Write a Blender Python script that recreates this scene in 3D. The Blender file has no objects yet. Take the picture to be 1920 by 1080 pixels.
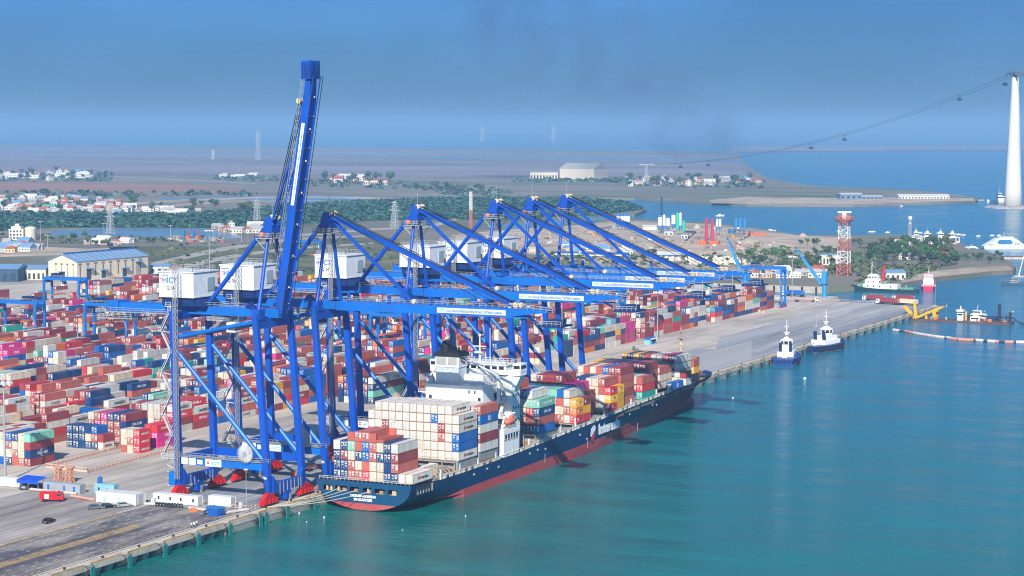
import bpy, bmesh, math, random
import numpy as np
from mathutils import Vector, Matrix
random.seed(7)
S = bpy.context.scene
COL = S.collection
R = math.radians
# ---------------------------------------------------------------- camera model (full photo pixels -> world)
F, CU, CV, VH, H, UQ = 3900.0, 960.0, 540.0, 237.0, 113.0, 2864.0
PITCH = math.atan((CV - VH) / F)
TH = math.atan((UQ - CU) / math.hypot(F, CV - VH))
CP, SP = math.cos(PITCH), math.sin(PITCH)
AX, RT = (math.cos(TH), math.sin(TH)), (math.sin(TH), -math.cos(TH))
Q = 3.5                                                     # quay level above the water

def ray(u, v):
    a, b = (u - CU) / F, (CV - v) / F
    f, up = CP + b * SP, -SP + b * CP
    return AX[0] * f + RT[0] * a, AX[1] * f + RT[1] * a, up

def at(u, v, z=Q):
    d = ray(u, v); t = (z - H) / d[2]
    return d[0] * t, d[1] * t

def proj(x, y, z):
    z -= H
    f, r = x * AX[0] + y * AX[1], x * RT[0] + y * RT[1]
    zc, yc = f * CP - z * SP, f * SP + z * CP
    return CU + F * r / zc, CV - F * yc / zc, zc

cam = bpy.data.cameras.new('camera'); cam.sensor_width = 36; cam.lens = F / 1920 * 36
cam.clip_start, cam.clip_end = 1, 300000
co = bpy.data.objects.new('camera', cam); COL.objects.link(co)
fw = Vector((AX[0] * CP, AX[1] * CP, -SP)); rt = Vector((RT[0], RT[1], 0)); up = rt.cross(fw)
m = Matrix((rt, up, -fw)).transposed().to_4x4(); m.translation = (0, 0, H); co.matrix_world = m
S.camera = co

# ---------------------------------------------------------------- light
SUN_EL, SUN_AZ = R(32.4), R(20)                           # shadows run from +X a little towards +Y
w = bpy.data.worlds.new('World'); S.world = w; w.use_nodes = True
nt = w.node_tree; bg = nt.nodes['Background']
sky = nt.nodes.new('ShaderNodeTexSky'); sky.sky_type = 'NISHITA'; sky.sun_disc = False
sky.sun_elevation = SUN_EL
sky.sun_rotation = R(90) - (SUN_AZ + math.pi)
sky.altitude = 100; sky.air_density = 1.0; sky.dust_density = 0.6; sky.ozone_density = 3.0
hs = nt.nodes.new('ShaderNodeMix'); hs.data_type = 'RGBA'; hs.blend_type = 'MULTIPLY'; hs.inputs[0].default_value = 1.0
# the air near the horizon is smoky blue, the sky overhead clearer and brighter
tcw = nt.nodes.new('ShaderNodeTexCoord'); spw = nt.nodes.new('ShaderNodeSeparateXYZ'); nt.links.new(tcw.outputs['Generated'], spw.inputs[0])
rmp = nt.nodes.new('ShaderNodeValToRGB'); nt.links.new(spw.outputs[2], rmp.inputs[0])
e0, e1 = rmp.color_ramp.elements; e0.position = 0.06; e0.color = (0.105, 0.255, 0.58, 1); e1.position = 0.45; e1.color = (0.62, 0.86, 1.1, 1)
skn = nt.nodes.new('ShaderNodeTexNoise'); skn.inputs['Scale'].default_value = 5; skn.inputs['Detail'].default_value = 4; skm = nt.nodes.new('ShaderNodeMapping'); skm.inputs['Scale'].default_value = (1, 1, 2.5)
nt.links.new(tcw.outputs['Generated'], skm.inputs[0]); nt.links.new(skm.outputs[0], skn.inputs['Vector'])
skr = nt.nodes.new('ShaderNodeMapRange'); skr.inputs['From Min'].default_value = .3; skr.inputs['From Max'].default_value = .7; skr.inputs['To Min'].default_value = .78; skr.inputs['To Max'].default_value = 1.18; nt.links.new(skn.outputs[0], skr.inputs[0])
skv = nt.nodes.new('ShaderNodeVectorMath'); skv.operation = 'SCALE'; nt.links.new(sky.outputs[0], skv.inputs[0]); nt.links.new(skr.outputs[0], skv.inputs['Scale'])
nt.links.new(skv.outputs[0], hs.inputs[6]); nt.links.new(rmp.outputs[0], hs.inputs[7])
nt.links.new(hs.outputs[2], bg.inputs[0]); bg.inputs[1].default_value = 0.10
sl = bpy.data.lights.new('sun', 'SUN'); sl.energy = 4.8; sl.angle = R(0.55); sl.color = (1.0, 0.93, 0.82)
so = bpy.data.objects.new('sun', sl); COL.objects.link(so)
sd = Vector((math.cos(SUN_EL) * math.cos(SUN_AZ), math.cos(SUN_EL) * math.sin(SUN_AZ), -math.sin(SUN_EL)))
so.rotation_euler = sd.to_track_quat('-Z', 'Y').to_euler(); so.location = (300, 200, 400)
S.view_settings.view_transform = 'Standard'; S.view_settings.look = 'None'
S.view_settings.exposure = 0.6; S.view_settings.gamma = 1
S.render.engine = 'CYCLES'
S.cycles.use_denoising = True
S.cycles.max_bounces = 5; S.cycles.diffuse_bounces = 2; S.cycles.glossy_bounces = 2; S.cycles.transmission_bounces = 2
S.cycles.volume_bounces = 0; S.cycles.caustics_reflective = False; S.cycles.caustics_refractive = False
S.cycles.filter_width = 1.1

# ---------------------------------------------------------------- materials
MATS = {}
def newmat(name):
    m = bpy.data.materials.new(name); m.use_nodes = True
    n = m.node_tree.nodes; b = n['Principled BSDF']
    return m, m.node_tree, b

def add_var(nt, col, amt_obj=0.0, amt_noise=0.15, scale=0.3, stretch=(1, 1, 1), detail=5, island=0.0, coords='Object', dirt=None, dirt_amt=0.0, dscale=0.15, joints=None, dmin=.48):
    """colour socket: base colour x noise x per-object / per-piece variation, with a second dirt colour in patches"""
    N, L = nt.nodes, nt.links
    tc = N.new('ShaderNodeTexCoord'); mp = N.new('ShaderNodeMapping'); mp.inputs['Scale'].default_value = stretch
    L.new(tc.outputs[coords], mp.inputs[0])
    no = N.new('ShaderNodeTexNoise'); no.inputs['Scale'].default_value = scale; no.inputs['Detail'].default_value = detail
    no.inputs['Roughness'].default_value = 0.65
    L.new(mp.outputs[0], no.inputs['Vector'])
    mr = N.new('ShaderNodeMapRange'); mr.inputs['From Min'].default_value = 0.3; mr.inputs['From Max'].default_value = 0.7
    mr.inputs['To Min'].default_value = 1 - amt_noise; mr.inputs['To Max'].default_value = 1 + amt_noise
    L.new(no.outputs[0], mr.inputs[0]); f = mr.outputs[0]
    for on, src, idx, amt in ((amt_obj, 'ShaderNodeObjectInfo', 'Random', amt_obj), (island, 'ShaderNodeNewGeometry', 'Random Per Island', island)):
        if on:
            oi = N.new(src); r2 = N.new('ShaderNodeMapRange')
            r2.inputs['To Min'].default_value = 1 - amt; r2.inputs['To Max'].default_value = 1 + amt
            L.new(oi.outputs[idx], r2.inputs[0])
            mu = N.new('ShaderNodeMath'); mu.operation = 'MULTIPLY'; L.new(f, mu.inputs[0]); L.new(r2.outputs[0], mu.inputs[1]); f = mu.outputs[0]
    base = None
    if dirt is not None:
        n2 = N.new('ShaderNodeTexNoise'); n2.inputs['Scale'].default_value = dscale; n2.inputs['Detail'].default_value = 6; n2.inputs['Roughness'].default_value = 0.7
        L.new(mp.outputs[0], n2.inputs['Vector'])
        r3 = N.new('ShaderNodeMapRange'); r3.inputs['From Min'].default_value = dmin; r3.inputs['From Max'].default_value = dmin + .16
        r3.inputs['To Max'].default_value = dirt_amt; L.new(n2.outputs[0], r3.inputs[0])
        mx = N.new('ShaderNodeMix'); mx.data_type = 'RGBA'; L.new(r3.outputs[0], mx.inputs[0])
        mx.inputs[6].default_value = (*col, 1); mx.inputs[7].default_value = (*dirt, 1); base = mx.outputs[2]
    if joints:                                              # slab joints: (length, width) of a slab in metres
        bk = N.new('ShaderNodeTexBrick'); bk.offset = 0.0; bk.inputs['Scale'].default_value = 1; bk.inputs['Brick Width'].default_value = joints[0]; bk.inputs['Row Height'].default_value = joints[1]; bk.inputs['Mortar Size'].default_value = .07; bk.inputs['Mortar Smooth'].default_value = .3
        bk.inputs['Color1'].default_value = (.94, .94, .94, 1); bk.inputs['Color2'].default_value = (1.06, 1.06, 1.06, 1); bk.inputs['Mortar'].default_value = (.5, .5, .5, 1)
        L.new(tc.outputs['Object'], bk.inputs['Vector']); mu = N.new('ShaderNodeMath'); mu.operation = 'MULTIPLY'; L.new(bk.outputs['Color'], mu.inputs[0]); L.new(f, mu.inputs[1]); f = mu.outputs[0]
        ty = N.new('ShaderNodeTexNoise'); ty.inputs['Scale'].default_value = .5; ty.inputs['Detail'].default_value = 5; tm = N.new('ShaderNodeMapping'); tm.inputs['Scale'].default_value = (.025, 1.6, 1); tm.inputs['Rotation'].default_value = (0, 0, .02); L.new(tc.outputs['Object'], tm.inputs[0]); L.new(tm.outputs[0], ty.inputs['Vector'])
        tr_ = N.new('ShaderNodeMapRange'); tr_.inputs['From Min'].default_value = .52; tr_.inputs['From Max'].default_value = .7; tr_.inputs['To Min'].default_value = 1; tr_.inputs['To Max'].default_value = .62; L.new(ty.outputs[0], tr_.inputs[0])
        mu = N.new('ShaderNodeMath'); mu.operation = 'MULTIPLY'; L.new(tr_.outputs[0], mu.inputs[0]); L.new(f, mu.inputs[1]); f = mu.outputs[0]
    vm = N.new('ShaderNodeVectorMath'); vm.operation = 'SCALE'
    if base: L.new(base, vm.inputs[0])
    else: vm.inputs[0].default_value = col
    L.new(f, vm.inputs['Scale'])
    return vm.outputs[0]

def mat(name, col, rough=0.55, metal=0.0, **kw):
    if name in MATS: return MATS[name]
    m, nt, b = newmat(name)
    b.inputs['Roughness'].default_value = rough; b.inputs['Metallic'].default_value = metal
    b.inputs['Specular IOR Level'].default_value = kw.pop('spec', 0.35)
    nt.links.new(add_var(nt, col, **kw), b.inputs['Base Color'])
    MATS[name] = m
    return m

# ---------------------------------------------------------------- mesh builder
class MB:
    def __init__(self): self.v, self.f, self.m, self.s = [], [], [], []
    def add(self, vs, fs, m=0):
        o = len(self.v); self.v += [tuple(p) for p in vs]; self.s.append((o, len(self.f), len(vs), len(fs)))
        for f in fs: self.f.append(tuple(i + o for i in f)); self.m.append(m)
        return self
    def box(self, x0, y0, z0, x1, y1, z1, m=0):
        return self.add([(x0, y0, z0), (x1, y0, z0), (x1, y1, z0), (x0, y1, z0), (x0, y0, z1), (x1, y0, z1), (x1, y1, z1), (x0, y1, z1)],
                        [(0, 3, 2, 1), (4, 5, 6, 7), (0, 1, 5, 4), (1, 2, 6, 5), (2, 3, 7, 6), (3, 0, 4, 7)], m)
    def beam(self, p, q, w, h, m=0, w2=None, h2=None):
        p, q = Vector(p), Vector(q); d = (q - p).normalized()
        s = d.cross(Vector((0, 0, 1)))
        s = Vector((1, 0, 0)) if s.length < 1e-4 else s.normalized()
        if abs(d.z) > 0.9: s = Vector((1, 0, 0)); s = (s - d * s.dot(d)).normalized()
        u = s.cross(d); vs = []
        for c, ww, hh in ((p, w, h), (q, w2 or w, h2 or h)):
            for a, b in ((-1, -1), (1, -1), (1, 1), (-1, 1)): vs.append(c + s * (a * ww / 2) + u * (b * hh / 2))
        return self.add(vs, [(0, 1, 2, 3), (7, 6, 5, 4), (0, 4, 5, 1), (1, 5, 6, 2), (2, 6, 7, 3), (3, 7, 4, 0)], m)
    def tube(self, p, q, r, n=8, m=0, r2=None):
        p, q = Vector(p), Vector(q); d = (q - p).normalized()
        s = d.orthogonal().normalized(); u = d.cross(s); r2 = r if r2 is None else r2
        vs = [p + (s * math.cos(2 * math.pi * i / n) + u * math.sin(2 * math.pi * i / n)) * r for i in range(n)]
        vs += [q + (s * math.cos(2 * math.pi * i / n) + u * math.sin(2 * math.pi * i / n)) * r2 for i in range(n)]
        fs = [(i, (i + 1) % n, n + (i + 1) % n, n + i) for i in range(n)] + [tuple(range(n - 1, -1, -1)), tuple(range(n, 2 * n))]
        return self.add(vs, fs, m)
    def path(self, pts, r, n=5, m=0):
        for a, b in zip(pts, pts[1:]): self.tube(a, b, r, n, m)
        return self
    def quad(self, a, b, c, d, m=0): return self.add([a, b, c, d], [(0, 1, 2, 3)], m)
    def prism(self, pts, z0, z1, m=0):
        n = len(pts)
        return self.add([(x, y, z0) for x, y in pts] + [(x, y, z1) for x, y in pts],
                        [tuple(range(n - 1, -1, -1)), tuple(range(n, 2 * n))] + [(i, (i + 1) % n, n + (i + 1) % n, n + i) for i in range(n)], m)
    def extr(self, pts, d, m=0):
        n = len(pts); d = Vector(d); ps = [Vector(p) for p in pts]
        return self.add(ps + [p + d for p in ps],
                        [tuple(range(n - 1, -1, -1)), tuple(range(n, 2 * n))] + [(i, (i + 1) % n, n + (i + 1) % n, n + i) for i in range(n)], m)
    def loft(self, rings, m=0, cap=True):
        n = len(rings[0]); vs = [p for r in rings for p in r]
        fs = [(k * n + i, k * n + (i + 1) % n, (k + 1) * n + (i + 1) % n, (k + 1) * n + i) for k in range(len(rings) - 1) for i in range(n)]
        if cap: fs += [tuple(range(n - 1, -1, -1)), tuple(range((len(rings) - 1) * n, len(rings) * n))]
        return self.add(vs, fs, m)
    def lathe(self, c, prof, n=12, m=0):
        return self.loft([[(c[0] + r * math.cos(2 * math.pi * i / n), c[1] + r * math.sin(2 * math.pi * i / n), c[2] + z) for i in range(n)] for r, z in prof], m)
    def rail(self, pts, h=1.1, r=0.06, step=3.0, m=0, mid=True):
        for a, b in zip(pts, pts[1:]):
            a, b = Vector(a), Vector(b); n = max(1, int((b - a).length / step))
            for z in ((h, h * 0.5) if mid else (h,)): self.beam(a + Vector((0, 0, z)), b + Vector((0, 0, z)), r * 1.6, r * 1.6, m)
            for i in range(n + 1):
                p = a.lerp(b, i / n); self.beam(p, p + Vector((0, 0, h)), r * 1.6, r * 1.6, m)
        return self
    def lattice(self, cx, cy, z0, z1, w0, w1, seg, r=0.12, mats=(0,), horiz=True):
        k = (0, 1, 3, 2)
        def ring(t):
            w = (w0 + (w1 - w0) * t) / 2; z = z0 + (z1 - z0) * t
            return [Vector((cx + a * w, cy + b * w, z)) for a, b in ((-1, -1), (1, -1), (1, 1), (-1, 1))]
        for s in range(seg):
            a, b = ring(s / seg), ring((s + 1) / seg); mm = mats[s * len(mats) // seg]
            for i in range(4):
                j = (i + 1) % 4
                self.beam(a[i], b[i], r * 2, r * 2, mm)
                self.beam(a[i], b[j], r * 1.3, r * 1.3, mm); self.beam(a[j], b[i], r * 1.3, r * 1.3, mm)
                if horiz: self.beam(b[i], b[j], r * 1.3, r * 1.3, mm)
        return self

def wloc(o):
    p = Vector((0, 0, 0))
    while o is not None: p += o.location; o = o.parent
    return p
def link(name, me, parent=None, loc=(0, 0, 0)):
    o = bpy.data.objects.new(name, me); COL.objects.link(o); o.location = loc
    if parent is not None: o.parent = parent
    return o
def pieces(mb):
    """groups of the builder's primitives that stand apart from one another"""
    k = len(mb.s)
    if k < 2 or k > 500 or sum(n for _, _, n, _ in mb.s) != len(mb.v): return None
    P = np.array(mb.v); lo = np.array([P[o:o + n].min(0) for o, _, n, _ in mb.s]); hi = np.array([P[o:o + n].max(0) for o, _, n, _ in mb.s]); sz = (hi - lo).max(1)
    gap = np.maximum(0, np.maximum(lo[:, None] - hi[None], lo[None] - hi[:, None])); near = np.sqrt((gap ** 2).sum(2)) <= np.maximum(.02, .48 * np.maximum(sz[:, None], sz[None]))
    lab = list(range(k))
    def find(i):
        while lab[i] != i: lab[i] = lab[lab[i]]; i = lab[i]
        return i
    for i, j in zip(*np.nonzero(np.triu(near, 1))):
        a, b = find(int(i)), find(int(j))
        if a != b: lab[b] = a
    g = {}
    for i in range(k): g.setdefault(find(i), []).append(i)
    return list(g.values())
def build(name, mb, mats, parent=None, origin=None, smooth=False, split=True):
    """one mesh object (or, for a part whose pieces stand apart, one object each); mb is in world metres, or in the thing's own metres if local"""
    gs = pieces(mb) if parent is not None and split and name != 'crown' else None
    if gs and 1 < len(gs) <= 60:
        out = []
        for g in gs:
            q = MB()
            for i in g:
                o, fo, n, nf = mb.s[i]; q.s.append((len(q.v), len(q.f), n, nf)); d = len(q.v) - o; q.v += mb.v[o:o + n]
                q.f += [tuple(x + d for x in f) for f in mb.f[fo:fo + nf]]; q.m += mb.m[fo:fo + nf]
            out.append(build(name, q, mats, parent, origin, smooth, False))
        return max(out, key=lambda o: len(o.data.vertices))
    me = bpy.data.meshes.new(name)
    off = wloc(parent) if (parent is not None and origin is None) else Vector(origin or (0, 0, 0))
    me.from_pydata([(x - off.x, y - off.y, z - off.z) for x, y, z in mb.v], [], mb.f)
    for mm in (mats if isinstance(mats, (list, tuple)) else [mats]): me.materials.append(mm)
    me.polygons.foreach_set('material_index', mb.m)
    if smooth: me.polygons.foreach_set('use_smooth', [True] * len(mb.f))
    me.update()
    return link(name, me, parent, off if (parent is None and origin is not None) else (0, 0, 0))
def tag(o, label, cat=None, group=None, kind=None):
    if label: o['label'] = label
    if cat: o['category'] = cat
    if group: o['group'] = group
    if kind: o['kind'] = kind
    return o
def thing(name, label, cat, loc, group=None, rz=0.0):
    o = bpy.data.objects.new(name, None); COL.objects.link(o); o.location = loc; o.rotation_euler.z = rz
    o.empty_display_size = 0.5
    return tag(o, label, cat, group)
def solo(name, mb, mats, label, cat, group=None, origin=(0, 0, 0), smooth=False):
    return tag(build(name, mb, mats, None, origin, smooth), label, cat, group)
def struct(name, mb, mats, origin=(0, 0, 0), kind='structure'):
    return tag(build(name, mb, mats, None, origin), None, None, None, kind)
KIDS = {}
def kids(root):
    return [o for o in COL.objects if o.parent == root]
def dup(root, loc, rz=None, label=None, group=None, cache={}):
    if root.name not in cache:
        cs = list(root.children); cache[root.name] = [(c, list(c.children)) for c in cs]
    r = root.copy(); COL.objects.link(r); r.location = loc
    if rz is not None: r.rotation_euler.z = rz
    if label: r['label'] = label
    if group: r['group'] = group
    for c, gs in cache[root.name]:
        k = c.copy(); COL.objects.link(k); k.parent = r
        for g in gs:
            d = g.copy(); COL.objects.link(d); d.parent = k
    return r
TXT = {}
def textmesh(s, sx=1.0, bold=.03):
    if (s, sx, bold) in TXT: return TXT[(s, sx, bold)]
    c = bpy.data.curves.new('lettering', 'FONT'); c.body = s; c.size = 1.0; c.align_x = 'CENTER'; c.align_y = 'CENTER'; c.resolution_u = 2
    c.offset = bold
    o = bpy.data.objects.new('lettering', c); COL.objects.link(o)
    bpy.context.view_layer.update()
    me = bpy.data.meshes.new_from_object(o.evaluated_get(bpy.context.evaluated_depsgraph_get()))
    bpy.data.objects.remove(o)
    xs = [v.co.x for v in me.vertices]; ys = [v.co.y for v in me.vertices]
    cx, cy = (min(xs) + max(xs)) / 2, (min(ys) + max(ys)) / 2; k = 1.0 / (max(ys) - min(ys))
    for v in me.vertices: v.co = ((v.co.x - cx) * k * sx, (v.co.y - cy) * k, 0)
    me['w'] = (max(xs) - min(xs)) * k * sx
    TXT[(s, sx, bold)] = me
    return me
def text(parent, s, pos, xdir, updir, height, m, width=None, name='lettering', local=False, bold=.03):
    """flat lettering, its centre at pos, its cap height = height"""
    me = textmesh(s, 1.0, bold)
    key = (s, m.name)
    if key not in TXT:
        me2 = me.copy(); me2.materials.clear(); me2.materials.append(m); TXT[key] = me2
    me2 = TXT[key]
    sx = height if width is None else width / me['w']
    x, u = Vector(xdir).normalized(), Vector(updir).normalized(); n = x.cross(u)
    mt = Matrix((x * sx, u * height, n)).transposed().to_4x4()
    mt.translation = Vector(pos) - (Vector((0, 0, 0)) if (local or parent is None) else wloc(parent))
    o = link(name, me2, parent); o.matrix_basis = mt
    return o
ORD = 'first second third fourth fifth sixth seventh eighth ninth tenth eleventh twelfth thirteenth fourteenth fifteenth sixteenth seventeenth eighteenth nineteenth'.split()
TENS = {2: 'twenty', 3: 'thirty', 4: 'forty', 5: 'fifty', 6: 'sixty', 7: 'seventy', 8: 'eighty', 9: 'ninety'}
def nth(n):
    if n < 20: return ORD[n - 1]
    if n >= 100: return 'hundredth' if n == 100 else 'hundred-' + nth(n - 100)
    t, r = divmod(n, 10)
    return (TENS[t][:-1] + 'ieth') if r == 0 else TENS[t] + '-' + ORD[r - 1]
# ---------------------------------------------------------------- haze
hm = bpy.data.materials.new('haze_air'); hm.use_nodes = True; n = hm.node_tree.nodes; n.remove(n['Principled BSDF'])
pv = n.new('ShaderNodeVolumePrincipled'); pv.inputs['Color'].default_value = (0.34, 0.65, 1.0, 1)
pv.inputs['Density'].default_value = 0.00011; pv.inputs['Anisotropy'].default_value = 0.0
hm.node_tree.links.new(pv.outputs[0], n['Material Output'].inputs['Volume'])
struct('haze', MB().box(-2500, -60000, -4, 90000, 60000, 215), hm, kind='stuff')

# ---------------------------------------------------------------- water
def water_mat(name, near, far, x0, x1, bump=0.35):
    m, nt, b = newmat(name); N, L = nt.nodes, nt.links
    tc = N.new('ShaderNodeTexCoord'); sp = N.new('ShaderNodeSeparateXYZ'); L.new(tc.outputs['Object'], sp.inputs[0])
    big = N.new('ShaderNodeTexNoise'); big.inputs['Scale'].default_value = 0.006; big.inputs['Detail'].default_value = 4
    mpb = N.new('ShaderNodeMapping'); mpb.inputs['Scale'].default_value = (0.6, 1.6, 1); mpb.inputs['Rotation'].default_value = (0, 0, 0.3)
    L.new(tc.outputs['Object'], mpb.inputs[0]); L.new(mpb.outputs[0], big.inputs['Vector'])
    # turbid green along the berth, clear blue out in the channel: distance along X less the offing
    my = N.new('ShaderNodeMath'); my.operation = 'MULTIPLY_ADD'; L.new(sp.outputs[1], my.inputs[0]); my.inputs[1].default_value = -0.55; L.new(sp.outputs[0], my.inputs[2])
    mn = N.new('ShaderNodeMath'); mn.operation = 'MULTIPLY_ADD'; L.new(big.outputs[0], mn.inputs[0]); mn.inputs[1].default_value = 260; L.new(my.outputs[0], mn.inputs[2])
    mr = N.new('ShaderNodeMapRange'); mr.inputs['From Min'].default_value = x0; mr.inputs['From Max'].default_value = x1; L.new(mn.outputs[0], mr.inputs[0])
    mx = N.new('ShaderNodeMix'); mx.data_type = 'RGBA'; L.new(mr.outputs[0], mx.inputs[0])
    mx.inputs[6].default_value = (*near, 1); mx.inputs[7].default_value = (*far, 1)
    med = N.new('ShaderNodeTexNoise'); med.inputs['Scale'].default_value = 0.045; med.inputs['Detail'].default_value = 5
    mpm = N.new('ShaderNodeMapping'); mpm.inputs['Scale'].default_value = (1.6, 0.45, 1); mpm.inputs['Rotation'].default_value = (0, 0, 0.25)
    L.new(tc.outputs['Object'], mpm.inputs[0]); L.new(mpm.outputs[0], med.inputs['Vector'])
    r2 = N.new('ShaderNodeMapRange'); r2.inputs['From Min'].default_value = 0.3; r2.inputs['From Max'].default_value = 0.7
    r2.inputs['To Min'].default_value = 0.78; r2.inputs['To Max'].default_value = 1.24; L.new(med.outputs[0], r2.inputs[0])
    vm = N.new('ShaderNodeVectorMath'); vm.operation = 'SCALE'; L.new(mx.outputs[2], vm.inputs[0]); L.new(r2.outputs[0], vm.inputs['Scale'])
    L.new(vm.outputs[0], b.inputs['Base Color'])
    rr = N.new('ShaderNodeMapRange'); rr.inputs['From Min'].default_value = .35; rr.inputs['From Max'].default_value = .65; rr.inputs['To Min'].default_value = .10; rr.inputs['To Max'].default_value = .26; L.new(med.outputs[0], rr.inputs[0]); L.new(rr.outputs[0], b.inputs['Roughness']); b.inputs['IOR'].default_value = 1.33; b.inputs['Specular IOR Level'].default_value = 0.34
    wv = N.new('ShaderNodeTexNoise'); wv.inputs['Scale'].default_value = 0.34; wv.inputs['Detail'].default_value = 6; wv.inputs['Roughness'].default_value = 0.6
    mpw = N.new('ShaderNodeMapping'); mpw.inputs['Scale'].default_value = (1.5, 0.55, 1); mpw.inputs['Rotation'].default_value = (0, 0, 0.45)
    L.new(tc.outputs['Object'], mpw.inputs[0]); L.new(mpw.outputs[0], wv.inputs['Vector'])
    bp = N.new('ShaderNodeBump'); bp.inputs['Strength'].default_value = bump; bp.inputs['Distance'].default_value = 0.8
    L.new(wv.outputs[0], bp.inputs['Height']); L.new(bp.outputs[0], b.inputs['Normal'])
    MATS[name] = m
    return m
WATER = water_mat('water_sea', (0.003, 0.128, 0.118), (0.0008, 0.135, 0.225), 560, 1000, 0.65)
struct('sea', MB().quad((-2400, -59000, 0), (89000, -59000, 0), (89000, 59000, 0), (-2400, 59000, 0)), WATER)
PONDW = water_mat('water_pond', (0.10, 0.17, 0.22), (0.12, 0.20, 0.27), 500, 3000, 0.1)

# ---------------------------------------------------------------- land
LAND = mat('dry_grassland', (0.21, 0.185, 0.15), 0.95, amt_noise=0.35, scale=0.006, stretch=(1, 0.35, 1), detail=8, dirt=(0.10, 0.13, 0.06), dirt_amt=0.9, dscale=0.004, spec=0.1)
MUD = mat('mudflat_soil', (0.25, 0.21, 0.23), 0.9, amt_noise=0.3, scale=0.003, stretch=(1, 0.3, 1), detail=7, dirt=(0.14, 0.14, 0.11), dirt_amt=0.8, dscale=0.0016, spec=0.1)
REDF = mat('red_field_soil', (0.30, 0.17, 0.12), 0.95, amt_noise=0.25, scale=0.005, stretch=(1, 0.3, 1), dirt=(0.22, 0.17, 0.12), dirt_amt=0.7, dscale=0.002, spec=0.1)
SAND = mat('pale_sand', (0.46, 0.375, 0.285), 0.95, amt_noise=0.3, scale=0.02, detail=8, dirt=(0.25, 0.2, 0.15), dirt_amt=0.8, dscale=0.012, spec=0.1)
GRASS = mat('rough_grass', (0.105, 0.12, 0.055), 0.95, amt_noise=0.4, scale=0.02, detail=8, dirt=(0.21, 0.17, 0.11), dirt_amt=0.8, dscale=0.008, spec=0.1)
ROADM = mat('road_concrete', (0.36, 0.32, 0.28), 0.9, amt_noise=0.15, scale=0.02, spec=0.2)
STONE = mat('revetment_stone', (0.36, 0.34, 0.31), 0.9, amt_noise=0.5, scale=0.4, detail=8)
LZ = 3.0
far_coast = [at(u, v, LZ) for u, v in ((1905, 500), (1893, 490), (1850, 470), (1785, 452), (1700, 439), (1600, 441), (1500, 440), (1410, 427), (1330, 417), (1230, 413), (1160, 409), (1120, 405), (1190, 402), (1212, 393), (1185, 380), (1110, 371), (1190, 371),
                                          (1330, 380), (1400, 383), (1600, 384), (1830, 377), (1838, 371), (1750, 359), (1640, 353), (1520, 348), (1440, 333), (1405, 312), (1385, 292), (1380, 285), (1200, 282), (700, 277), (0, 270), (-500, 268))]
near_coast = [at(u, v, LZ) for u, v in ((1690, 531), (1765, 519), (1860, 509), (1900, 507))]
land = [(-900, 324), (1258, 324), (1258, 452), (1262, 540), (1352, 545), (1362, 520), (1362, 424)] + near_coast + far_coast + [(-900, 9000)]
struct('land', MB().prism(land, -2, LZ), LAND)
def sheet(name, pts, z, mt, px=True, kind='structure'):
    p = [(*at(u, v, z), z) for u, v in pts] if px else [(x, y, z) for x, y in pts]
    return struct(name, MB().add(p, [tuple(range(len(p)))]), mt, kind=kind)
sheet('far_shore', [(1370, 285), (1500, 283.5), (1700, 282), (2200, 279), (2200, 273), (1370, 274)], 2.0, MUD)
sheet('mudflat', [(-200, 322), (300, 326), (700, 334), (1000, 330), (1400, 330), (1385, 294), (1100, 286), (600, 279), (0, 273), (-300, 272)], LZ + .05, MUD)
sheet('field', [(-60, 364), (140, 362), (330, 365), (470, 357), (410, 348), (230, 341), (-60, 339)], LZ + .05, REDF)
sheet('river', [(-100, 285), (400, 288), (900, 297), (1390, 303), (1390, 300), (900, 294), (400, 286), (-100, 282.5)], LZ + .1, PONDW)
sheet('channel', [(575, 381), (640, 379), (760, 381), (790, 376), (700, 369), (600, 366), (440, 368), (300, 372), (300, 375), (450, 373)], LZ + .1, PONDW)
sheet('pond', [(82, 441), (100, 433), (190, 428), (380, 428), (440, 436), (455, 446), (400, 450), (230, 447), (140, 444)], LZ + .1, PONDW)
sheet('pond', [(0, 415), (40, 409), (95, 412), (110, 417), (60, 420), (0, 420)], LZ + .1, PONDW)
sheet('pond', [(900, 425), (1000, 415), (1130, 406), (1150, 410), (1060, 420), (960, 430)], LZ + .1, PONDW)
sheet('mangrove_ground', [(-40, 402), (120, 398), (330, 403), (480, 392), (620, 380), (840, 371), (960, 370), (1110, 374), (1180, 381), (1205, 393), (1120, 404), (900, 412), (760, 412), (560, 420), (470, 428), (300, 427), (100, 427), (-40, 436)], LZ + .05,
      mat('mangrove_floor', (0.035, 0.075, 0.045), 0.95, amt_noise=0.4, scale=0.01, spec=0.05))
sheet('road', [(200, 383), (330, 374.5), (480, 369), (600, 368.2), (720, 370.5), (845, 379), (860, 383), (720, 374), (600, 371), (480, 372), (340, 377.5), (210, 386)], LZ + .15, SAND)
sheet('road', [(230, 391), (420, 377), (560, 375.5), (640, 376), (640, 377.5), (560, 377), (430, 379), (240, 393)], LZ + .15, SAND)
sheet('sand_ground', [(850, 440), (960, 430), (1060, 424), (1160, 413), (1330, 420), (1410, 430), (1500, 442), (1600, 445), (1560, 470), (1430, 500), (1330, 505), (1180, 500), (1060, 488), (960, 470), (850, 455)], LZ + .05, SAND)
sheet('sand_ground', [(0, 455), (60, 462), (160, 466), (260, 462), (250, 470), (120, 478), (0, 482)], LZ + .05, SAND)
sheet('sand_spit', [(1335, 381), (1420, 383), (1600, 383.4), (1828, 376.4), (1826, 372), (1700, 370), (1560, 371), (1400, 369), (1330, 375)], LZ + .05, SAND)
sheet('beach', [(1690, 530), (1765, 518), (1860, 508.4), (1899, 506), (1892, 499), (1830, 500), (1760, 507), (1690, 520)], LZ + .05, SAND)
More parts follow.
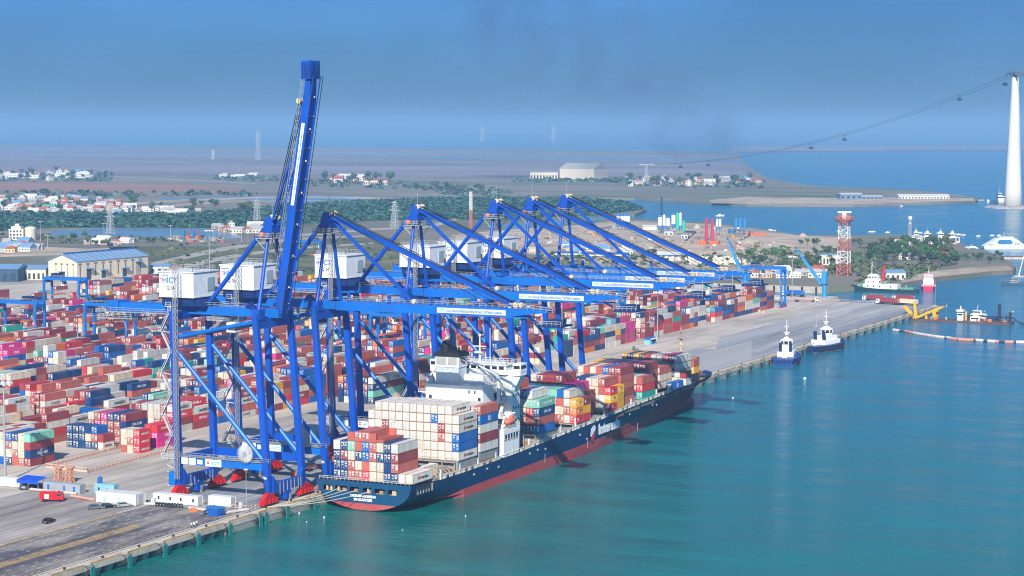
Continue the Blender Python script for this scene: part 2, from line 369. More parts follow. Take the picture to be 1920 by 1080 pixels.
sheet('grass_verge', [(200, 462), (420, 462), (560, 447), (760, 447), (900, 470), (900, 520), (300, 540), (280, 520)], LZ + .05, GRASS)
sheet('road', [(282, 493), (400, 466), (500, 452), (560, 446), (700, 441), (700, 443), (560, 449), (505, 456), (410, 472), (300, 497)], LZ + .1, ROADM)
sheet('road', [(296, 505), (430, 478), (540, 464), (700, 455), (700, 457.5), (545, 468), (440, 483), (305, 512)], LZ + .1, ROADM)
sheet('road', [(540, 440), (700, 428), (800, 424), (860, 405), (870, 400), (875, 401), (870, 408), (812, 427), (700, 432), (560, 444)], LZ + .12, ROADM)
sheet('road', [(0, 332), (200, 330), (420, 340), (480, 344), (480, 345.4), (420, 341.4), (200, 331.4), (0, 333.4)], LZ + .12, ROADM)
# the tip of land has a stone wall round the basin
wm = mat('basin_wall_concrete', (0.43, 0.38, 0.32), 0.9, amt_noise=0.2, scale=0.15, dirt=(0.2, 0.18, 0.15), dirt_amt=0.5, dscale=0.3)
solo('basin_wall', MB().box(1357, 424, -2, 1361.7, 545, 4.3), wm, 'long pale concrete wharf wall with dark fender posts across the small basin', 'wharf wall', origin=(1360, 480, 0))
pw = mat('rubber_black', (0.018, 0.018, 0.02), 0.8)
k = 0
for y in range(430, 530, 10):
    k += 1
    solo('fender_post', MB().box(1356.2, y, -1, 1356.9, y + 1.1, 4.2), pw, 'dark fender post on the basin wall, %s from its seaward end' % nth(k), 'fender post', 'fender posts on the basin wall', (1356, y, 0))

# ---------------------------------------------------------------- quay
APRON = mat('apron_concrete', (0.50, 0.44, 0.37), 0.85, amt_noise=0.22, scale=0.02, stretch=(0.4, 1.6, 1), detail=9, dirt=(0.25, 0.235, 0.225), dirt_amt=0.8, dscale=0.012, joints=(12, 8))
LANE = mat('crane_lane_concrete', (0.26, 0.27, 0.29), 0.85, amt_noise=0.22, scale=0.03, stretch=(0.12, 2.6, 1), detail=8, dirt=(0.38, 0.36, 0.34), dirt_amt=0.75, dscale=0.03, joints=(10, 5.1))
DARK = mat('stained_asphalt', (0.085, 0.078, 0.088), 0.85, amt_noise=0.4, scale=0.09, stretch=(0.5, 1.6, 1), detail=10, dirt=(0.30, 0.265, 0.235), dirt_amt=0.9, dscale=0.06, dmin=.44, joints=(14, 10.2))
GREYC = mat('worn_concrete', (0.29, 0.26, 0.24), 0.85, amt_noise=0.35, scale=0.05, stretch=(0.4, 1.8, 1), detail=10, dirt=(0.45, 0.39, 0.34), dirt_amt=0.9, dscale=0.035, joints=(9, 6))
COPE = mat('quay_concrete', (0.52, 0.46, 0.39), 0.9, amt_noise=0.2, scale=0.25, detail=8, dirt=(0.3, 0.26, 0.21), dirt_amt=0.7, dscale=0.2)
DCON = mat('dark_concrete', (0.17, 0.16, 0.14), 0.9, amt_noise=0.3, scale=0.3)  # darker concrete for the back wall behind the brackets
YEL = mat('road_paint_yellow', (0.56, 0.36, 0.11), 0.8, amt_noise=0.4, scale=0.6, detail=8, dirt=(0.16, 0.14, 0.13), dirt_amt=0.95, dscale=0.25)
WHT = mat('road_paint_white', (0.62, 0.6, 0.56), 0.8, amt_noise=0.3, scale=0.6)
DKR = mat('rail_steel', (0.06, 0.055, 0.05), 0.6)
struct('quay_deck', MB().box(-880, 323.2, 2.3, 1257, 995, Q), APRON)
q = MB()
q.box(-880, 320.4, 2.0, 1257, 323.2, Q + .002)
for i in range(96):
    x = 478 - 5.13 * i - 2.1
    q.extr([(x, 323.2, 2.0), (x, 320.9, 2.0), (x, 321.2, 0.9), (x, 322.4, -1.5), (x, 323.2, -1.5)], (2.3, 0, 0))
q.add([(478, 320.5, 2.0), (1257, 320.5, 2.0), (1257, 321.4, -2), (478, 321.4, -2)], [(0, 3, 2, 1)])
q.add([(478, 320.5, 2.0), (478, 321.4, -2), (478, 323.2, -2), (478, 323.2, 2.0)], [(0, 3, 2, 1)])
q.box(1254, 323.2, -2, 1257, 450, 2.3)
q.box(-880, 329, -2, 1254, 330, 2.3, 1)
struct('quay', q, [COPE, DCON])
struct('pavement', MB().quad((-880, 325, Q + .004), (492, 325, Q + .004), (492, 355.6, Q + .004), (-880, 355.6, Q + .004)), DARK)
struct('pavement', MB().quad((-880, 356.2, Q + .004), (489, 356.2, Q + .004), (495, 402, Q + .004), (-880, 402, Q + .004)), GREYC)
struct('pavement', MB().quad((492, 323.4, Q + .004), (1256, 323.4, Q + .004), (1256, 355.2, Q + .004), (492, 355.2, Q + .004)), LANE)
LANE2 = mat('patched_concrete', (0.34, 0.335, 0.335), 0.85, amt_noise=0.15, scale=0.03, stretch=(0.15, 2, 1), detail=7)
struct('pavement', MB().quad((835, 325, Q + .006), (925, 325, Q + .006), (1010, 354.5, Q + .006), (790, 354.5, Q + .006)), LANE2)
struct('pavement', MB().quad((960, 355.6, Q + .005), (1256, 355.6, Q + .005), (1256, 374, Q + .005), (1015, 374, Q + .005)), mat('grey_patch_concrete', (0.29, 0.30, 0.32), 0.85, amt_noise=0.2, scale=0.02, stretch=(0.2, 2, 1), detail=8, dirt=(0.42, 0.38, 0.34), dirt_amt=0.8, dscale=0.02))
struct('pavement', MB().quad((500, 356, Q + .005), (960, 356, Q + .005), (960, 366, Q + .005), (500, 362, Q + .005)), mat('grey_patch_concrete'  , (0.3, 0.3, 0.31)))
yk, wk, dk = MB(), MB(), MB()
for y, ww in ((355.6, .5), (356.6, .35)): yk.quad((300, y, Q + .012), (476, y, Q + .012), (476, y + ww, Q + .012), (300, y + ww, Q + .012))
for y, ww in ((355.6, .35), (356.6, .3)): wk.quad((476, y, Q + .012), (492, y, Q + .012), (492, y + ww, Q + .012), (476, y + ww, Q + .012))
for i in range(150):                                       # hatched strip
    x = 356 + i * 0.75
    if x > 462: break
    yk.quad((x, 338.0, Q + .012), (x + .36, 338.0, Q + .012), (x + 2.9, 342.2, Q + .012), (x + 2.54, 342.2, Q + .012))
rnd = random.Random(3)
for y in (329, 331.5, 334.3, 344.6, 347.4, 350.6, 353):
    for i in range(30):
        x = 370 + i * 5.2 + rnd.uniform(-1, 1)
        if x < 488 and rnd.random() < .8: wk.quad((x, y, Q + .012), (x + 1.5, y, Q + .012), (x + 1.6, y + .22, Q + .012), (x + .1, y + .22, Q + .012))
for i in range(75):
    x = 360 + i * 2.4
    if x < 495 and i % 7: yk.quad((x, 326.1, Q + .012), (x + 1.2, 326.1, Q + .012), (x + 1.2, 326.6, Q + .012), (x, 326.6, Q + .012))
for y in (323.75, 355.2): dk.box(300, y, Q + .0, 1254, y + .22, Q + .05)
for y in (323.3, 324.35): wk.quad((300, y, Q + .01), (492, y, Q + .01), (492, y + .3, Q + .01), (300, y + .3, Q + .01))
struct('road_markings', yk, YEL); struct('road_markings', wk, WHT); struct('crane_rail', dk, DKR)
kb = MB()
for i in range(62):
    x = 385 + i * 15.4 + 1.2
    if x > 1240: break
    kb.box(x, 320.45, Q, x + 12.6, 320.85, Q + .28)
struct('quay_kerb', kb, mat('kerb_paint', (0.45, 0.27, 0.06), 0.8, amt_noise=0.35, scale=0.5))
TEAL = mat('fender_teal', (0.012, 0.21, 0.19), 0.5, amt_noise=0.15, scale=0.6, dirt=(0.1, 0.12, 0.1), dirt_amt=.4, dscale=.5)
def fender(x, label):
    t = thing('fender', label, 'fender', (x, 320.4, 2.2), 'quay fenders')
    build('panel', MB().box(x - .85, 318.75, -.1, x + .85, 319.0, 3.2), TEAL, t)
    build('cone', MB().tube((x, 319.0, 1.6), (x, 320.5, 1.6), .55, 8, 0, .75), pw, t)
    c = MB()
    for s in (-1, 1): c.beam((x + s * .8, 319, 3.1), (x + s * 1.5, 320.6, 3.6), .14, .14).beam((x + s * .8, 319, .4), (x + s * 2.0, 320.7, 2.4), .14, .14)
    build('chain', c, DKR, t)
    return t
fx = [385 - .3 + 15.43 * i for i in range(8)] + [495.6, 506.9, 522.2]
fproto = fender(fx[0], 'teal fender panel on the quay edge, first from the camera end')
for i, x in enumerate(fx[1:]): dup(fproto, (x, 320.4, 2.2), None, 'teal fender panel on the quay edge, %s from the camera end' % nth(i + 2))
for i in range(27): dup(fproto, (833.7 + 15.45 * i, 320.4, 2.2), None, 'teal fender panel on the far quay, %s beyond the ship\'s bow' % nth(i + 1))
bl = MB().lathe((0, 0, 0), [(.3, 0), (.26, .35), (.42, .5), (.3, .62)], 8)
bs = [400.4 - .3 + 15.43 * i - 7 for i in range(7)] + [500.5, 514, 529] + [842 + 31 * i for i in range(13)]
b0 = build('bollard', bl, pw)
for i, x in enumerate(bs):
    o = b0 if i == 0 else b0.copy()
    if i: COL.objects.link(o)
    o.location = (x, 322.2, Q); tag(o, 'black mooring bollard on the quay edge, %s from the camera end' % nth(i + 1), 'bollard', 'mooring bollards')
# ---------------------------------------------------------------- quay cranes
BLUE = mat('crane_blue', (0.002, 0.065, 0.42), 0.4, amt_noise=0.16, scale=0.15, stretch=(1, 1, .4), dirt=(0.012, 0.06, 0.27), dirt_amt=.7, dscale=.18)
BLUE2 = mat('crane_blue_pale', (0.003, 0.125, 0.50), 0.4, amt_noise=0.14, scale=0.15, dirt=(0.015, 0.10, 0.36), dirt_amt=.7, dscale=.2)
NAVY = mat('crane_navy', (0.004, 0.025, 0.13), 0.5, amt_noise=0.1)
RED = mat('bogie_red', (0.52, 0.012, 0.012), 0.45, amt_noise=0.2, scale=0.8)
WHITE = mat('white_paint', (0.74, 0.75, 0.75), 0.45, amt_noise=0.05, scale=0.3, dirt=(0.5, 0.49, 0.46), dirt_amt=.35, dscale=.25)
GALV = mat('galvanised_steel', (0.36, 0.38, 0.39), 0.5, 0.3, amt_noise=0.15)
BLACK = mat('black_cable', (0.012, 0.012, 0.014), 0.7)
CREAMP = mat('sheave_cream', (0.62, 0.5, 0.3), 0.6)
TXB = mat('text_blue', (0.01, 0.14, 0.5), 0.6); TXK = mat('text_black', (0.03, 0.03, 0.035), 0.6); TXW = mat('text_white', (0.8, 0.8, 0.8), 0.6); TXR = mat('text_red', (0.55, 0.03, 0.03), 0.6)
CYAN = mat('text_cyan', (0.02, 0.42, 0.62), 0.6)
CY0, WS0, WS1, LS0, LS1, GZ = 339.0, 324.0, 328.3, 355.2, 357.2, 58.4
def lean(y0, y1, z): return y0 + (y1 - y0) * (z - Q) / (GZ - Q)

def crane(X, num, raised, label):
    t = thing('quay_crane', label, 'crane', (X, CY0, Q), 'blue ship-to-shore cranes along the quay')
    for sx in (-1, 1):
        x = X + sx * 9.3
        for y0, y1, zt in ((WS0, WS1, GZ + .5), (LS0, LS1, GZ + 1.4)):
            b = MB()
            zk = 13.2
            b.beam((x, lean(y0, y1, 7), 6.6), (x, lean(y0, y1, zk), zk), 1.2, 1.3, 0, 1.8, 1.8)
            b.beam((x, lean(y0, y1, zk), zk), (x, lean(y0, y1, zt), zt), 1.8, 1.8, 0, 1.5, 1.7)
            build('leg', b, BLUE, t)
            g = MB()
            y = y0
            xc = x + sx * .6
            g.extr([(xc - 1.2, y - .7, 7.2), (xc + 1.2, y - .7, 7.2), (xc + 3.2, y - .7, 5.6), (xc + 3.0, y - .7, 4.9), (xc - 3.0, y - .7, 4.9), (xc - 3.2, y - .7, 5.6)], (0, 1.4, 0))
            for j in (-2.9, -1.0, 1.0, 2.9):
                g.box(xc + j - .85, y - .85, 4.1, xc + j + .85, y + .85, 5.2)
                g.tube((xc + j - .45, y - .5, 3.95), (xc + j - .45, y + .5, 3.95), .42, 8, 1); g.tube((xc + j + .45, y - .5, 3.95), (xc + j + .45, y + .5, 3.95), .42, 8, 1)
                g.box(xc + j - .3, y - 1.15, 4.4, xc + j + .5, y - .85, 5.6)
            g.box(xc + sx * 3.9 - .3, y - .6, 4.0, xc + sx * 3.9 + .3, y + .6, 4.9)
            build('bogie', g, [RED, DKR], t)
        pb = MB(); pb.box(x - .8, WS0 + 1.9, 13.6, x + .8, LS0 - .9, 15.9)
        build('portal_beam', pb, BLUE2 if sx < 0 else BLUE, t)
        br = MB(); br.tube((x, lean(LS0, LS1, 47) - 1, 47), (x, WS0 + 2.2, 16.6), .68, 10)
        build('brace', br, BLUE2, t)
        br = MB(); br.tube((x, LS1 - 1.2, 51), (x, WS1 + .8, 56.6), .62, 10)
        build('brace', br, BLUE2, t)
    for y in (WS0, LS0):
        s = MB(); s.box(X - 8.2, y - .75, 6.9, X + 8.2, y + .75, 9.7)
        for sx in (-1, 1): s.extr([(X + sx * 8.2, y - .74, 9.7), (X + sx * 6.4, y - .74, 9.7), (X + sx * 8.2, y - .74, 12)], (0, 1.48, 0))
        for j in (-5, -3, -1, 1, 3, 5, 6.5): s.box(X + j, y - .95, 6.2, X + j + .12, y - .75, 9.6, 1)
        s.box(X - 2.2, y - 1.2, 4.4, X + .4, y + .5, 6.9); s.box(X - .5, y - 1.3, 3.6, X + .5, y - .8, 5.8, 1)
        build('sill_beam', s, [BLUE, GALV], t)
    u = MB()
    u.box(X - 8.2, WS1 - .9, 54.6, X + 8.2, WS1 + .9, 57.3); u.box(X - 8.2, LS1 - .9, 56, X + 8.2, LS1 + .9, 58.4)
    u.box(X - 8.2, LS0 + .3, 13.7, X + 8.2, LS0 + 1.7, 15.7)
    build('cross_beam', u, BLUE, t)
    # girder with catwalks
    g = MB()
    g.box(X - 2.4, WS1 - 3.5, 57.4, X + 2.4, 384, 59.9)
    g.box(X - 3.0, 381.5, 56.9, X + 3.0, 385.5, 60.4)
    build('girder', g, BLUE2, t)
    cw = MB(); cw.box(X - 4.3, 357.5, 57.1, X - 2.45, 388, 57.3); cw.rail([(X - 4.3, 357.5, 57.3), (X - 4.3, 388, 57.3)], 1.2, .07, 2.2)
    cw.box(X - 5, 375, 55.2, X + 4, 388, 55.4); cw.rail([(X - 5, 375, 55.4), (X - 5, 388, 55.4), (X + 4, 388, 55.4)], 1.2, .07, 2)
    cw.rail([(X - 2.3, 331, 59.9), (X - 2.3, 351, 59.9)], 1.2, .06, 2)
    for j in range(6): cw.beam((X - 4.2, 376 + j * 2.2, 55.3), (X - 4.2, 376 + j * 2.2, 57.2), .14, .14)
    build('walkway', cw, GALV, t)
    fe = MB()
    for j in range(14):
        y0 = 386.5 - j * 2.2; d = 3.6 if j % 3 else 2.4
        fe.path([(X - 3.4, y0 - 2.0 * k / 6, 56.9 - d * math.sin(math.pi * k / 6)) for k in range(7)], .10, 4)
    build('festoon_cable', fe, BLACK, t)
    # head frame
    a = MB()
    for sx in (-1, 1): a.tube((X + sx * 7.6, WS1 + .3, 57.5), (X + sx * 1.7, 328.3, 83), .6, 10, 0, .5)
    for sx in (-1, 1): a.box(X + sx * 7.6 - 1.5, WS1 - 1.2, 57.3, X + sx * 7.6 + 1.5, WS1 + 1.2, 60.2)
    a.extr([(X - 5.6, WS1 + 1.1, 58.5), (X - 2.5, WS1 + 1.1, 58.5), (X - 2.5, WS1 + 8, 60), (X - 5.6, WS1 + 4, 62.2)], (.8, 0, 0))
    a.box(X - 2.4, 326.9, 82.2, X + 2.4, 329.7, 84.2); a.extr([(X - 1.9, 326.6, 84.2), (X - 1.9, 330.4, 84.2), (X - 1.9, 329.2, 87), (X - 1.9, 327.4, 87)], (.8, 0, 0)); a.extr([(X + 1.1, 326.6, 84.2), (X + 1.1, 330.4, 84.2), (X + 1.1, 329.2, 87), (X + 1.1, 327.4, 87)], (.8, 0, 0))
    build('head_frame', a, BLUE, t)
    pl = MB(); pl.box(X - 4.4, 325.4, 80.5, X + 4.4, 331.4, 80.7)
    pl.rail([(X - 4.4, 325.4, 80.7), (X - 4.4, 331.4, 80.7), (X + 4.4, 331.4, 80.7), (X + 4.4, 325.4, 80.7), (X - 4.4, 325.4, 80.7)], 1.3, .09, 1.8)
    for sx in (-1, 1):
        for yy in (325.6, 331.2): pl.beam((X + sx * 4.2, yy, 80.5), (X + sx * 2.2, 328.4, 76.2), .2, .2)
    pl.box(X - 2.9, 329.6, 81, X - 1.6, 330.8, 82.3, 1)
    pl.tube((X + .2, 328.3, 87), (X + .2, 328.3, 92), .09, 5)
    build('platform', pl, [GALV, mat('lamp_orange', (0.7, 0.2, 0.08), .5)], t)
    sh = MB()
    for sx in (-1.5, 1.5): sh.tube((X + sx - .35, 327.2, 86.6), (X + sx + .35, 327.2, 86.6), .85, 12)
    build('sheave', sh, CREAMP, t)
    bs = MB(); bs.tube((X, 329.6, 84.6), (X, 351.0, 60.2), .7, 10)
    build('backstay', bs, BLUE, t)
    # machinery house
    h = MB(); h.prism([(X - 6.2, 351.8), (X + 6.4, 351.8), (X + 6.4, 364), (X - 6.2, 364)], 62.9, 70.0)
    h.box(X - 6.3, 351.7, 62.5, X + 6.5, 364.1, 62.9); h.box(X - 6.5, 351.5, 69.9, X + 6.7, 364.3, 70.25)
    hh = build('machinery_house', h, WHITE, t)
    w2 = MB(); w2.box(X + .8, 351.62, 64.2, X + 4.6, 351.8, 68.2); w2.box(X + 5, 351.6, 63, X + 6, 351.8, 65.2, 1)
    build('door', w2, [mat('door_grey', (0.30, 0.38, 0.40), .5), DKR], t)
    ra = MB(); ra.rail([(X - 6.2, 352, 70.25), (X - 6.2, 364, 70.25), (X + 6.4, 364, 70.25), (X + 6.4, 352, 70.25), (X - 6.2, 352, 70.25)], 1.2, .07, 1.7)
    build('roof_railing', ra, GALV, t)
    bb = MB(); bb.box(X - 5.4, 352.2, 60.0, X + 5.6, 363.6, 62.5); bb.extr([(X - 5, 349, 60), (X - 5, 352.2, 60), (X - 5, 352.2, 62.4)], (10, 0, 0))
    build('house_base', bb, NAVY, t)
    xw = X - 6.24
    text(t, 'HICT', (xw, 360.2, 67.6), (0, -1, 0), (0, 0, 1), 1.75, TXB)
    text(t, 'Q %02d' % num, (xw, 359.9, 65.2), (0, -1, 0), (0, 0, 1), 1.25, TXK)
    lg = MB(); lg.box(xw - .02, 360.6, 68.9, xw + .02, 363.8, 69.1); lg.box(xw - .02, 362.2, 69.1, xw + .02, 362.4, 69.5)
    for z, ww in ((67.9, .6), (67.5, .5), (67.1, .3)): lg.box(xw - .02, 363.2 - ww, z, xw + .02, 363.2 + ww, z + .16, 1)
    build('emblem', lg, [TXB, TXR], t)
    # signs on the portal beam and number on the leg
    if num >= 4:
        xs = X - 10.16
        sg = MB()
        sg.box(xs - .05, 349.0, 13.7, xs + .05, 351.4, 15.7); sg.box(xs - .05, 351.8, 13.7, xs + .05, 354.0, 15.7); sg.box(xs - .05, 346.6, 14.0, xs + .05, 348.4, 15.3)
        sg.box(xs - .05, 340.0, 13.6, xs + .05, 345.6, 15.8)
        build('sign_board', sg, WHITE, t)
        text(t, 'HICT', (xs - .08, 342.0, 14.6), (0, -1, 0), (0, 0, 1), 1.0, CYAN)
        lg = MB(); lg.box(xs - .07, 344.0, 15.0, xs - .06, 345.1, 15.3)
        lg.box(xs - .07, 344.2, 14.3, xs - .06, 345.0, 14.8)
        build('emblem', lg, TXR, t)
        text(t, '%02d' % num, (X - 9.3 - 1.16, WS0 + .75, 11.6), (0, -1, 0), (0, 0, 1), .8, TXW)
    rl = MB(); rl.box(X - 10.6, WS0 + 2, 15.9, X - 8.1, LS0, 16.05); rl.rail([(X - 10.6, WS0 - .6, 16.0), (X - 10.6, LS0 + 3, 16.0)], 1.2, .07, 1.9)
    build('walkway', rl, GALV, t)
    # cable reel
    cr = MB(); yc, zc = 331.0, 18.4
    cr.tube((X - 11.5, yc, zc), (X - 10.9, yc, zc), .8, 12, 1)
    for k in range(30):
        a0 = 2 * math.pi * k / 30; ca, sa = math.cos(a0), math.sin(a0)
        cr.beam((X - 11.2, yc + ca * .7, zc + sa * .7), (X - 11.2, yc + ca * 2.75, zc + sa * 2.75), .22, .16, 0)
    cr.tube((X - 11.1, yc, zc), (X - 10.95, yc, zc), 2.3, 24, 2)
    build('cable_reel', cr, [mat('reel_grey', (0.55, 0.56, 0.56), .5), GALV, mat('reel_cable', (0.42, 0.42, 0.43), .6)], t)
    # lift mast and stairs by the landside leg
    lm = MB(); lm.lattice(X - 11.2, 354.9, 9, 73, 1.0, 1.0, 34, .045)
    build('lift_mast', lm, GALV, t)
    st = MB(); n = 7
    for k in range(n):
        z0, z1 = 15.5 + 6.2 * k, 15.5 + 6.2 * (k + 1); s = 1 if k % 2 else -1
        ya, yb = 359.3 - s * 1.7, 359.3 + s * 1.7
        st.beam((X - 9.6, ya, z0), (X - 9.6, yb, z1), .8, .22); st.beam((X - 10.1, ya, z0 + 1), (X - 10.1, yb, z1 + 1), .1, .1); st.beam((X - 9.1, ya, z0 + 1), (X - 9.1, yb, z1 + 1), .1, .1)
        st.box(X - 10.4, yb - .6, z1 - .1, X - 8.6, yb + .6, z1); st.beam((X - 9.5, yb, z1), (X - 9.3, 357.5, z1 - .4), .2, .2)
        st.rail([(X - 10.4, yb - .6, z1), (X - 10.4, yb + .6, z1)], 1.1, .06, 1)
    for k in range(5): st.beam((X - 9.6, 357.5, 6 + k * 2), (X - 9.6, 359.5, 8 + k * 2 - 1), .3, .15)
    st.box(X - 10.6, 356.5, 15, X - 8.4, 360.8, 15.2); st.rail([(X - 10.6, 356.5, 15.2), (X - 10.6, 360.8, 15.2)], 1.2, .07, 1)
    st.box(X - 10.2, 357.2, 60, X - 8, 359, 60.2); st.rail([(X - 10.2, 357.2, 60.2), (X - 10.2, 359, 60.2)], 1.2, .07, 1)
    build('staircase', st, mat('stair_galvanised', (0.52, 0.54, 0.55), .5), t)
    cb = MB(); cb.box(X - 10.9, 355.9, 7.2, X - 9.0, 358.2, 11.0)
    build('cabinet', cb, BLUE2, t)
    # driver's cab and trolley
    ty = 346 if raised else 336
    tr = MB(); tr.box(X - 3.6, ty - 3, 55.8, X + 3.6, ty + 3, 56.9); tr.rail([(X - 3.9, ty - 3, 56), (X - 3.9, ty + 3, 56)], 1.1, .07, 1.5)
    for j in range(5): tr.beam((X - 3.6 + j * 1.8, ty - 2, 55.8), (X - 3.6 + j * 1.8, ty + 2, 53.4), .25, .25)
    build('trolley', tr, GALV, t)
    dc = MB(); dc.box(X - 1.6, ty - 5.6, 52.4, X + 1.6, ty - 2.6, 55.4); dc.box(X - 1.66, ty - 5.66, 53, X + 1.66, ty - 3, 54.4, 1)
    build('cab', dc, [WHITE, DKR], t)
    # boom
    b, rail_, sig, ropes, stays, shv, tip = MB(), MB(), MB(), MB(), MB(), MB(), MB()
    L = 74.0; y0, z0 = 328.0 if not raised else 325.4, 58.7
    ang = R(0) if not raised else R(80.6)
    def B(s, up_, x=0.0):                                   # point s metres out along the boom, up_ metres above its top
        return (X + x, y0 - s * math.cos(ang) + up_ * math.sin(ang), z0 + s * math.sin(ang) + up_ * math.cos(ang))
    W = 1.75 if raised else 2.0
    def seg(s0, s1, d0, d1, m=0):
        b.add([B(s0, 1.2, -W), B(s0, 1.2, W), B(s0, 1.2 - d0, W), B(s0, 1.2 - d0, -W), B(s1, 1.2, -W), B(s1, 1.2, W), B(s1, 1.2 - d1, W), B(s1, 1.2 - d1, -W)],
              [(3, 2, 1, 0), (4, 5, 6, 7), (0, 1, 5, 4), (1, 2, 6, 5), (2, 3, 7, 6), (3, 0, 4, 7)], m)
    seg(0, 62, 2.4, 2.4); seg(62, L, 2.4, .9)
    for sx in (-1, 1):
        for k in range(13): rail_.beam(B(3 + k * 4.6, -1.28, sx * 1.2), B(3 + k * 4.6, -1.6, sx * 1.2), .3, .3)
        b.add([B(1, -1.2, sx * 1.9 - .12), B(1, -1.2, sx * 1.9 + .12), B(1, -1.55, sx * 1.9 + .12), B(1, -1.55, sx * 1.9 - .12), B(70, -1.2, sx * 1.9 - .12), B(70, -1.2, sx * 1.9 + .12), B(70, -1.55, sx * 1.9 + .12), B(70, -1.55, sx * 1.9 - .12)],
              [(0, 1, 2, 3), (7, 6, 5, 4), (0, 4, 5, 1), (1, 5, 6, 2), (2, 6, 7, 3), (3, 7, 4, 0)])
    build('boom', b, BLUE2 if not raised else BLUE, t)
    for sx in (-1, 1):
        pts = [B(6, 1.2, sx * 2.2), B(62, 1.2, sx * 2.2)]
        for hh2 in (1.2, .6): rail_.beam(B(6, 1.2 + hh2, sx * 2.2), B(70, 1.2 + hh2, sx * 2.2), .09, .09)
        for k in range(30): rail_.beam(B(6 + k * 2.1, 1.2, sx * 2.2), B(6 + k * 2.1, 2.4, sx * 2.2), .08, .08)
    build('boom_railing', rail_, GALV, t)
    if not raised:
        sig.add([(X - W - .06, 290.0, 57.75), (X - W - .06, 267.2, 57.75), (X - W - .06, 267.2, 59.3), (X - W - .06, 290.0, 59.3), (X - W - .01, 290.0, 57.75), (X - W - .01, 267.2, 57.75), (X - W - .01, 267.2, 59.3), (X - W - .01, 290.0, 59.3)],
                [(3, 2, 1, 0), (4, 5, 6, 7), (0, 1, 5, 4), (2, 3, 7, 6)])
        build('sign_board', sig, mat('sign_white', (.58, .6, .6), .6), t)
        text(t, 'TÂN CẢNG HẢI PHÒNG INTERNATIONAL CONTAINER TERMINAL', (X - W - .08, 277.6, 58.52), (0, -1, 0), (0, 0, 1), .95, TXB, 18.6)
        text(t, 'HICT', (X - W - .08, 288.4, 58.5), (0, -1, 0), (0, 0, 1), .7, CYAN)
        for sx in (-1, 1):
            f1 = MB(); f1.beam((X + sx * 1.4, 326.8, 85.4), (X + sx * 1.9, 265.2, 60.6), .55, .75); build('forestay', f1, BLUE, t)
            if sx < 0:
                f1 = MB(); f1.beam((X, 327, 84.6), (X, 299.2, 60.4), .7, .95); build('forestay', f1, BLUE, t)
            f1 = MB(); f1.tube((X + sx * .7, 326.8, 86.8), (X + sx * .9, 266, 61.6), .13, 5); f1.tube((X + sx * 1.9, 326.8, 86.2), (X + sx * 2.4, 272, 60.6), .1, 5); build('rope', f1, BLACK, t)
            for yy in (266, 264): shv.tube((X + sx * 1.6 - .35, yy, 60.7), (X + sx * 1.6 + .35, yy, 60.7), .75, 12)
        shv.tube((X - .4, 298.9, 60.6), (X + .4, 298.9, 60.6), .7, 12)
        for j in (320, 306, 292): tip.box(X - 2.2, j, 59.9, X - 1.4, j + .8, 62.4)
        build('boom_post', tip, BLUE, t); tip = MB()
        tip.box(X - 4.2, 248.5, 55.0, X + 4.2, 256, 55.5); tip.box(X - 3.0, 250, 55.5, X + 3, 254, 57.0); tip.beam((X - 3, 256, 56), (X - 2, 260, 57.6), .4, .4)
        build('tip_platform', tip, NAVY, t)
        tr2 = MB(); tr2.rail([(X - 4.2, 248.5, 55.5), (X - 4.2, 256, 55.5)], 1.3, .1, 1.5); tr2.rail([(X - 2.2, 252, 59.0), (X - 2.2, 262, 59.8)], 1.5, .1, 2); tr2.beam((X, 250, 55.5), (X, 250, 61), .2, .2); tr2.beam((X - 2, 254.5, 59), (X, 252.5, 61.5), .2, .2)
        build('tip_railing', tr2, GALV, t)
    else:
        for sx in (-1.5, -.5, .5, 1.5): ropes.tube((X + sx, 326.9, 87), (X + sx * .9, B(62, 2.6)[1], B(62, 2.6)[2]), .15, 5)
        for sx in (-2.3, 2.3): ropes.tube(B(2, -1.9, sx * 1.1), B(70, -1.9, sx * 1.1), .12, 5)
        build('rope', ropes, BLACK, t)
        shv.tube((X - 1.8, B(62, 2.6)[1], B(62, 2.6)[2]), (X + 1.8, B(62, 2.6)[1], B(62, 2.6)[2]), .8, 12)
        for k in range(7): tip.beam(B(8 + k * 9.3, -1.28, 0), B(8 + k * 9.3, -1.6, 0), .5, .5)
        build('boom_lamp', tip, mat('lamp_lens', (0.8, 0.8, 0.78), .4), t); tip = MB()
        fs = MB()
        for sx in (-1, 1): fs.beam((X + sx * 1.9, 327, 85.6), B(46, 2.3, sx * 1.9), .5, .5); fs.beam(B(46, 2.3, sx * 1.9), B(22, 2.2, sx * 1.9), .5, .5)
        build('folded_stay', fs, BLUE, t)
        tip = MB()
        pa, pb_ = B(68.5, 1.6), B(74.5, 1.6)
        tip.box(X - 2.6, pa[1] - 2.6, pa[2], X + 2.6, pa[1] + .6, pa[2] + 5.2)
        for j in range(4): tip.box(X - 2.66, pa[1] - 2.4 + j * .75, pa[2] + .3, X - 2.6, pa[1] - 2.0 + j * .75, pa[2] + 4.6, 1)
        for j in range(4): tip.box(X - 2.3 + j * 1.25, pa[1] - 2.67, pa[2] + .4, X - 1.4 + j * 1.25, pa[1] - 2.6, pa[2] + (4.4 if j % 2 else 2.4), 1)
        build('tip_platform', tip, [BLUE, NAVY], t)
        sb = MB(); a1, a2 = B(44, .0, -W - .05), B(66 - 8, .0, -W - .05)
        sb.add([B(32, .55, -W - .05), B(56, .55, -W - .05), B(56, -.5, -W - .05), B(32, -.5, -W - .05), B(32, .55, -W - .01), B(56, .55, -W - .01), B(56, -.5, -W - .01), B(32, -.5, -W - .01)], [(0, 1, 2, 3), (7, 6, 5, 4), (0, 4, 5, 1), (2, 6, 7, 3)])
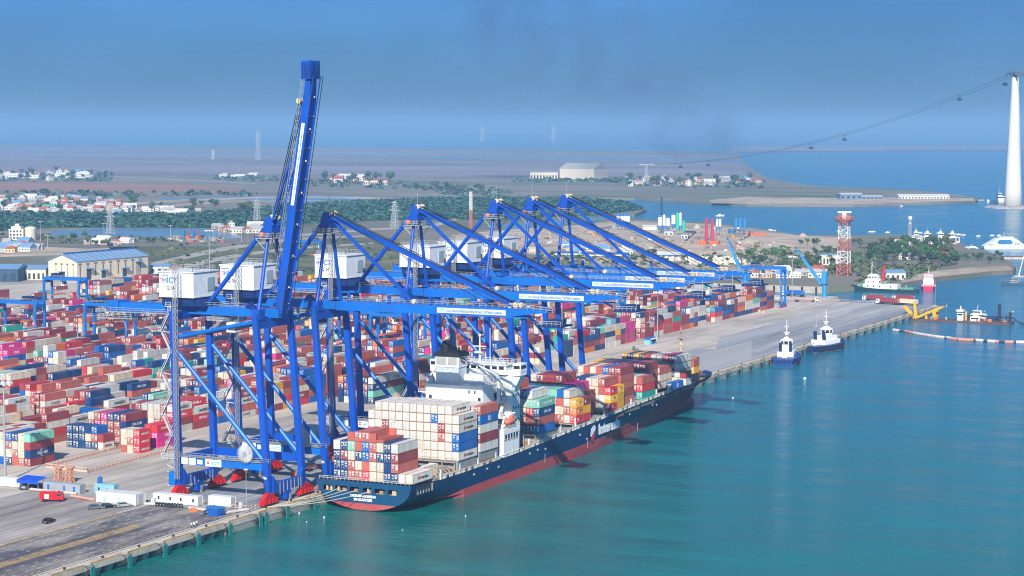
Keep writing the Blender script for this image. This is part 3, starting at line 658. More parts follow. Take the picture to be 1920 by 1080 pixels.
        build('sign_board', sb, WHITE, t)
        d = Vector(B(1, 0)) - Vector(B(0, 0)); nrm = Vector(B(0, 1)) - Vector(B(0, 0))
        text(t, 'TÂN CẢNG HẢI PHÒNG INTERNATIONAL CONTAINER TERMINAL', Vector(B(44, .02, -W - .07)), d, nrm, .7, TXB, 19)
    build('sheave', shv, CREAMP, t)
    return t
CRX = [514.5, 546.8, 603.0, 661.5, 691.1, 721.4]
raised_crane = crane(CRX[0], 6, True, 'blue quay crane nearest the camera, its boom raised upright above the others')
base_cranes = []
for i, X in enumerate(CRX[1:]):
    crane(X, 5 - i, False, ['blue quay crane with lowered boom, next behind the one with the raised boom', 'blue quay crane with lowered boom standing over the white container wall and the ship\'s bridge',
          'blue quay crane with lowered boom, fourth along the quay counting the raised one', 'blue quay crane with lowered boom, the last but one along the quay', 'farthest blue quay crane, its lowered boom reaching the gantry by the basin'][i])

# ---------------------------------------------------------------- yard gantries
RTGB = mat('gantry_blue', (0.006, 0.13, 0.46), 0.45, amt_noise=0.1)
def rtg(x, y0, label, span=24.4, hgt=23.0, wb=7.2):
    """portal on tyres, y0 = its seaward legs"""
    t = thing('yard_gantry', label, 'gantry crane', (x, y0, Q), 'blue rubber-tyred yard gantries')
    for sy in (0, 1):
        y = y0 + sy * span
        for sx in (-1, 1):
            b = MB(); b.box(x + sx * wb / 2 - .45, y - .6, Q + 2.2, x + sx * wb / 2 + .45, y + .6, Q + hgt - 1.6); build('leg', b, RTGB, t)
        b = MB(); b.box(x - wb / 2 - 2, y - .5, Q + 1.2, x + wb / 2 + 2, y + .5, Q + 2.2); build('sill_beam', b, RTGB, t)
        wv = MB()
        for j in (-wb / 2 - 1.3, -wb / 2 + 1.1, wb / 2 - 1.1, wb / 2 + 1.3): wv.tube((x + j, y - .4, Q + .8), (x + j, y + .4, Q + .8), .8, 10)
        build('wheel', wv, mat('tyre_red' if 'basin' in label else 'tyre_black', (0.45, .02, .02) if 'basin' in label else (.03, .03, .03), .8), t)
        b = MB(); b.box(x - wb / 2 - .4, y - .7, Q + hgt - 1.6, x + wb / 2 + .4, y + .7, Q + hgt); build('end_beam', b, RTGB, t)
    for sx in (-1, 1):
        b = MB(); b.box(x + sx * 2.6 - .5, y0 - .9, Q + hgt, x + sx * 2.6 + .5, y0 + span + .9, Q + hgt + 1.7); build('girder', b, RTGB, t)
    ty = y0 + span * (.72 if int(x) % 2 else .25)
    b = MB(); b.box(x - 3.3, ty - 3, Q + hgt + 1.7, x + 3.3, ty + 3, Q + hgt + 2.2)
    for j in range(4): b.box(x - 2.6, ty - 2.6 + j * 1.4, Q + hgt + 2.2, x - 1.2 + .6 * (j % 2), ty - 1.6 + j * 1.4, Q + hgt + 3.8); b.box(x + .2, ty - 2.6 + j * 1.4, Q + hgt + 2.2, x + 2.2, ty - 1.9 + j * 1.4, Q + hgt + 3.2 + .6 * (j % 2))
    build('trolley', b, NAVY, t)
    b = MB(); b.box(x - 1.2, ty - 5.4, Q + hgt - 3.2, x + 1.2, ty - 3.2, Q + hgt - .4); b.box(x - 1.25, ty - 5.45, Q + hgt - 2.4, x + 1.25, ty - 4, Q + hgt - 1.2, 1); build('cab', b, [WHITE, DKR], t)
    b = MB(); b.box(x - 6.1 , ty - 1.1, Q + 14.6, x + 6.1, ty + 1.1, Q + 15.1)
    for sx in (-1, 1):
        for sy in (-1, 1): b.tube((x + sx * 1.6, ty + sy * .9, Q + 15), (x + sx * 1.6, ty + sy * .9, Q + hgt), .07, 4, 1)
    build('spreader', b, [mat('spreader_orange', (0.62, 0.13, 0.03), .5), BLACK], t)
    b = MB(); b.box(x - 3.2, y0 + span + .7, Q + 2.2, x + 2, y0 + span + 2.0, Q + 4.6); b.rail([(x - 3.4, y0 - 1.0, Q + hgt + 1.7), (x - 3.4, y0 + span + 1, Q + hgt + 1.7)], 1.1, .09, 2.5)
    for k in range(4): b.beam((x - wb / 2 - .7, y0 - 1 + (k % 2) * 2, Q + 3 + k * 4.6), (x - wb / 2 - .7, y0 + 1 - (k % 2) * 2, Q + 7.6 + k * 4.6), .5, .2)
    build('engine_box', b, GALV, t)
    return t
for x, y0, lab in ((943, 727.5, 'blue yard gantry farthest up the left of the yard, near the cream warehouse'), (808, 649.5, 'blue yard gantry cut by the left edge of the photo'),
                   (815, 600.5, 'blue yard gantry standing behind the back end of the raised crane\'s girder'), (827, 448.4, 'blue yard gantry seen between the lowered cranes, empty bay in front'),
                   (836, 474.6, 'blue yard gantry seen through the second crane\'s legs'), (1326, 802, 'small far blue gantry left of the white machinery house'),
                   (1203, 402.6, 'blue gantry with red wheels at the far end of the yard by the basin'), (905, 474, 'blue yard gantry half hidden behind the ship\'s funnel'), (1010, 426.8, 'blue yard gantry right of the ship\'s bridge among stacks')):
    rtg(x, y0, lab)
# ---------------------------------------------------------------- container ship
HULL = mat('hull_navy', (0.003, 0.028, 0.095), 0.42, amt_noise=0.12, scale=0.1, dirt=(0.010, 0.045, 0.115), dirt_amt=.6, dscale=.08)
BOOT = mat('boot_topping_red', (0.40, 0.06, 0.065), 0.6, amt_noise=0.15, scale=0.15, stretch=(.3, 1, 1.5), dirt=(0.33, 0.12, 0.11), dirt_amt=.6, dscale=.12)
DECKM = mat('deck_brown', (0.30, 0.20, 0.14), 0.85, amt_noise=0.3, scale=0.2)
HATCH = mat('hatch_grey', (0.25, 0.28, 0.29), 0.7, amt_noise=0.25, scale=0.3, dirt=(0.3, 0.18, 0.1), dirt_amt=.6, dscale=.3)
SHW = mat('ship_white', (0.78, 0.79, 0.79), 0.5, amt_noise=0.05, scale=0.2, dirt=(0.6, 0.56, 0.5), dirt_amt=.35, dscale=.15)
SHG = mat('ship_pale_grey', (0.54, 0.61, 0.64), 0.5, amt_noise=0.06, scale=0.2)
BUFF = mat('mast_buff', (0.62, 0.47, 0.30), 0.5, amt_noise=0.1)
DARKG = mat('dark_glass', (0.02, 0.03, 0.045), 0.15)
RUST = mat('rust_brown', (0.28, 0.15, 0.08), 0.8, amt_noise=0.3, scale=1)
YC = 304.7
ship = thing('container_ship', 'long navy blue container ship with red boot topping moored under the cranes', 'ship', (660, YC, 0))
def sheer(x):                                              # deck edge height
    pts = [(526, 8.5), (545, 7.6), (570, 7.5), (590, 7.9), (610, 8.7), (650, 9.9), (700, 11.8), (735, 12.6), (765, 12.9), (790, 12.5), (806, 12.2)]
    for (a, za), (b, zb) in zip(pts, pts[1:]):
        if x <= b: return za + (zb - za) * (x - a) / (b - a)
    return pts[-1][1]
def zst(x): return -1.6 if x < 788 else -1.6 + (x - 788) * .72   # stem rake
def halfb(x, f):                                           # half breadth: f = 0 at the keel line, 1 at the deck
    deck = 15.9 if x < 690 else 15.9 * max(0.0, 1 - ((x - 690) / 116.5) ** 3.4) ** .5 if x < 806.5 else 0
    if x < 560:
        k = (x - 526) / 34
        low = 8.2 + 7.7 * min(1, k * 1.5)
    else:
        wl = 15.9 if x < 640 else 15.9 * max(0.0, 1 - ((x - 640) / 152.0) ** 1.45)
        low = wl
    low = min(low, deck)
    if x < 560:
        s = (1 - (1 - f) ** 2.6) ** .6; return 15.9 * (s + (1 - s) * min(1, (x - 526) / 30) ** 1.3)
    g = f ** (2.2 if x > 680 else .42 if x < 552 else .55)
    return low + (deck - low) * g
xs = [526, 530, 536, 545, 560, 600, 640, 665, 690, 705, 720, 735, 748, 758, 768, 776, 783, 789, 794, 798.5, 802, 804.5, 806.2]
def boot(x): return 2.0 + max(0, (x - 526)) * .0135 + max(0, x - 665) * .022 + max(0, x - 705) * .045
def botz(x): return (-.1 if x < 533 else -1.5) if x < 770 else -1.5
hb, rb = MB(), MB()
NR = 9
def side(x, sgn, z0, z1, n):
    out = []
    for k in range(n + 1):
        z = z0 + (z1 - z0) * k / n
        f = max(0.0, min(1.0, (z + 1.0) / (sheer(x) + 1.0))) if x > 560 and x < 788 else max(0.0, min(1.0, (z - (zst(x) if x > 700 else 0)) / (sheer(x) - (zst(x) if x > 700 else 0))))
        out.append((x, YC + sgn * halfb(x, f), z))
    return out
def tz(k, x):                                              # transom curve: rounded lower corners
    return k
rings_u, rings_l = [], []
for x in xs:
    zb = boot(x)
    zb = min(zb, sheer(x) - 1.5)
    u = side(x, -1, zb, sheer(x), 8); rings_u.append(u)
for sgn in (-1, 1):
    ru = []; rl = []
    for x in xs:
        zb = max(min(boot(x), sheer(x) - 1.5), zst(x)) if x < 805 else sheer(x) - .3
        ru.append(side(x, sgn, zb, sheer(x), 8)); rl.append(side(x, sgn, min(zb, max(zst(x), -1.6 if x > 531 else .2)), zb, 3))
    if sgn == -1:                                          # round the transom corner
        pass
    for rr, bm_ in ((ru, hb), (rl, rb)):
        n = len(rr[0]); o = len(bm_.v)
        bm_.v += [p for r in rr for p in r]
        for k in range(len(rr) - 1):
            for i in range(n - 1):
                a, b2, c, d = o + k * n + i, o + k * n + i + 1, o + (k + 1) * n + i + 1, o + (k + 1) * n + i
                bm_.f.append((a, d, c, b2) if sgn == -1 else (a, b2, c, d)); bm_.m.append(0)
        # stem / transom handled below
# transom, with the mooring deck openings cut out of it
tr = MB()
def tline(z): return halfb(526, max(0, min(1, z / sheer(526))))
zz = [.2, .6, 1.0, 1.4, 1.8, 2.2, 2.8, 3.5, 4.4, 5.35, 6.9, 7.6, 8.5]
holes = [(-13.6, -10.4), (-9.6, -5.6), (-4.6, -1.6), (-.2, 2.6), (3.8, 7.2), (8.4, 11.2)]
for a, b2 in zip(zz, zz[1:]):
    ya, yb = tline(a), tline(b2); mm = 1 if b2 <= 2.25 else 0
    if abs(a - 5.35) < .01:
        cuts = [-ya] + [c for h2 in holes for c in h2] + [ya]
        for i in range(0, len(cuts), 2): tr.quad((526, YC - cuts[i], a), (526, YC - cuts[i + 1], a), (526, YC - (cuts[i + 1] if i + 2 < len(cuts) else yb), b2), (526, YC - (cuts[i] if i else -yb), b2), mm)
    else: tr.quad((526, YC + ya, a), (526, YC - ya, a), (526, YC - yb, b2), (526, YC + yb, b2), mm)
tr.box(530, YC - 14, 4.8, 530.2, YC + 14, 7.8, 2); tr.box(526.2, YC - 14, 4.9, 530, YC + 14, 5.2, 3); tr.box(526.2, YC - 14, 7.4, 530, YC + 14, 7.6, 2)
for y in (-12.8, -11.4, -8.9, 1.2, 9.6, 10.3): tr.box(526.6, YC - y - .25, 5.2, 527.4, YC - y + .25, 7, 4)
for y in (-7, -3, 1.6, 5.5): tr.box(526.8, YC - y - .6, 5.2, 528, YC - y + .6, 6.2, 3)
hull = build('hull', hb, [HULL], ship, smooth=False)
build('boot_topping', rb, [BOOT], ship)
build('transom', tr, [mat('transom_navy_sunlit', (0.007, 0.06, 0.14), .45, amt_noise=.1, scale=.2), BOOT, mat('deck_shadow', (.03, .035, .045), .9), DECKM, BUFF], ship)  # lighter copy of the hull navy: sunlight on the stern put into the colour
dk_ = MB()
outl = [(x, YC - halfb(x, 1) + .35) for x in xs] ; outr = [(x, YC + halfb(x, 1) - .35) for x in reversed(xs)]
n_ = len(xs)
dk_.add([(x, y, sheer(x) - 1.1) for x, y in outl] + [(x, y, sheer(x) - 1.1) for x, y in outr], [(i, i + 1, 2 * n_ - 2 - i, 2 * n_ - 1 - i) for i in range(n_ - 1)])
build('deck', dk_, DECKM, ship)
bu = MB()                                                   # bulb
bu.loft([[(x, YC + r * .62 * math.cos(a), .2 + r * math.sin(a)) for a in [2 * math.pi * i / 10 for i in range(10)]] for x, r in ((780, 2.6), (786, 2.9), (791, 2.6), (794.5, 1.9), (796.3, .8))])
bu.box(527.5, YC - .4, -1, 530, YC + .4, 1.3)
build('bulb', bu, BOOT, ship, smooth=True)
# bulwark posts, lashing stanchions
lp = MB()
for i in range(46):
    x = 545 + i * 4.1
    if x > 742: break
    y, z = YC - halfb(x, 1) + .1, sheer(x)
    if i % 3 == 0: lp.extr([(x, y, z - .2), (x + 1.3, y, z - .2), (x + .9, y + .2, z + 2.9), (x + .45, y + .2, z + 2.9)], (0, .5, 0))
    for j in (1.6, 2.5, 3.3): lp.box(x + j, y, z - .2, x + j + .28, y + .25, z + 1.2)
    lp.box(x, y + .02, z + .9, x + 4.1, y + .2, z + 1.1)
lp.rail([(526.3, YC + 15.3, 8.5), (526.3, YC - 15.3, 8.5)], 1.0, .07, 1.4)
build('bulwark_stay', lp, mat('stay_grey', (.5, .5, .47), .7, amt_noise=.2), ship)
# hatch covers and lashing bridges
SB = {'stern': (528.4, 8.6), 'wall': (557.0, 11.4), 'house': (571.5, 12.0), 'a': (614.4, 12.0), 'b': (644.0, 11.6), 'c': (673.8, 12.3), 'c2': (688.6, 12.6), 'd': (703.2, 12.9), 'd2': (732.4, 13.0), 'e': (747.2, 13.4), 'f': (762.6, 16.0)}
hc, lb = MB(), MB()
for k, (x, z) in SB.items():
    if k in ('stern', 'f', 'd2'): continue
    wy = min(15.4, halfb(x + 12, 1) - .5)
    hc.box(x - .4, YC - wy, z - 2.6, x + 12.6, YC + wy, z - .12, 0)
    hc.box(x - .4, YC - wy - .05, sheer(x) - 1.5, x + 12.6, YC + wy - 3, z - 2.6, 1)
for x in (629.4, 659.2):
    hc.box(x - .4, YC - 15, 8.8 + (x - 629) * .03, x + 12.4, YC + 15, 10.4 + (x - 629) * .03, 0); hc.box(x - .4, YC - 14.8, 7, x + 12.4, YC + 14.8, 8.8 + (x - 629) * .03, 1)
for x, z in ((555.2, 11.2), (570.2, 11.6), (584.4, 11.6), (612.6, 11.8), (628, 11.8), (642.3, 11.6), (657.4, 11.8), (672.2, 12.2), (687.2, 12.6), (701.6, 12.8), (716.8, 13), (745.6, 13.4)):
    wy = min(15.2, halfb(x + 6, 1) - .7)
    lb.box(x - .5, YC - wy, z - .1, x + .5, YC + wy, z + .1); lb.rail([(x - .5, YC - wy, z + .1), (x - .5, YC + wy, z + .1)], 1.1, .08, 2.6)
    for j in range(8): lb.box(x - .2, YC - wy + j * 4.3, sheer(x) - 1, x + .2, YC - wy + j * 4.3 + .3, z)
lb.box(541.4, YC - 15.3, 7.6, 555, YC - 12.6, 8.3); lb.box(548, YC - 13, 8.3, 554.8, YC - 7, 10.2)
hc.box(541, YC - 14, 7, 556, YC + 14, 8.2, 0)
for j in range(7): lb.beam((541.5 + j * 2.2, YC - 15.2, 8.2), (541.5 + j * 2.2, YC - 13.5, 10.2), .25, .25)
build('hatch_cover', hc, [HATCH, RUST], ship)
build('lashing_bridge', lb, [mat('lashing_rust', (.34, .28, .22), .8, amt_noise=.3, scale=1)], ship)
# superstructure
hs_ = MB()
hs_.box(586, YC - 9, 7.5, 603, YC + 11.4, 30.5); hs_.box(598, YC - 13.6, 7.5, 604, YC + 13.6, 32.8)
hs_.box(590.5, YC - 7, 30.5, 603, YC + 10, 33.4); hs_.box(585.8, YC - 9.3, 30.3, 603, YC + 11.7, 30.55)
hs_.box(594, YC - 13.8, 24.5, 598, YC - 9, 24.7); hs_.box(594, YC - 13.8, 19.5, 598, YC - 9, 19.7)
hs_.box(586, YC + 11.4, 24.5, 594, YC + 14.2, 24.7); hs_.box(586, YC + 11.4, 27.6, 594, YC + 14.2, 27.8)
hs_.box(588, YC - 15.6, 8, 599, YC - 9, 16.6)
build('deckhouse', hs_, SHW, ship)
br_ = MB()
br_.box(597, YC - 12, 33.2, 604.2, YC + 12, 36.2); br_.box(598.4, YC - 16.4, 33.0, 603, YC + 16.4, 34.3); br_.box(596.6, YC - 12.4, 36.2, 604.6, YC + 12.4, 36.5)
for s in (-1, 1):
    br_.box(598.4, YC + s * 15.1 - 1.4, 34.3, 603, YC + s * 15.1 + 1.4, 36.9)
    br_.extr([(599, YC + s * 16.3, 33), (599, YC + s * 13.5, 33), (599, YC + s * 13.5, 27.5)], (3.4, 0, 0))
build('bridge', br_, SHW, ship)
wn = MB()
for s in (-1, 1):
    wn.box(598.3, YC + s * 15.1 - 1.1, 35.2, 598.42, YC + s * 15.1 + 1.1, 36.3); wn.box(598.8, YC + s * 15.1 - 1.45, 35.2, 602.6, YC + s * 15.1 + 1.45, 36.3)
for j in range(9): wn.box(596.9, YC - 11.2 + j * 2.5, 34.9, 597.0, YC - 9.4 + j * 2.5, 35.9)
for y, z in ((-4.5, 28.1), (-6.6, 28.1), (2, 20), (-2, 20)): wn.box(585.9, YC + y, z, 586, YC + y + .5, z + 1)
for z in (14, 18, 22, 26, 30): 
    for j in range(3): wn.box(599 + j * 1.8, YC - 13.66, z, 599.7 + j * 1.8, YC - 13.58, z + .9)
for j in range(5): wn.box(589 + j * 2, YC - 15.66, 13.2, 590.2 + j * 2, YC - 15.58, 15.2)
build('window', wn, DARKG, ship)
fn = MB(); fn.box(586.4, YC - .3, 30.5, 592, YC + 7.9, 36.3); build('funnel_casing', fn, SHG, ship)
fn = MB(); fn.box(586.2, YC - .5, 36.3, 592.2, YC + 8.1, 39.6); fn.box(586.15, YC - .55, 36.2, 592.3, YC + 8.15, 36.5, 1)
for a, b2 in ((.3, 3.4), (4.2, 7.6)): fn.box(586.1, YC + a, 36.9, 586.2, YC + b2, 39.2, 2)
fn.box(585.8, YC - .9, 39.6, 592.6, YC + 8.5, 40.6, 3); fn.box(586.4, YC - .2, 40.6, 592, YC + 7.8, 41.1, 3)
fu = build('funnel', fn, [SHG, SHW, mat('louvre_grey', (.33, .33, .32), .7, amt_noise=.3, scale=3), mat('soot_black', (.012, .013, .018), .7)], ship)
fn = MB(); fn.loft([[(588.6 + 1.7 * r * math.cos(a), YC + 5.2 + 1.7 * r * math.sin(a), 40.8 + z) for a in [2 * math.pi * i / 12 for i in range(12)]] for r, z in ((1, 0), (1, 1.8), (.85, 2.9), (.5, 3.7), (.05, 4))])
for y in (.6, 1.6, 2.6): fn.tube((588, YC + y, 41), (587.4, YC + y - .6, 42.4), .35, 8)
build('exhaust', fn, MATS['soot_black'], fu)
lg = MB(); lg.add([(587.6, YC - .56, 38.9), (588.2, YC - .56, 39.4), (590.6, YC - .56, 38.6), (590.6, YC - .56, 37.4), (590.0, YC - .56, 36.9), (587.6, YC - .56, 37.9)], [(0, 1, 2, 3, 4, 5)])
lg.quad((588.2, YC - .58, 37.9), (590.2, YC - .58, 37.1), (590.2, YC - .58, 37.8), (588.2, YC - .58, 38.5), 1); lg.quad((588.1, YC - .58, 38.5), (590.2, YC - .58, 37.8), (590.2, YC - .58, 38.05), (588.1, YC - .58, 38.8), 2)
build('emblem', lg, [TXK, TXR, TXW], fu)
dr = MB()
dr.tube((593, YC + 14.2, 24.5), (593, YC + 14.2, 32.5), .7, 8); dr.tube((593, YC + 14, 31.5), (590, YC + 6.5, 39.5), .35, 6)
dr.tube((594.5, YC - 10.5, 24.5), (594.5, YC - 10.5, 33), .6, 8); dr.tube((594.5, YC - 10.5, 33), (596, YC - 2, 36.5), .45, 6, 0, .25); dr.tube((594.3, YC - 10, 31.5), (595.5, YC - 3, 36), .2, 5)
build('derrick', dr, SHW, ship)
vt = MB()
for x, y, w_, d_, h_ in ((593, -6, 1.2, 1.6, 1.5), (595.5, 8.6, 2, 1.4, 2.2), (587, 9.4, 1.4, 1.4, 1.8), (594, 4.2, 1, 1, 2.6), (588.2, -5.5, 1.8, 2, 1.1), (596.4, -8, 1.1, 1.1, 3)): vt.box(x, YC + y, 30.55, x + w_, YC + y + d_, 30.55 + h_)
build('vent', vt, SHG, ship)
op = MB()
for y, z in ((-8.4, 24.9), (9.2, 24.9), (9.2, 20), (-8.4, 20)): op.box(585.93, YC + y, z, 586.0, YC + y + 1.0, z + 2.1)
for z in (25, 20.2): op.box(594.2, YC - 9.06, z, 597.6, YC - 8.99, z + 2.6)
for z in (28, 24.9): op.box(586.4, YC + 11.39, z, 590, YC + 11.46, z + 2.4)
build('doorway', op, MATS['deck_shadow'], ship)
rl = MB()
for y0, y1, z in ((YC - 9.2, YC + 11.6, 30.55), (YC - 13.6, YC - 9.2, 24.7), (YC - 13.6, YC - 9.2, 19.7), (YC + 11.4, YC + 14, 24.7), (YC + 11.4, YC + 14, 27.8)): rl.rail([(586, y0, z), (586, y1, z)] if z > 30 or y0 > YC else [(594.2, y0, z), (594.2, y1, z)], 1.1, .08, 1.2)
rl.rail([(586, YC - 9.2, 30.55), (598, YC - 9.2, 30.55)], 1.1, .08, 1.5); rl.rail([(597, YC - 12.2, 36.5), (604, YC - 12.2, 36.5), (604, YC + 12.2, 36.5)], 1.2, .08, 1.5); rl.rail([(597, YC + 12.2, 36.5), (597, YC - 12.2, 36.5)], 1.2, .08, 1.5)
for k in range(4):
    for yy in (YC - 11.6, YC + 12.6):
        z = 12.5 + k * 4.6; rl.beam((587 + (k % 2) * 3 + (7 if yy < YC else 0), yy, z), (590 - (k % 2) * 3 + (7 if yy < YC else 0), yy, z + 4.6), 1.0, .3)
rl.rail([(588, YC - 15.5, 16.6), (599, YC - 15.5, 16.6)], 1.2, .09, 1.3); rl.rail([(588, YC - 15.6, 12.4), (599, YC - 15.6, 12.4)], 1.2, .09, 1.3)
build('railing', rl, mat('rail_white_worn', (.55, .54, .5), .6), ship)
ms = MB(); ms.tube((602, YC, 36.5), (602, YC, 44.5), .45, 6, 0, .2); ms.box(601.5, YC - 2.2, 41.4, 602.5, YC + 2.2, 41.7); ms.box(600.8, YC - 1.5, 39.4, 601.6, YC + 1.5, 39.9); ms.lathe((602, YC, 44.5), [(.05, 0), (.5, .3), (.5, .8), (.1, 1.2)], 8)
ms.lathe((599, YC + 5, 36.5), [(.3, 0), (.3, 1.5), (.8, 1.8), (.8, 2.6), (.2, 3)], 8); ms.tube((599.5, YC - 5, 36.5), (599.5, YC - 5, 48), .12, 5)
build('radar_mast', ms, mat('mast_cream', (.72, .62, .45), .5), ship)
fmst = MB(); fmst.tube((779, 303.6, 12.5), (779, 303.6, 30.2), .75, 8, 0, .4); fmst.box(778.4, 302.2, 25.2, 779.6, 305, 25.5); fmst.box(778.4, 302.5, 27.4, 779.6, 304.7, 27.6); fmst.tube((779, 303.6, 30), (779, 303.6, 32.6), .12, 5)
build('foremast', fmst, BUFF, ship)
bw = MB(); bw.box(763, YC - 9.8, 15.0, 776, YC + 9.8, 15.9, 0)
for j in range(4): bw.box(764 + j * 3.6, YC - 10.2, 11.6, 764.5 + j * 3.6, YC - 9.6, 15)
bw.box(775, YC - 9.6, 11, 776, YC - 8.8, 15.5, 0); bw.box(771, YC - 6, 11.4, 773.5, YC - 3, 13.4, 0); bw.tube((786, YC - 4, 12), (786, YC - 4, 14.6), .5, 8, 1)
build('mooring_platform', bw, [BUFF, HULL], ship)
lbm = MB(); lbm.loft([[(594 + t, 289.9 + r * 1.25 * math.cos(a), 18.9 + r * 1.1 * math.sin(a)) for a in [2 * math.pi * i / 10 for i in range(10)]] for t, r in ((-3.2, .15), (-2.6, .8), (-1, 1), (1.4, 1), (2.6, .8), (3.3, .2))])
lb_ = thing('lifeboat', 'orange enclosed lifeboat in davits on the side of the navy ship', 'lifeboat', (594, 289.9, 17.8))
build('hull', lbm, mat('lifeboat_orange', (.62, .17, .10), .5, amt_noise=.1), lb_, smooth=True)
c = MB(); c.box(594.6, 289.3, 19.8, 596.2, 290.5, 20.6); build('canopy', c, MATS['lifeboat_orange'], lb_)
dv = MB()
for x in (591.5, 596.8): dv.beam((x, 291.6, 16.6), (x, 290.4, 21.2), .4, .5); dv.beam((x, 290.6, 21), (x, 289.4, 21.4), .4, .4)
build('davit', dv, SHW, ship)
# writing on the hull
text(ship, 'INTERASIA HORIZON', (525.95, YC + .2, 4.35), (0, -1, 0), (0, 0, 1), .8, TXW, 8.6, bold=.05)
text(ship, 'SINGAPORE', (525.95, YC + .2, 3.25), (0, -1, 0), (0, 0, 1), .85, TXW, 6.2, bold=.05)
ysd = YC - 15.96
text(ship, 'Interasia', (671.9, ysd - .06, 7.35), (1, 0, .045), (0, 0, 1), 3.9, TXW, 18.4, bold=.07)
lg = MB(); lx, lz = 657.4, 6.7
lg.add([(lx - 2.2, ysd - .05, lz - .9), (lx - 1.6, ysd - .05, lz + 1.6), (lx + .9, ysd - .05, lz + 2.8), (lx + 2.4, ysd - .05, lz + 1.9), (lx + 2.3, ysd - .05, lz + .8), (lx - 1.2, ysd - .05, lz - 1.2)], [(0, 5, 4, 3, 2, 1)])
lg.add([(lx - 1.9, ysd - .05, lz - 1.7), (lx + 2.2, ysd - .05, lz + .2), (lx + 2.0, ysd - .05, lz - 1.4), (lx - .4, ysd - .05, lz - 3.2), (lx - 1.4, ysd - .05, lz - 2.7)], [(0, 4, 3, 2, 1)], 1)
build('emblem', lg, [TXW, mat('logo_red', (.6, .03, .07), .5)], ship)
mk = MB()
for x, z in ((566, 5.6), (575, 6.0), (583, 5.4), (606, 6.4), (612, 6.8), (618, 6.2), (646, 7.2), (652, 5.0), (690, 8.8), (712, 9.5), (716, 9.1)):
    mk.box(x, ysd - .04, z, x + .5, ysd - .02, z + .7); mk.box(x + .6, ysd - .04, z + .2, x + 1.3, ysd - .02, z + .4)
for x in (618, 653, 698): mk.box(x, ysd - .04, 2, x + .25, ysd - .02, 5)
build('draught_mark', mk, TXW, ship)
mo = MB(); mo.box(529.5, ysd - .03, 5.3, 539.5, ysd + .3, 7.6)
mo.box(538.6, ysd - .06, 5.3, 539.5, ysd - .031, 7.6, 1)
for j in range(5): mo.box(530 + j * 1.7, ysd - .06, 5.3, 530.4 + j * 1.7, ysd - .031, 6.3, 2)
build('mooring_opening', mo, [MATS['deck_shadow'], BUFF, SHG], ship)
for i, (ya, yb, za, zb) in enumerate(((YC + 5.6, 322.2, 5.9, 4), (YC + 2.4, 322.2, 5.9, 4), (YC - 1.2, 322.2, 5.5, 4), (YC + 9, 322.2, 5.9, 4))):
    xe = 500.5 if i < 2 else 500.5 if i == 2 else 513.9
    P0, P1 = Vector((526.2, ya, za)), Vector((xe, yb, zb)); pts = [P0.lerp(P1, t / 6) - Vector((0, 0, .9 * math.sin(math.pi * t / 6))) for t in range(7)]
    solo('mooring_line', MB().path(pts, .09, 5), mat('rope_pale', (.5, .47, .4), .9), 'pale mooring line from the ship\'s stern to the quay, %s from the quay side' % nth([3, 2, 4, 1][[2, 1, 3, 0].index(i)] if False else [2, 3, 4, 1][i]), 'rope', 'stern mooring lines', (510, 315, 0))
# ---------------------------------------------------------------- shipping containers
CC = {'M': ('maroon', (.28, .044, .05)), 'K': ('rust red', (.43, .108, .082)), 'R': ('bright red', (.60, .032, .045)), 'N': ('navy', (.010, .05, .165)), 'B': ('blue', (.008, .115, .40)),
      'W': ('white', (.63, .60, .54)), 'C': ('cream', (.66, .56, .42)), 'S': ('pale grey', (.58, .58, .54)), 'G': ('mint green', (.19, .50, .37)), 'T': ('sea green', (.015, .36, .26)),
      'Y': ('yellow', (.78, .40, .012)), 'O': ('orange', (.68, .17, .025)), 'P': ('pink', (.62, .03, .22)), 'U': ('purple', (.11, .02, .12)), 'L': ('light blue', (.20, .38, .48)), 'D': ('brown', (.13, .07, .04)), 'V': ('green', (.03, .42, .06))}  # D has crane shade put into its container colour
CM = {k: mat('container_' + n.replace(' ', '_'), c, .5, amt_obj=.10, amt_noise=.14, scale=.5, stretch=(.6, .6, .25), island=.14, detail=6,
             dirt=tuple(x * .55 + .45 * y for x, y in zip(c, (.25, .17, .12))), dirt_amt=.45, dscale=.35) for k, (n, c) in CC.items()}
MARK = mat('door_mark_white', (.68, .66, .62), .6); LOGOL = mat('star_blue', (.25, .55, .72), .5)
CON = []                                                    # every container: dict
YB = {}
def con(x, y, z, c, ln=12.19, h=2.59, w=2.4, where='', txt=None, kind='box', front=None):
    CON.append(dict(x0=x, x1=x + ln, y0=y, y1=y + w, z0=z, z1=z + h, c=c, where=where, txt=txt, kind=kind, ln=ln, h=h, door=(front if front is not None else rc.random() < (.25 if c in 'WS' else .8)), v=rc.randrange(3)))
rc = random.Random(11)
COLW = ['the sea side', 'the sea side', 'the sea side', 'the sea side']
def col(bay, x, z, k, tiers, h=2.85, ln=12.19, txt=None, y00=289.0):
    """tiers: bottom to top; '.' leaves a gap; a pair such as 'YM' in a list is two short ones"""
    for t, c in enumerate(tiers):
        wh = (bay, k, t)
        y = y00 + 2.45 * k; zz = z + h * t
        tx = (txt or {}).get(t)
        if c == '.': continue
        if len(c) == 2:
            con(x, y, zz, c[0], 6.06, h - .06, 2.4, wh + ('aft',), tx); con(x + 6.13, y, zz, c[1], 6.06, h - .06, 2.4, wh + ('forward',), tx)
        elif c == 'F': con(x, y, zz, 'K', 12.19, 2.6, 2.4, wh, None, 'flat', False)
        elif c == 'f': con(x, y, zz, 'K', 12.19, .75, 2.4, wh, None, 'flatlow', False)
        elif c == 't': con(x, y, zz, 'W', 6.06, 2.6, 2.4, wh, None, 'tank', False)
        else: con(x, y, zz, c, ln, h - .1, 2.37, wh, tx)
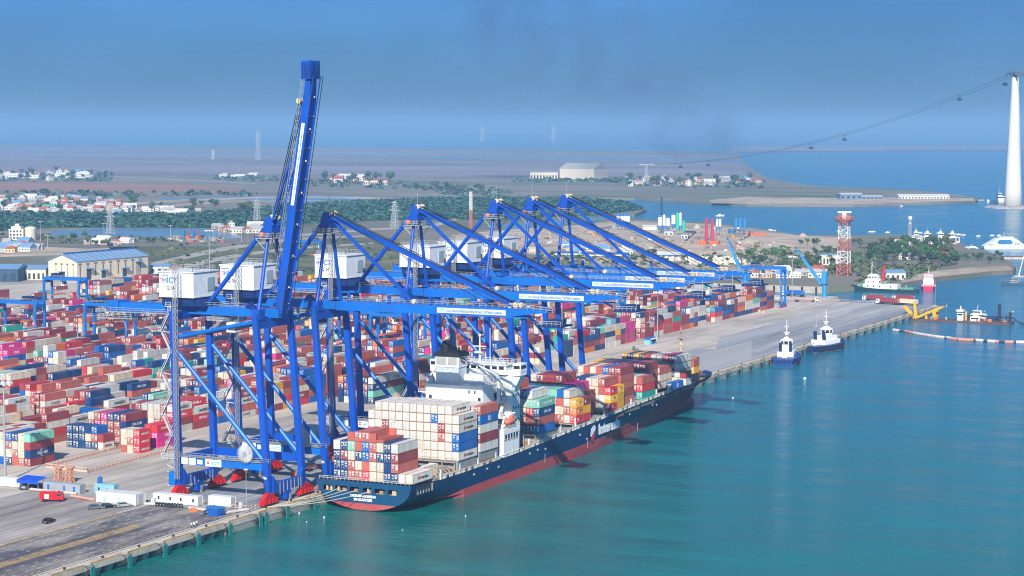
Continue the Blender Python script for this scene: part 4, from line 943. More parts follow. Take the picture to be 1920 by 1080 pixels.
con(541.4, 294.4, 8.3, 'S', 12.19, 2.6, 2.37, ('stern', 2, 5))
con(543, 303, 8.3, 'K', 6.06, 2.6, 2.37, ('stern', 5, 6), None, 'flat', False)
X, Z = SB['stern']
for k, s in enumerate((['W'], ['W'], list('NKMS'), list('NNNN'), list('CCNCf'), list('CCKKF'), list('RKBBK'), list('KCNKK'), list('KKCGF'), list('NNMN'), list('NNNW'))):
    col('stern', X, Z, k, s, 2.9, txt={0: 'interasia'} if k == 0 else None, y00=289.4)
X, Z = SB['wall']
for k in range(13):
    s = ['W'] * (5 if k in (0, 12) else 6)
    if k == 0: s[1] = s[2] = 'B'
    if k == 2: s[3] = 'M'; s[2] = 'K'
    if k == 3: s[4] = 'B'
    if k == 10: s[3] = 'M'
    if k in (5, 8): s[1] = 'C'
    col('wall', X, Z, k, s, 2.8, txt={0: 'interasia', 3: 'interasia', 4: 'interasia'} if k == 0 else {5: 'interasia'} if k == 1 else None)
X, Z = SB['house']
col('house', X, Z, 0, list('SMSBK'), 2.9, txt={3: 'disc'})
for k in range(1, 13): col('house', X, Z, k, [rc.choice('SWKSM') for _ in range(4)] + [rc.choice('SSW')], 2.85)
X, Z = SB['a']
for k, s in enumerate(('BKNG', 'NKRGS', 'NKCSB', 'NBUNK', 'BKUBKK', 'KNKKOC', 'KMKSL', 'MKBKS', 'NKMKL', 'KSMK', 'KMKN', 'WKMK')): col('a', X, Z, k, list(s), 2.85, txt={2: 'CMA CGM', 3: 'CHINA SHIPPING'} if k == 0 else None)
X, Z = SB['b']
col('b', X, Z, 0, ['RR', 'OY', 'YM'], 2.75, txt={0: 'mk', 1: 'mk', 2: 'mk'})
for k, s in ((1, 'WKSS'), (2, 'KCKB'), (3, 'KSKG'), (4, 'MKCG'), (5, 'KMTL'), (6, 'MKKT'), (7, 'MKNT'), (8, 'KKML'), (9, 'WNKS'), (10, 'MKCK'), (11, 'KMKB')): col('b', X, Z, k, list(s), 2.87)
for k, s in ((2, 'KMK'), (3, 'KMKP'), (4, 'KMNP'), (5, 'KSMKM'), (6, 'KMKKM'), (7, 'MKSMM'), (8, 'KKMKM'), (9, 'NKMKW'), (10, 'KMK'), (11, 'MKK')): col('b2', 659, 11.8, k, list(s), 2.85)
X, Z = SB['c']
col('c', X, Z, 0, ['RY', 'YY', 'RY'], 2.8, txt={0: 'mk', 1: 'mk', 2: 'mk'})
for k, s in ((1, 'WWKK'), (2, 'WWCC'), (3, 'KBSS'), (4, 'MKNN'), (5, 'KMKN')): col('c', X, Z, k, list(s), 2.85)
for k in (6, 7): col('c', X, Z + 2.85 * 2, k, ['tt'[:1], 't'], 2.85); col('c', X, Z, k, list('KM'), 2.85)
for k in (8, 9, 10): col('c', X, Z, k, list('KMK'), 2.85)
for k, s in ((1, 'KMKKM'), (2, 'MKKMM'), (3, 'KMNKB'), (4, 'KKMSK'), (5, 'MKKCW'), (6, 'KNMKK'), (7, 'KKMSC'), (8, 'MKKL'), (9, 'KMKM'), (10, 'KMK')): col('c2', SB['c2'][0], 12.6, k, list(s), 2.7)
X, Z = SB['d']
for k, s in enumerate(('TRK', 'NMW', 'SPG', 'KMN', 'MKS', 'KNMt', 'KMKM', 'NKMK', 'KKMB', 'MKKN', 'KSM')): col('d', X, Z, k, list(s), 2.8)
for k, s in ((2, 'KMKM'), (3, 'KMUM'), (4, 'KCKU'), (5, 'MNKD'), (6, 'KMKU'), (7, 'MKKU'), (8, 'KMDD'), (9, 'KDKD'), (10, 'MKKY')): col('d2', 718, 13.0, k, list(s), 2.85)  # brown and purple tiers carry the cranes' shade in their colour
col('d2', SB['d2'][0], 13.0, 0, ['B'], 2.85, txt={0: 'disc'})
for k in range(2, 11): col('d2', SB['d2'][0], 13.1, k, [rc.choice('MKCW') for _ in range(2)] + [rc.choice('MKU')], 2.8)
X, Z = SB['e']
col('e', X, Z - .2, 0, ['W', 'M'], 2.7, 6.06, txt={0: 'TRITON'})
for k, s in ((1, 'CWSW'), (2, 'CNUU'), (3, 'WKSR'), (4, 'CKSW'), (5, 'WWBW'), (6, 'KWSK'), (7, 'KMMD'), (8, 'MKKY'), (9, 'KMUN'), (10, 'KDKY')): col('e', X, Z, k, list(s), 2.8)
X, Z = SB['f']
for k, s in ((0, ['Y', 'K']), (1, ['YO', 'OY']), (2, ['KK', 'MY']), (3, ['OM']), (4, ['KM']), (5, ['MM']), (6, ['KM'])): col('f', X, Z, k, s, 2.7, 6.06, y00=291.6)

# ---- yard
def yst(blk, bay, x, y, tiers, ln=12.19, txt=None, row=0, h=2.62):
    for t, c in enumerate(tiers):
        con(x, y, Q + h * t, c, ln, h - .03, 2.42, ('yard', blk, row, bay, t), (txt or {}).get(t))
YP = 2.75
def yrow(k): return 406.5 + 24.5 * k
B1 = 430.6
yst(1, 0, 529.7, B1, 'MNMG', txt={1: 'CULINES'}, row=0)
for r, s in enumerate(('KCCC', 'KKCN', 'NCKB', 'BWWC', 'KMWK', 'KKNS')): yst(1, 0, 529.7, B1 + YP * (r + 1) * .93, s, row=r + 1)
yst(1, 3, 568.1, B1, 'WM', 6.06, {0: 'TRITON'}, 0)
for r, s in enumerate(('NKB', 'NCN', 'NNN', 'NNN', 'NNN')): yst(1, 3, 568.1, B1 + 2.62 * (r + 1), s, 6.06, row=r + 1)
yst(1, 4, 581.5, B1 + .4, 'BBNM', txt={2: 'CMA CGM'})
for r, s in enumerate(('KKKN', 'NMKN', 'KPKP', 'MKPK', 'KKMC')): yst(1, 4, 581.5, B1 + .4 + YP * (r + 1), s, row=r + 1)
yst(1, 6, 608.3, B1, 'WMRW', txt={0: 'MAERSK', 2: 'SHILI', 3: 'MAERSK'})
for r, s in enumerate(('KRKK', 'CKCW', 'CWCW', 'CKCS', 'KMKM')): yst(1, 6, 608.3, B1 + YP * (r + 1), s, row=r + 1)
yst(1, 7, 621.2, B1, 'MRW', txt={1: 'SHILI', 2: 'MAERSK'})
for r, s in enumerate(('KMKR', 'MKKR', 'KMKK', 'MWKM', 'KMK')): yst(1, 7, 621.2, B1 + YP * (r + 1), s, row=r + 1, txt={3: 'SHILI'})
yst(0, 3, 567.3, 415.1, 'RRR', 6.06, {0: 'HAMBURG SÜD', 1: 'HAMBURG SÜD', 2: 'HAMBURG SÜD'}, 3)
yst(0, 3, 567.3, 417.75, 'CKC', 6.06, row=4); yst(0, 3, 567.3, 420.4, 'KCC', 6.06, row=5)
yst(0, 4, 580.1, 417.0, 'PPR', txt={0: 'ONE', 1: 'ONE', 2: 'HAMBURG SÜD'}, row=4)
yst(0, 4, 580.1, 419.8, 'PPR', row=5)
for r in range(6): yst(3, 5, 594.8, 493.0 + YP * r, 'WWWW' if r == 0 else ''.join(rc.choice('MKKRM') for _ in range(4)), txt={0: 'MAERSK', 1: 'MAERSK', 2: 'MAERSK', 3: 'MAERSK'} if r == 0 else None, row=r)
used = [(1, 520, 634), (0, 520, 700), (3, 588, 608)]
LOGO = {'N': ['CULINES', 'CULINES', 'SINOKOR', 'CMA CGM', 'SITC', None], 'W': ['MAERSK', 'MAERSK', None], 'S': ['MAERSK', 'COSCO', None], 'P': ['ONE'], 'O': ['Hapag-Lloyd'], 'B': ['SINOKOR', 'disc', None], 'R': ['HAMBURG SÜD', None, 'mk'], 'G': ['CHINA SHIPPING', None], 'M': [None, None, None, 'TEX'], 'T': [None]}
def pick(): return rc.choices('MKNBWCSPOGTRYLU', (19, 24, 15, 7, 12, 9, 8, 4, 4, 3, 2, 5, 1, 1.4, .3))[0]
for k in range(0, 17):
    y0 = yrow(k)
    xe = 1190 if k < 4 else 1150 if k < 8 else 1240 if k < 12 else 1180
    x = 530.0 + (k * 5) % 9; bay = 0
    dens = .93 if k < 13 else .5
    mood = 3.5
    while x < xe:
        b_ = bay; bay += 1
        short = rc.random() < .18
        skip = rc.random() > dens or any(u_[0] == k and u_[1] < x + 12 and x < u_[2] for u_ in used)
        if k < 3 and 776 < x < 806: skip = True
        if 3 <= k < 7 and 868 < x < 900: skip = True
        if k >= 4 and 700 < x < 722: skip = True
        if k in (1, 2, 3) and 1000 < x < 1030: skip = True
        if k >= 13 and x < 860: skip = True
        if k >= 14 and 930 < x < 1040: skip = True
        mood = max(2.9, min(4.9, mood + rc.uniform(-1.3, 1.3)))
        dom = pick()
        if not skip:
            for r in range(6):
                n = int(max(0, min(5, round(mood + rc.uniform(-1.4, 1.0)))))
                if k == 0 and r == 0: n = min(n, 4)
                for t in range(n):
                    for q_ in ((0, 1) if short else (0,)):
                        c = dom if rc.random() < .3 else pick()
                        con(x + q_ * 6.15, y0 + YP * r, Q + 2.62 * t, c, 6.06 if short else 12.19, 2.59, 2.42, ('yard', k, r, b_, t) + ((('near',), ('far',))[q_] if short else ()), rc.choice(LOGO.get(c, [None])) if rc.random() < .75 else None)
        x += 12.85
# the cream-shed corner of the yard
for i in range(26):
    x, y = 1010 + rc.random() * 170, 800 + rc.random() * 85
    for t in range(rc.choice((1, 1, 2, 3))): con(x, y, Q + 2.62 * t, pick(), 12.19, 2.59, 2.42, ('yard', 17, 0, i, t), None)

# ---- which of them does the picture show?  painter's id buffer at half the photo's size
BW, BH = 960, 540
def faces(c):
    x0, x1, y0, y1, z0, z1 = c['x0'], c['x1'], c['y0'], c['y1'], c['z0'], c['z1']
    return (((x0, y0, z0), (x0, y1, z0), (x0, y1, z1), (x0, y0, z1)), ((x0, y0, z0), (x1, y0, z0), (x1, y0, z1), (x0, y0, z1)), ((x0, y0, z1), (x1, y0, z1), (x1, y1, z1), (x0, y1, z1)))
def fill(buf, pts, val):
    p = [(u * BW / 1920, v * BH / 1080) for u, v, _ in pts]
    xs_, ys_ = [a for a, b in p], [b for a, b in p]
    x0, x1, y0, y1 = max(0, int(min(xs_))), min(BW, int(max(xs_)) + 2), max(0, int(min(ys_))), min(BH, int(max(ys_)) + 2)
    if x0 >= x1 or y0 >= y1: return
    gx, gy = np.meshgrid(np.arange(x0, x1) + .5, np.arange(y0, y1) + .5)
    s = None
    ok = np.ones(gx.shape, bool); ok2 = np.ones(gx.shape, bool)
    for (ax_, ay_), (bx_, by_) in zip(p, p[1:] + p[:1]):
        d = (bx_ - ax_) * (gy - ay_) - (by_ - ay_) * (gx - ax_)
        ok &= d >= 0; ok2 &= d <= 0
    buf[y0:y1, x0:x1][ok | ok2] = val
buf = np.full((BH, BW), -1, np.int32)
order = sorted(range(len(CON)), key=lambda i: -(CON[i]['x0'] * AX[0] + CON[i]['y0'] * AX[1] - .05 * CON[i]['z0'] + .3 * CON[i]['y0']))
hullpts = [[(526, 289, 0), (640, 289, 0), (640, 289, 9), (526, 289, 8)], [(640, 289, 0), (740, 292, 0), (740, 289, 12.6), (640, 289, 9.5)], [(526, 289, 0), (526, 320, 0), (526, 320, 8.4), (526, 289, 8.4)]]
hull_done = False
for i in order:
    c = CON[i]
    if c['where'][0] == 'yard': 
        for fc in faces(c): fill(buf, [proj(*p) for p in fc], i)
fill(buf, [proj(*p) for p in ((586, 295.7, 8), (586, 316, 8), (586, 316, 36), (586, 295.7, 36))], -2)
for i in order:
    c = CON[i]
    if c['where'][0] != 'yard':
        for fc in faces(c): fill(buf, [proj(*p) for p in fc], i)
for hp in hullpts: fill(buf, [proj(*p) for p in hp], -2)
vals, cnts = np.unique(buf[buf >= 0], return_counts=True)
seen = dict(zip(vals.tolist(), cnts.tolist()))
big = sorted(seen, key=lambda i: -seen[i] * (2.2 if CON[i]['where'][0] != 'yard' else 1))   # the yard is half hidden by the cranes
NTH = 292
chosen = set(big[:NTH])

# ---- meshes
CMESH = {}
def box_mesh(c):
    key = ('body', c['ln'], round(c['h'], 2), c['c'], c['kind'])
    if key in CMESH: return CMESH[key]
    L, h, w_ = c['ln'], c['h'], 2.4; b = MB()
    if c['kind'] == 'box':
        n = int(L / .6); e = .045
        for y, s in ((0, 1), (w_, -1)):                    # corrugated long sides
            px = [(.15 + (L - .3) * i / (2 * n), y + s * (e if i % 2 else .01) ) for i in range(2 * n + 1)]
            for (xa, ya), (xb, yb) in zip(px, px[1:]):
                q_ = [(xa, ya, .16), (xb, yb, .16), (xb, yb, h - .1), (xa, ya, h - .1)]
                b.quad(*(q_ if s == 1 else q_[::-1]))
        for x in (0, L - .15):
            for y in (0, w_ - .15): b.box(x, y, 0, x + .15, y + .15, h, 1)
            b.box(x, .15, 0, x + .15, w_ - .15, .14, 1); b.box(x, .15, h - .12, x + .15, w_ - .15, h, 1)
        for y in (0, w_ - .1): b.box(.15, y, 0, L - .15, y + .1, .16, 1); b.box(.15, y, h - .1, L - .15, y + .1, h, 1)
        b.quad((.03, .1, h - .02), (L - .03, .1, h - .02), (L - .03, w_ - .1, h - .02), (.03, w_ - .1, h - .02))
        b.quad((.03, .1, .1), (.03, w_ - .1, .1), (L - .03, w_ - .1, .1), (L - .03, .1, .1))
        b.quad((.03, w_ - .1, .05), (.03, .1, .05), (.03, .1, h - .03), (.03, w_ - .1, h - .03)); b.quad((L - .03, .1, .05), (L - .03, w_ - .1, .05), (L - .03, w_ - .1, h - .03), (L - .03, .1, h - .03))
    elif c['kind'] == 'flat':
        b.box(0, 0, 0, L, w_, .6); b.box(0, 0, .6, .25, w_, h); b.box(L - .25, 0, .6, L, w_, h)
        for y in (0, w_ - .2): b.box(-.05, y, 0, .3, y + .2, h + .15); b.box(L - .3, y, 0, L + .05, y + .2, h + .15)
        for j in range(8): b.box(.9 + j * 1.35, -.04, .1, 1.5 + j * 1.35, -.001, .5, 1)
    elif c['kind'] == 'flatlow':
        b.box(0, 0, 0, L, w_, .6); b.box(0, 0, .6, 3.2, w_, .78); b.box(L - 3.2, 0, .6, L, w_, .78)
        for j in range(8): b.box(.9 + j * 1.35, -.04, .1, 1.5 + j * 1.35, -.001, .5, 1)
        for j in range(5): b.box(.3, .25 + j * .45, .6, L - .3, .4 + j * .45, .82)
    else:
        prof = [(.3, .25), (.12, .7), (0.05, 1.0), (0.05, 1.15)]
        rr = [[(.2 + t, w_ / 2 + 1.12 * r * math.cos(a), h / 2 + 1.12 * r * math.sin(a)) for a in [2 * math.pi * i / 14 for i in range(14)]] for t, r in ((.25, .3), (.1, .75), (.3, .97), (.6, 1), (L - 1, 1), (L - .7, .97), (L - .5, .75), (L - .6, .3))]
        b.loft(rr)
    me = bpy.data.meshes.new('container_body'); me.from_pydata(b.v, [], b.f); me.materials.append(CM[c['c']])
    if max(b.m) > 0: me.materials.append(DKR if c['kind'] != 'box' else mat('frame_worn', (.36, .25, .17), .8, amt_noise=.3, scale=1.5) if c['c'] in 'WSC' else CM[c['c']])
    me.polygons.foreach_set('material_index', b.m); CMESH[key] = me
    return me
def door_marks(b, h, v, m=0, ox=0, oy=0, oz=0):
    """what a door end carries: four rods, the white number plates"""
    for y in (.33, .95, 1.45, 2.07): b.box(ox - .06, oy + y - .045, oz + .15, ox + .01, oy + y + .045, oz + h - .15, m + 1)
    M_ = (((1.68, .52, .36, 1.5), (1.62, .5, .3, .36), (.3, .55, .35, .38), (.95, .3, .28, .25), (.4, .45, 1.05, .3), (1.55, .4, 1.25, .24)),
          ((.35, .62, .35, .5), (1.5, .55, .42, .3), (1.55, .6, .95, .22), (.5, .4, 1.3, .22), (1.7, .35, 1.55, .4)),
          ((.3, .5, .5, .3), (.95, .2, .5, .9), (1.45, .7, .38, .36), (1.5, .5, 1.05, .5), (.4, .4, 1.45, .2)))[v]
    for y, wy, zt, hz in M_: b.box(ox - .075, oy + 2.4 - y - wy, oz + h - zt - hz, ox - .065, oy + 2.4 - y, oz + h - zt, m)
def door_mesh(c):
    key = ('door', round(c['h'], 2), c['c'], c['v'])
    if key in CMESH: return CMESH[key]
    b = MB(); b.box(-.01, .12, .1, .028, 1.185, c['h'] - .1, 2); b.box(-.01, 1.215, .1, .028, 2.28, c['h'] - .1, 2)
    door_marks(b, c['h'], c['v'])
    me = bpy.data.meshes.new('container_door'); me.from_pydata(b.v, [], b.f)
    for mm in (MARK, GALV, CM[c['c']]): me.materials.append(mm)
    me.polygons.foreach_set('material_index', b.m); CMESH[key] = me
    return me
def reefer_mesh(c):
    key = ('unit', round(c['h'], 2), c['v'])
    if key in CMESH: return CMESH[key]
    b = MB(); h = c['h']; b.box(-.03, .25, .25, .02, 2.15, h - .25)
    if c['v'] == 0:
        for y, z, s in ((.5, .5, .4), (1.2, .45, .5), (1.7, 1.2, .25), (.5, 1.5, .3), (1.2, 1.7, .3)): b.box(-.05, y, z, -.031, y + s, z + s * .8, 1)
    elif c['v'] == 1: b.box(-.05, .4, .35, -.031, .62, .55, 1)
    else: b.box(-.05, .45, 1.55, -.031, 1.0, 1.7, 1); b.box(-.05, .5, .7, -.031, .7, .85, 1)
    me = bpy.data.meshes.new('reefer_unit'); me.from_pydata(b.v, [], b.f)
    for mm in (CM[c['c']], mat('unit_grey', (.36, .35, .33), .7)): me.materials.append(mm)
    me.polygons.foreach_set('material_index', b.m); CMESH[key] = me
    return me
TEXTC = {'MAERSK': TXK, 'interasia': TXK, 'TRITON': TXK, 'COSCO': TXK, 'Hapag-Lloyd': TXB}
SHIPW = {'stern': 'the ship\'s stern stack', 'wall': 'the white container wall before the bridge', 'house': 'the stack touching the bridge house', 'a': 'the first stack past the bridge', 'b': 'the second stack past the bridge', 'b2': 'the tall maroon stack past the bridge',
         'c': 'the third stack past the bridge', 'c2': 'the red-and-cream stack amidships', 'd': 'the fourth stack past the bridge', 'd2': 'the shaded brown stack near the bow', 'e': 'the last tall stack at the bow', 'f': 'the two-high stack on the bow'}
SIZE = {6.06: 'short '}
def label_of(c):
    cn = CC[c['c']][0]; w_ = c['where']; sz = SIZE.get(c['ln'], '')
    nm = {'flat': 'flat rack with end walls', 'flatlow': 'empty flat rack', 'tank': 'tank'}.get(c['kind'], 'container')
    if w_[0] == 'stern' and w_[2] >= 5: return 'pale grey container lying low between the stern stack and the white wall' if w_[2] == 5 else 'red flat rack lying low between the stern stack and the white wall'
    if w_[0] != 'yard':
        end = (', ' + w_[3] + ' half') if len(w_) > 3 else ''
        return '%s%s %s, %s tier, %s row from sea, %s%s' % (sz, cn, nm, nth(w_[2] + 1), nth(w_[1] + 1), SHIPW[w_[0]].replace('the ship\'s ', '').replace('the ', ''), end)
    end = (', ' + w_[5] + ' half') if len(w_) > 5 else ''
    return '%s%s box, %s tier, %s row, %s bay of %s yard block%s' % (sz, cn, nth(w_[4] + 1), nth(w_[2] + 1), nth(w_[3] + 1), nth(w_[1] + 1), end)
rest = MB(); RM = list(CC); ri = {k: i for i, k in enumerate(RM)}
nR = len(RM)
stack = {}
for c in CON: stack.setdefault((round(c['x0'], 1), round(c['y0'], 1)), []).append(c)
def exposed(c):
    return True
for i, c in enumerate(CON):
    if i in chosen:
        t = thing('flat_rack' if c['kind'].startswith('flat') else 'tank_container' if c['kind'] == 'tank' else 'shipping_container', label_of(c), 'container', (c['x0'], c['y0'], c['z0']), 'containers on the ship' if c['where'][0] != 'yard' else 'containers in the yard')
        link('body', box_mesh(c), t)
        if c['kind'] == 'box':
            if c['door']: link('door', door_mesh(c), t)
            elif c['c'] in 'WSC': link('end_panel', reefer_mesh(c), t)
        if c['kind'] == 'tank':
            fr = MB()
            for x in (0, 5.9):
                for y in (0, 2.25): fr.box(x, y, 0, x + .16, y + .15, c['h'])
                fr.box(x, 0, 0, x + .16, 2.4, .15); fr.box(x, 0, c['h'] - .15, x + .16, 2.4, c['h'])
            for y in (0, 2.28): fr.box(0, y, 0, 6.06, y + .12, .15)
            build('frame', fr, GALV, t, origin=(0, 0, 0)).parent = t
        tx = c['txt']
        if tx and c['kind'] == 'box':
            L, h = c['ln'], c['h']; X1, Z1 = (1, 0, 0), (0, 0, 1)
            if tx == 'disc':
                dm = CMESH.get('disc')
                if dm is None:
                    bb = MB(); bb.tube((0, -.01, 0), (0, -.03, 0), .8, 20); bb.box(-.5, -.05, -.15, .5, -.031, .15, 1); bb.box(-.12, -.05, -.5, .12, -.0311, .5, 1)
                    dm = bpy.data.meshes.new('emblem'); dm.from_pydata(bb.v, [], bb.f); dm.materials.append(TXW); dm.materials.append(CM['B']); dm.polygons.foreach_set('material_index', bb.m); CMESH['disc'] = dm
                link('emblem', dm, t, (L / 2, 0, h / 2))
            elif tx == 'mk':
                dm = CMESH.get('mk')
                if dm is None:
                    bb = MB(); bb.box(.9, -.03, -.45, 1.7, -.01, .5); bb.box(2.3, -.03, .15, 4.2, -.01, .4, 1)
                    dm = bpy.data.meshes.new('emblem'); dm.from_pydata(bb.v, [], bb.f); dm.materials.append(TXW); dm.materials.append(TXK); dm.polygons.foreach_set('material_index', bb.m); CMESH['mk'] = dm
                link('emblem', dm, t, (.3, 0, h / 2))
            else:
                mt_ = TEXTC.get(tx, TXW)
                wd = {'MAERSK': 6.2, 'ONE': 3.6, 'interasia': 5.0, 'TRITON': 2.9 if L < 7 else 5, 'CHINA SHIPPING': 7.4, 'CMA CGM': 5.6, 'CULINES': 5.2, 'HAMBURG SÜD': 4.4 if L < 7 else 7.5, 'SINOKOR': 7.2}.get(tx, 5)
                if L < 7: wd = min(wd, 4.2)
                cx = L / 2 + (.9 if tx in ('MAERSK', 'interasia') and L > 7 else 0)
                text(t, tx, (cx, -.03, h * .5), X1, Z1, 1.15 if tx in ('MAERSK', 'ONE') else .85, mt_, wd, local=True)
                key = ('em', tx)
                if tx in ('MAERSK', 'interasia', 'CULINES', 'TRITON') and L > 5:
                    if key not in CMESH:
                        bb = MB()
                        if tx == 'MAERSK': bb.box(-4.2, -.03, -.55, -3.1, -.01, .55)
                        elif tx == 'CULINES':
                            for s in (1, -1): bb.path([(s * (-.9 + .2 * j), -.02, s * (.75 + .35 * math.sin(j / 9 * math.pi))) for j in range(10)], .1, 4)
                        else: bb.tube((-3.4 if tx == 'interasia' else -1.9, -.01, 0), (-3.4 if tx == 'interasia' else -1.9, -.03, 0), .55, 6)
                        dm = bpy.data.meshes.new('emblem'); dm.from_pydata(bb.v, [], bb.f); dm.materials.append(LOGOL if tx == 'MAERSK' else TXW if tx == 'CULINES' else TXR); CMESH[key] = dm
                    link('emblem', CMESH[key], t, (cx, 0, h / 2))
        continue
    if i not in seen and not (c['where'][0] != 'yard' and c['kind'] == 'box') and rc.random() < .8: continue
    mi = ri[c['c']]
    rest.box(c['x0'], c['y0'], c['z0'], c['x1'], c['y1'], c['z1'], mi)
    if c['door'] and seen.get(i, 0) > 2: door_marks(rest, c['h'], c['v'], nR, c['x0'], c['y0'], c['z0'])
o = build('container_stacks', rest, [CM[k] for k in RM] + [MARK, GALV], None, (800, 600, Q))
tag(o, 'the many smaller stacked containers filling the yard and the ship behind the nearer ones', 'containers', None, 'stuff')
print('containers', len(CON), 'seen', len(seen), 'min px of chosen', seen[big[NTH - 1]], 'ship seen', sum(1 for i in seen if CON[i]['where'][0] != 'yard'), 'chosen ship', sum(1 for i in chosen if CON[i]['where'][0] != 'yard'))
# ---------------------------------------------------------------- foreground objects on the apron
def gp(u, v, z=Q): return at(u, v, z)
CABW = mat('cabin_white', (.58, .60, .60), .6, amt_noise=.06, scale=.8, dirt=(.5, .5, .47), dirt_amt=.4, dscale=.5)
CABG = mat('cabin_grey', (.30, .34, .37), .6, amt_noise=.1)
ORR = mat('rail_orange', (.55, .27, .17), .7, amt_noise=.2)
TYR = mat('tyre_rubber', (.02, .02, .022), .85)
GLS = mat('window_glass', (.03, .045, .055), .15)
def cabin(name, x, y, ln, label, cat, m, wd=2.5, h=2.7, rz=R(90), wins=(), wm=None, legs=False):
    t = thing(name, label, cat, (x, y, Q), None, rz)
    b = MB(); b.box(-ln / 2, -wd / 2, .12, ln / 2, wd / 2, h)
    for s in range(int(ln / .5)): b.box(-ln / 2 + .2 + s * .5, -wd / 2 - .02, .25, -ln / 2 + .4 + s * .5, -wd / 2, h - .2)
    b.box(-ln / 2 - .03, -wd / 2 - .03, h, ln / 2 + .03, wd / 2 + .03, h + .12)
    for sx in (-1, 1):
        for sy in (-1, 1): b.box(sx * ln / 2 - .1, sy * wd / 2 - .1, 0, sx * ln / 2 + .1, sy * wd / 2 + .1, h + .06)
    build('body', b, m, t, (0, 0, 0))
    for i, (px, kind) in enumerate(wins):
        b = MB()
        if kind == 'w': b.box(px - .3, -wd / 2 - .05, 1.1, px + .3, -wd / 2 - .02, 2.0)
        else: b.box(px - .4, -wd / 2 - .05, .2, px + .4, -wd / 2 - .02, 2.1)
        build('window' if kind == 'w' else 'door', b, wm or GLS, t, (0, 0, 0))
    b = MB()
    for y_ in (-.7, -.25, .25, .7): b.box(ln / 2 + .03, y_ - .05, .2, ln / 2 + .09, y_ + .05, h - .15)
    build('end_bars', b, GALV, t, (0, 0, 0))
    return t
# long axis runs landward (Y); the windowed side faces the camera (-X)
RZ = R(-90)
cabin('site_cabin', 489.5, 349.5, 15.6, 'long white site cabin with four dark windows at the end of the dark pavement', 'cabin', CABW, wins=((-5.9, 'w'), (-1.8, 'w'), (1.9, 'w'), (6.2, 'w')), rz=RZ).location = (496, 349.6, Q)
cabin('site_cabin', 489.6, 365.2, 14.0, 'white site cabin with pale green doors behind the parked cars', 'cabin', CABW, wd=4.6, h=3.2, wins=((-4, 'd'), (1, 'd'), (5, 'w')), wm=mat('door_pale_green', (.35, .55, .5), .6), rz=RZ)
cabin('site_cabin', 497.2, 391.6, 13.6, 'grey container office with blue door behind the red fire engine', 'cabin', CABG, wins=((-5, 'd'), (.9, 'd'), (4.6, 'd')), wm=CM['B'], rz=RZ)
cabin('site_cabin', 500, 378, 7, 'pale turquoise cabin with a blue tank on its roof', 'cabin', mat('cabin_turquoise', (.22, .45, .52), .6, amt_noise=.15), wins=((-2, 'w'), (1, 'w')), rz=RZ, h=3)
solo('water_tank', MB().lathe((500, 380.5, Q + 3.15), [(.8, 0), (.8, 1.4), (.6, 1.8), (.1, 2)], 10), CM['B'], 'small blue water tank standing on the turquoise cabin roof', 'tank', origin=(500, 380.5, Q + 3.1))
cabin('site_cabin', 499, 336.2, 7.6, 'plain white covered box on a trailer beside the blue skip', 'cabin', CABW, wd=2.6, h=2.8, rz=RZ)
cabin('site_cabin', 498, 411.5, 9, 'white cabin at the left edge beside the light mast foot', 'cabin', CABW, rz=RZ)
t = thing('canopy_shelter', 'blue canvas canopy sheltering dark equipment beside the grey office', 'shelter', (497, 403.2, Q))
b = MB(); b.extr([(494.2, 399, Q + 3.1), (494.2, 407.2, Q + 3.1), (494.2, 407.2, Q + 2.1), (494.2, 399, Q + 2.1)], (.1, 0, 0)); b.add([(494.2, 399, Q + 3.1), (494.2, 407.2, Q + 3.1), (499, 407.2, Q + 3.8), (499, 399, Q + 3.8)], [(0, 3, 2, 1)]); b.extr([(499, 399, Q + 3.8), (499, 407.2, Q + 3.8), (502, 407.2, Q + 3.2), (502, 399, Q + 3.2)], (0, 0, .06), 1)
build('canopy', b, [mat('canvas_blue', (.008, .07, .50), .7), CABW], t)
b = MB()
for x in (494.4, 501.6):
    for y in (399.2, 403, 407): b.tube((x, y, Q), (x, y, Q + 3.2), .09, 5)
build('pole', b, GALV, t)
b = MB()
for i in range(5): b.box(496 + (i % 2), 399.8 + i * 1.4, Q, 497.6 + (i % 2), 400.8 + i * 1.4, Q + 1.0 + .3 * (i % 3))
solo('machine_crates', b, mat('crate_dark', (.05, .05, .06), .8), 'dark machine crates stored under the blue canopy', 'crates', origin=(497, 403, Q))
b = MB(); b.extr([(-1.7, -1.2, 0), (1.7, -1.2, 0), (2.1, -1.2, 1.7), (-2.1, -1.2, 1.7)], (0, 2.4, 0)); b.box(-2.2, -1.3, 1.7, 2.2, 1.3, 1.95, 1); b.box(-2.2, -.2, .7, -1.9, .2, 1.3)
for s in (-1.2, 0, 1.2): b.box(s - .1, -1.32, .1, s + .1, -1.2, 1.7)
o = solo('skip', b, [mat('skip_blue', (.01, .10, .42), .6), mat('skip_lid', (.03, .17, .42), .6)], 'blue waste skip with a lid beside the quay edge', 'skip'); o.location = (485.5, 329.4, Q); o.rotation_euler.z = R(75); o.scale = (1.15, 1.15, 1.25)
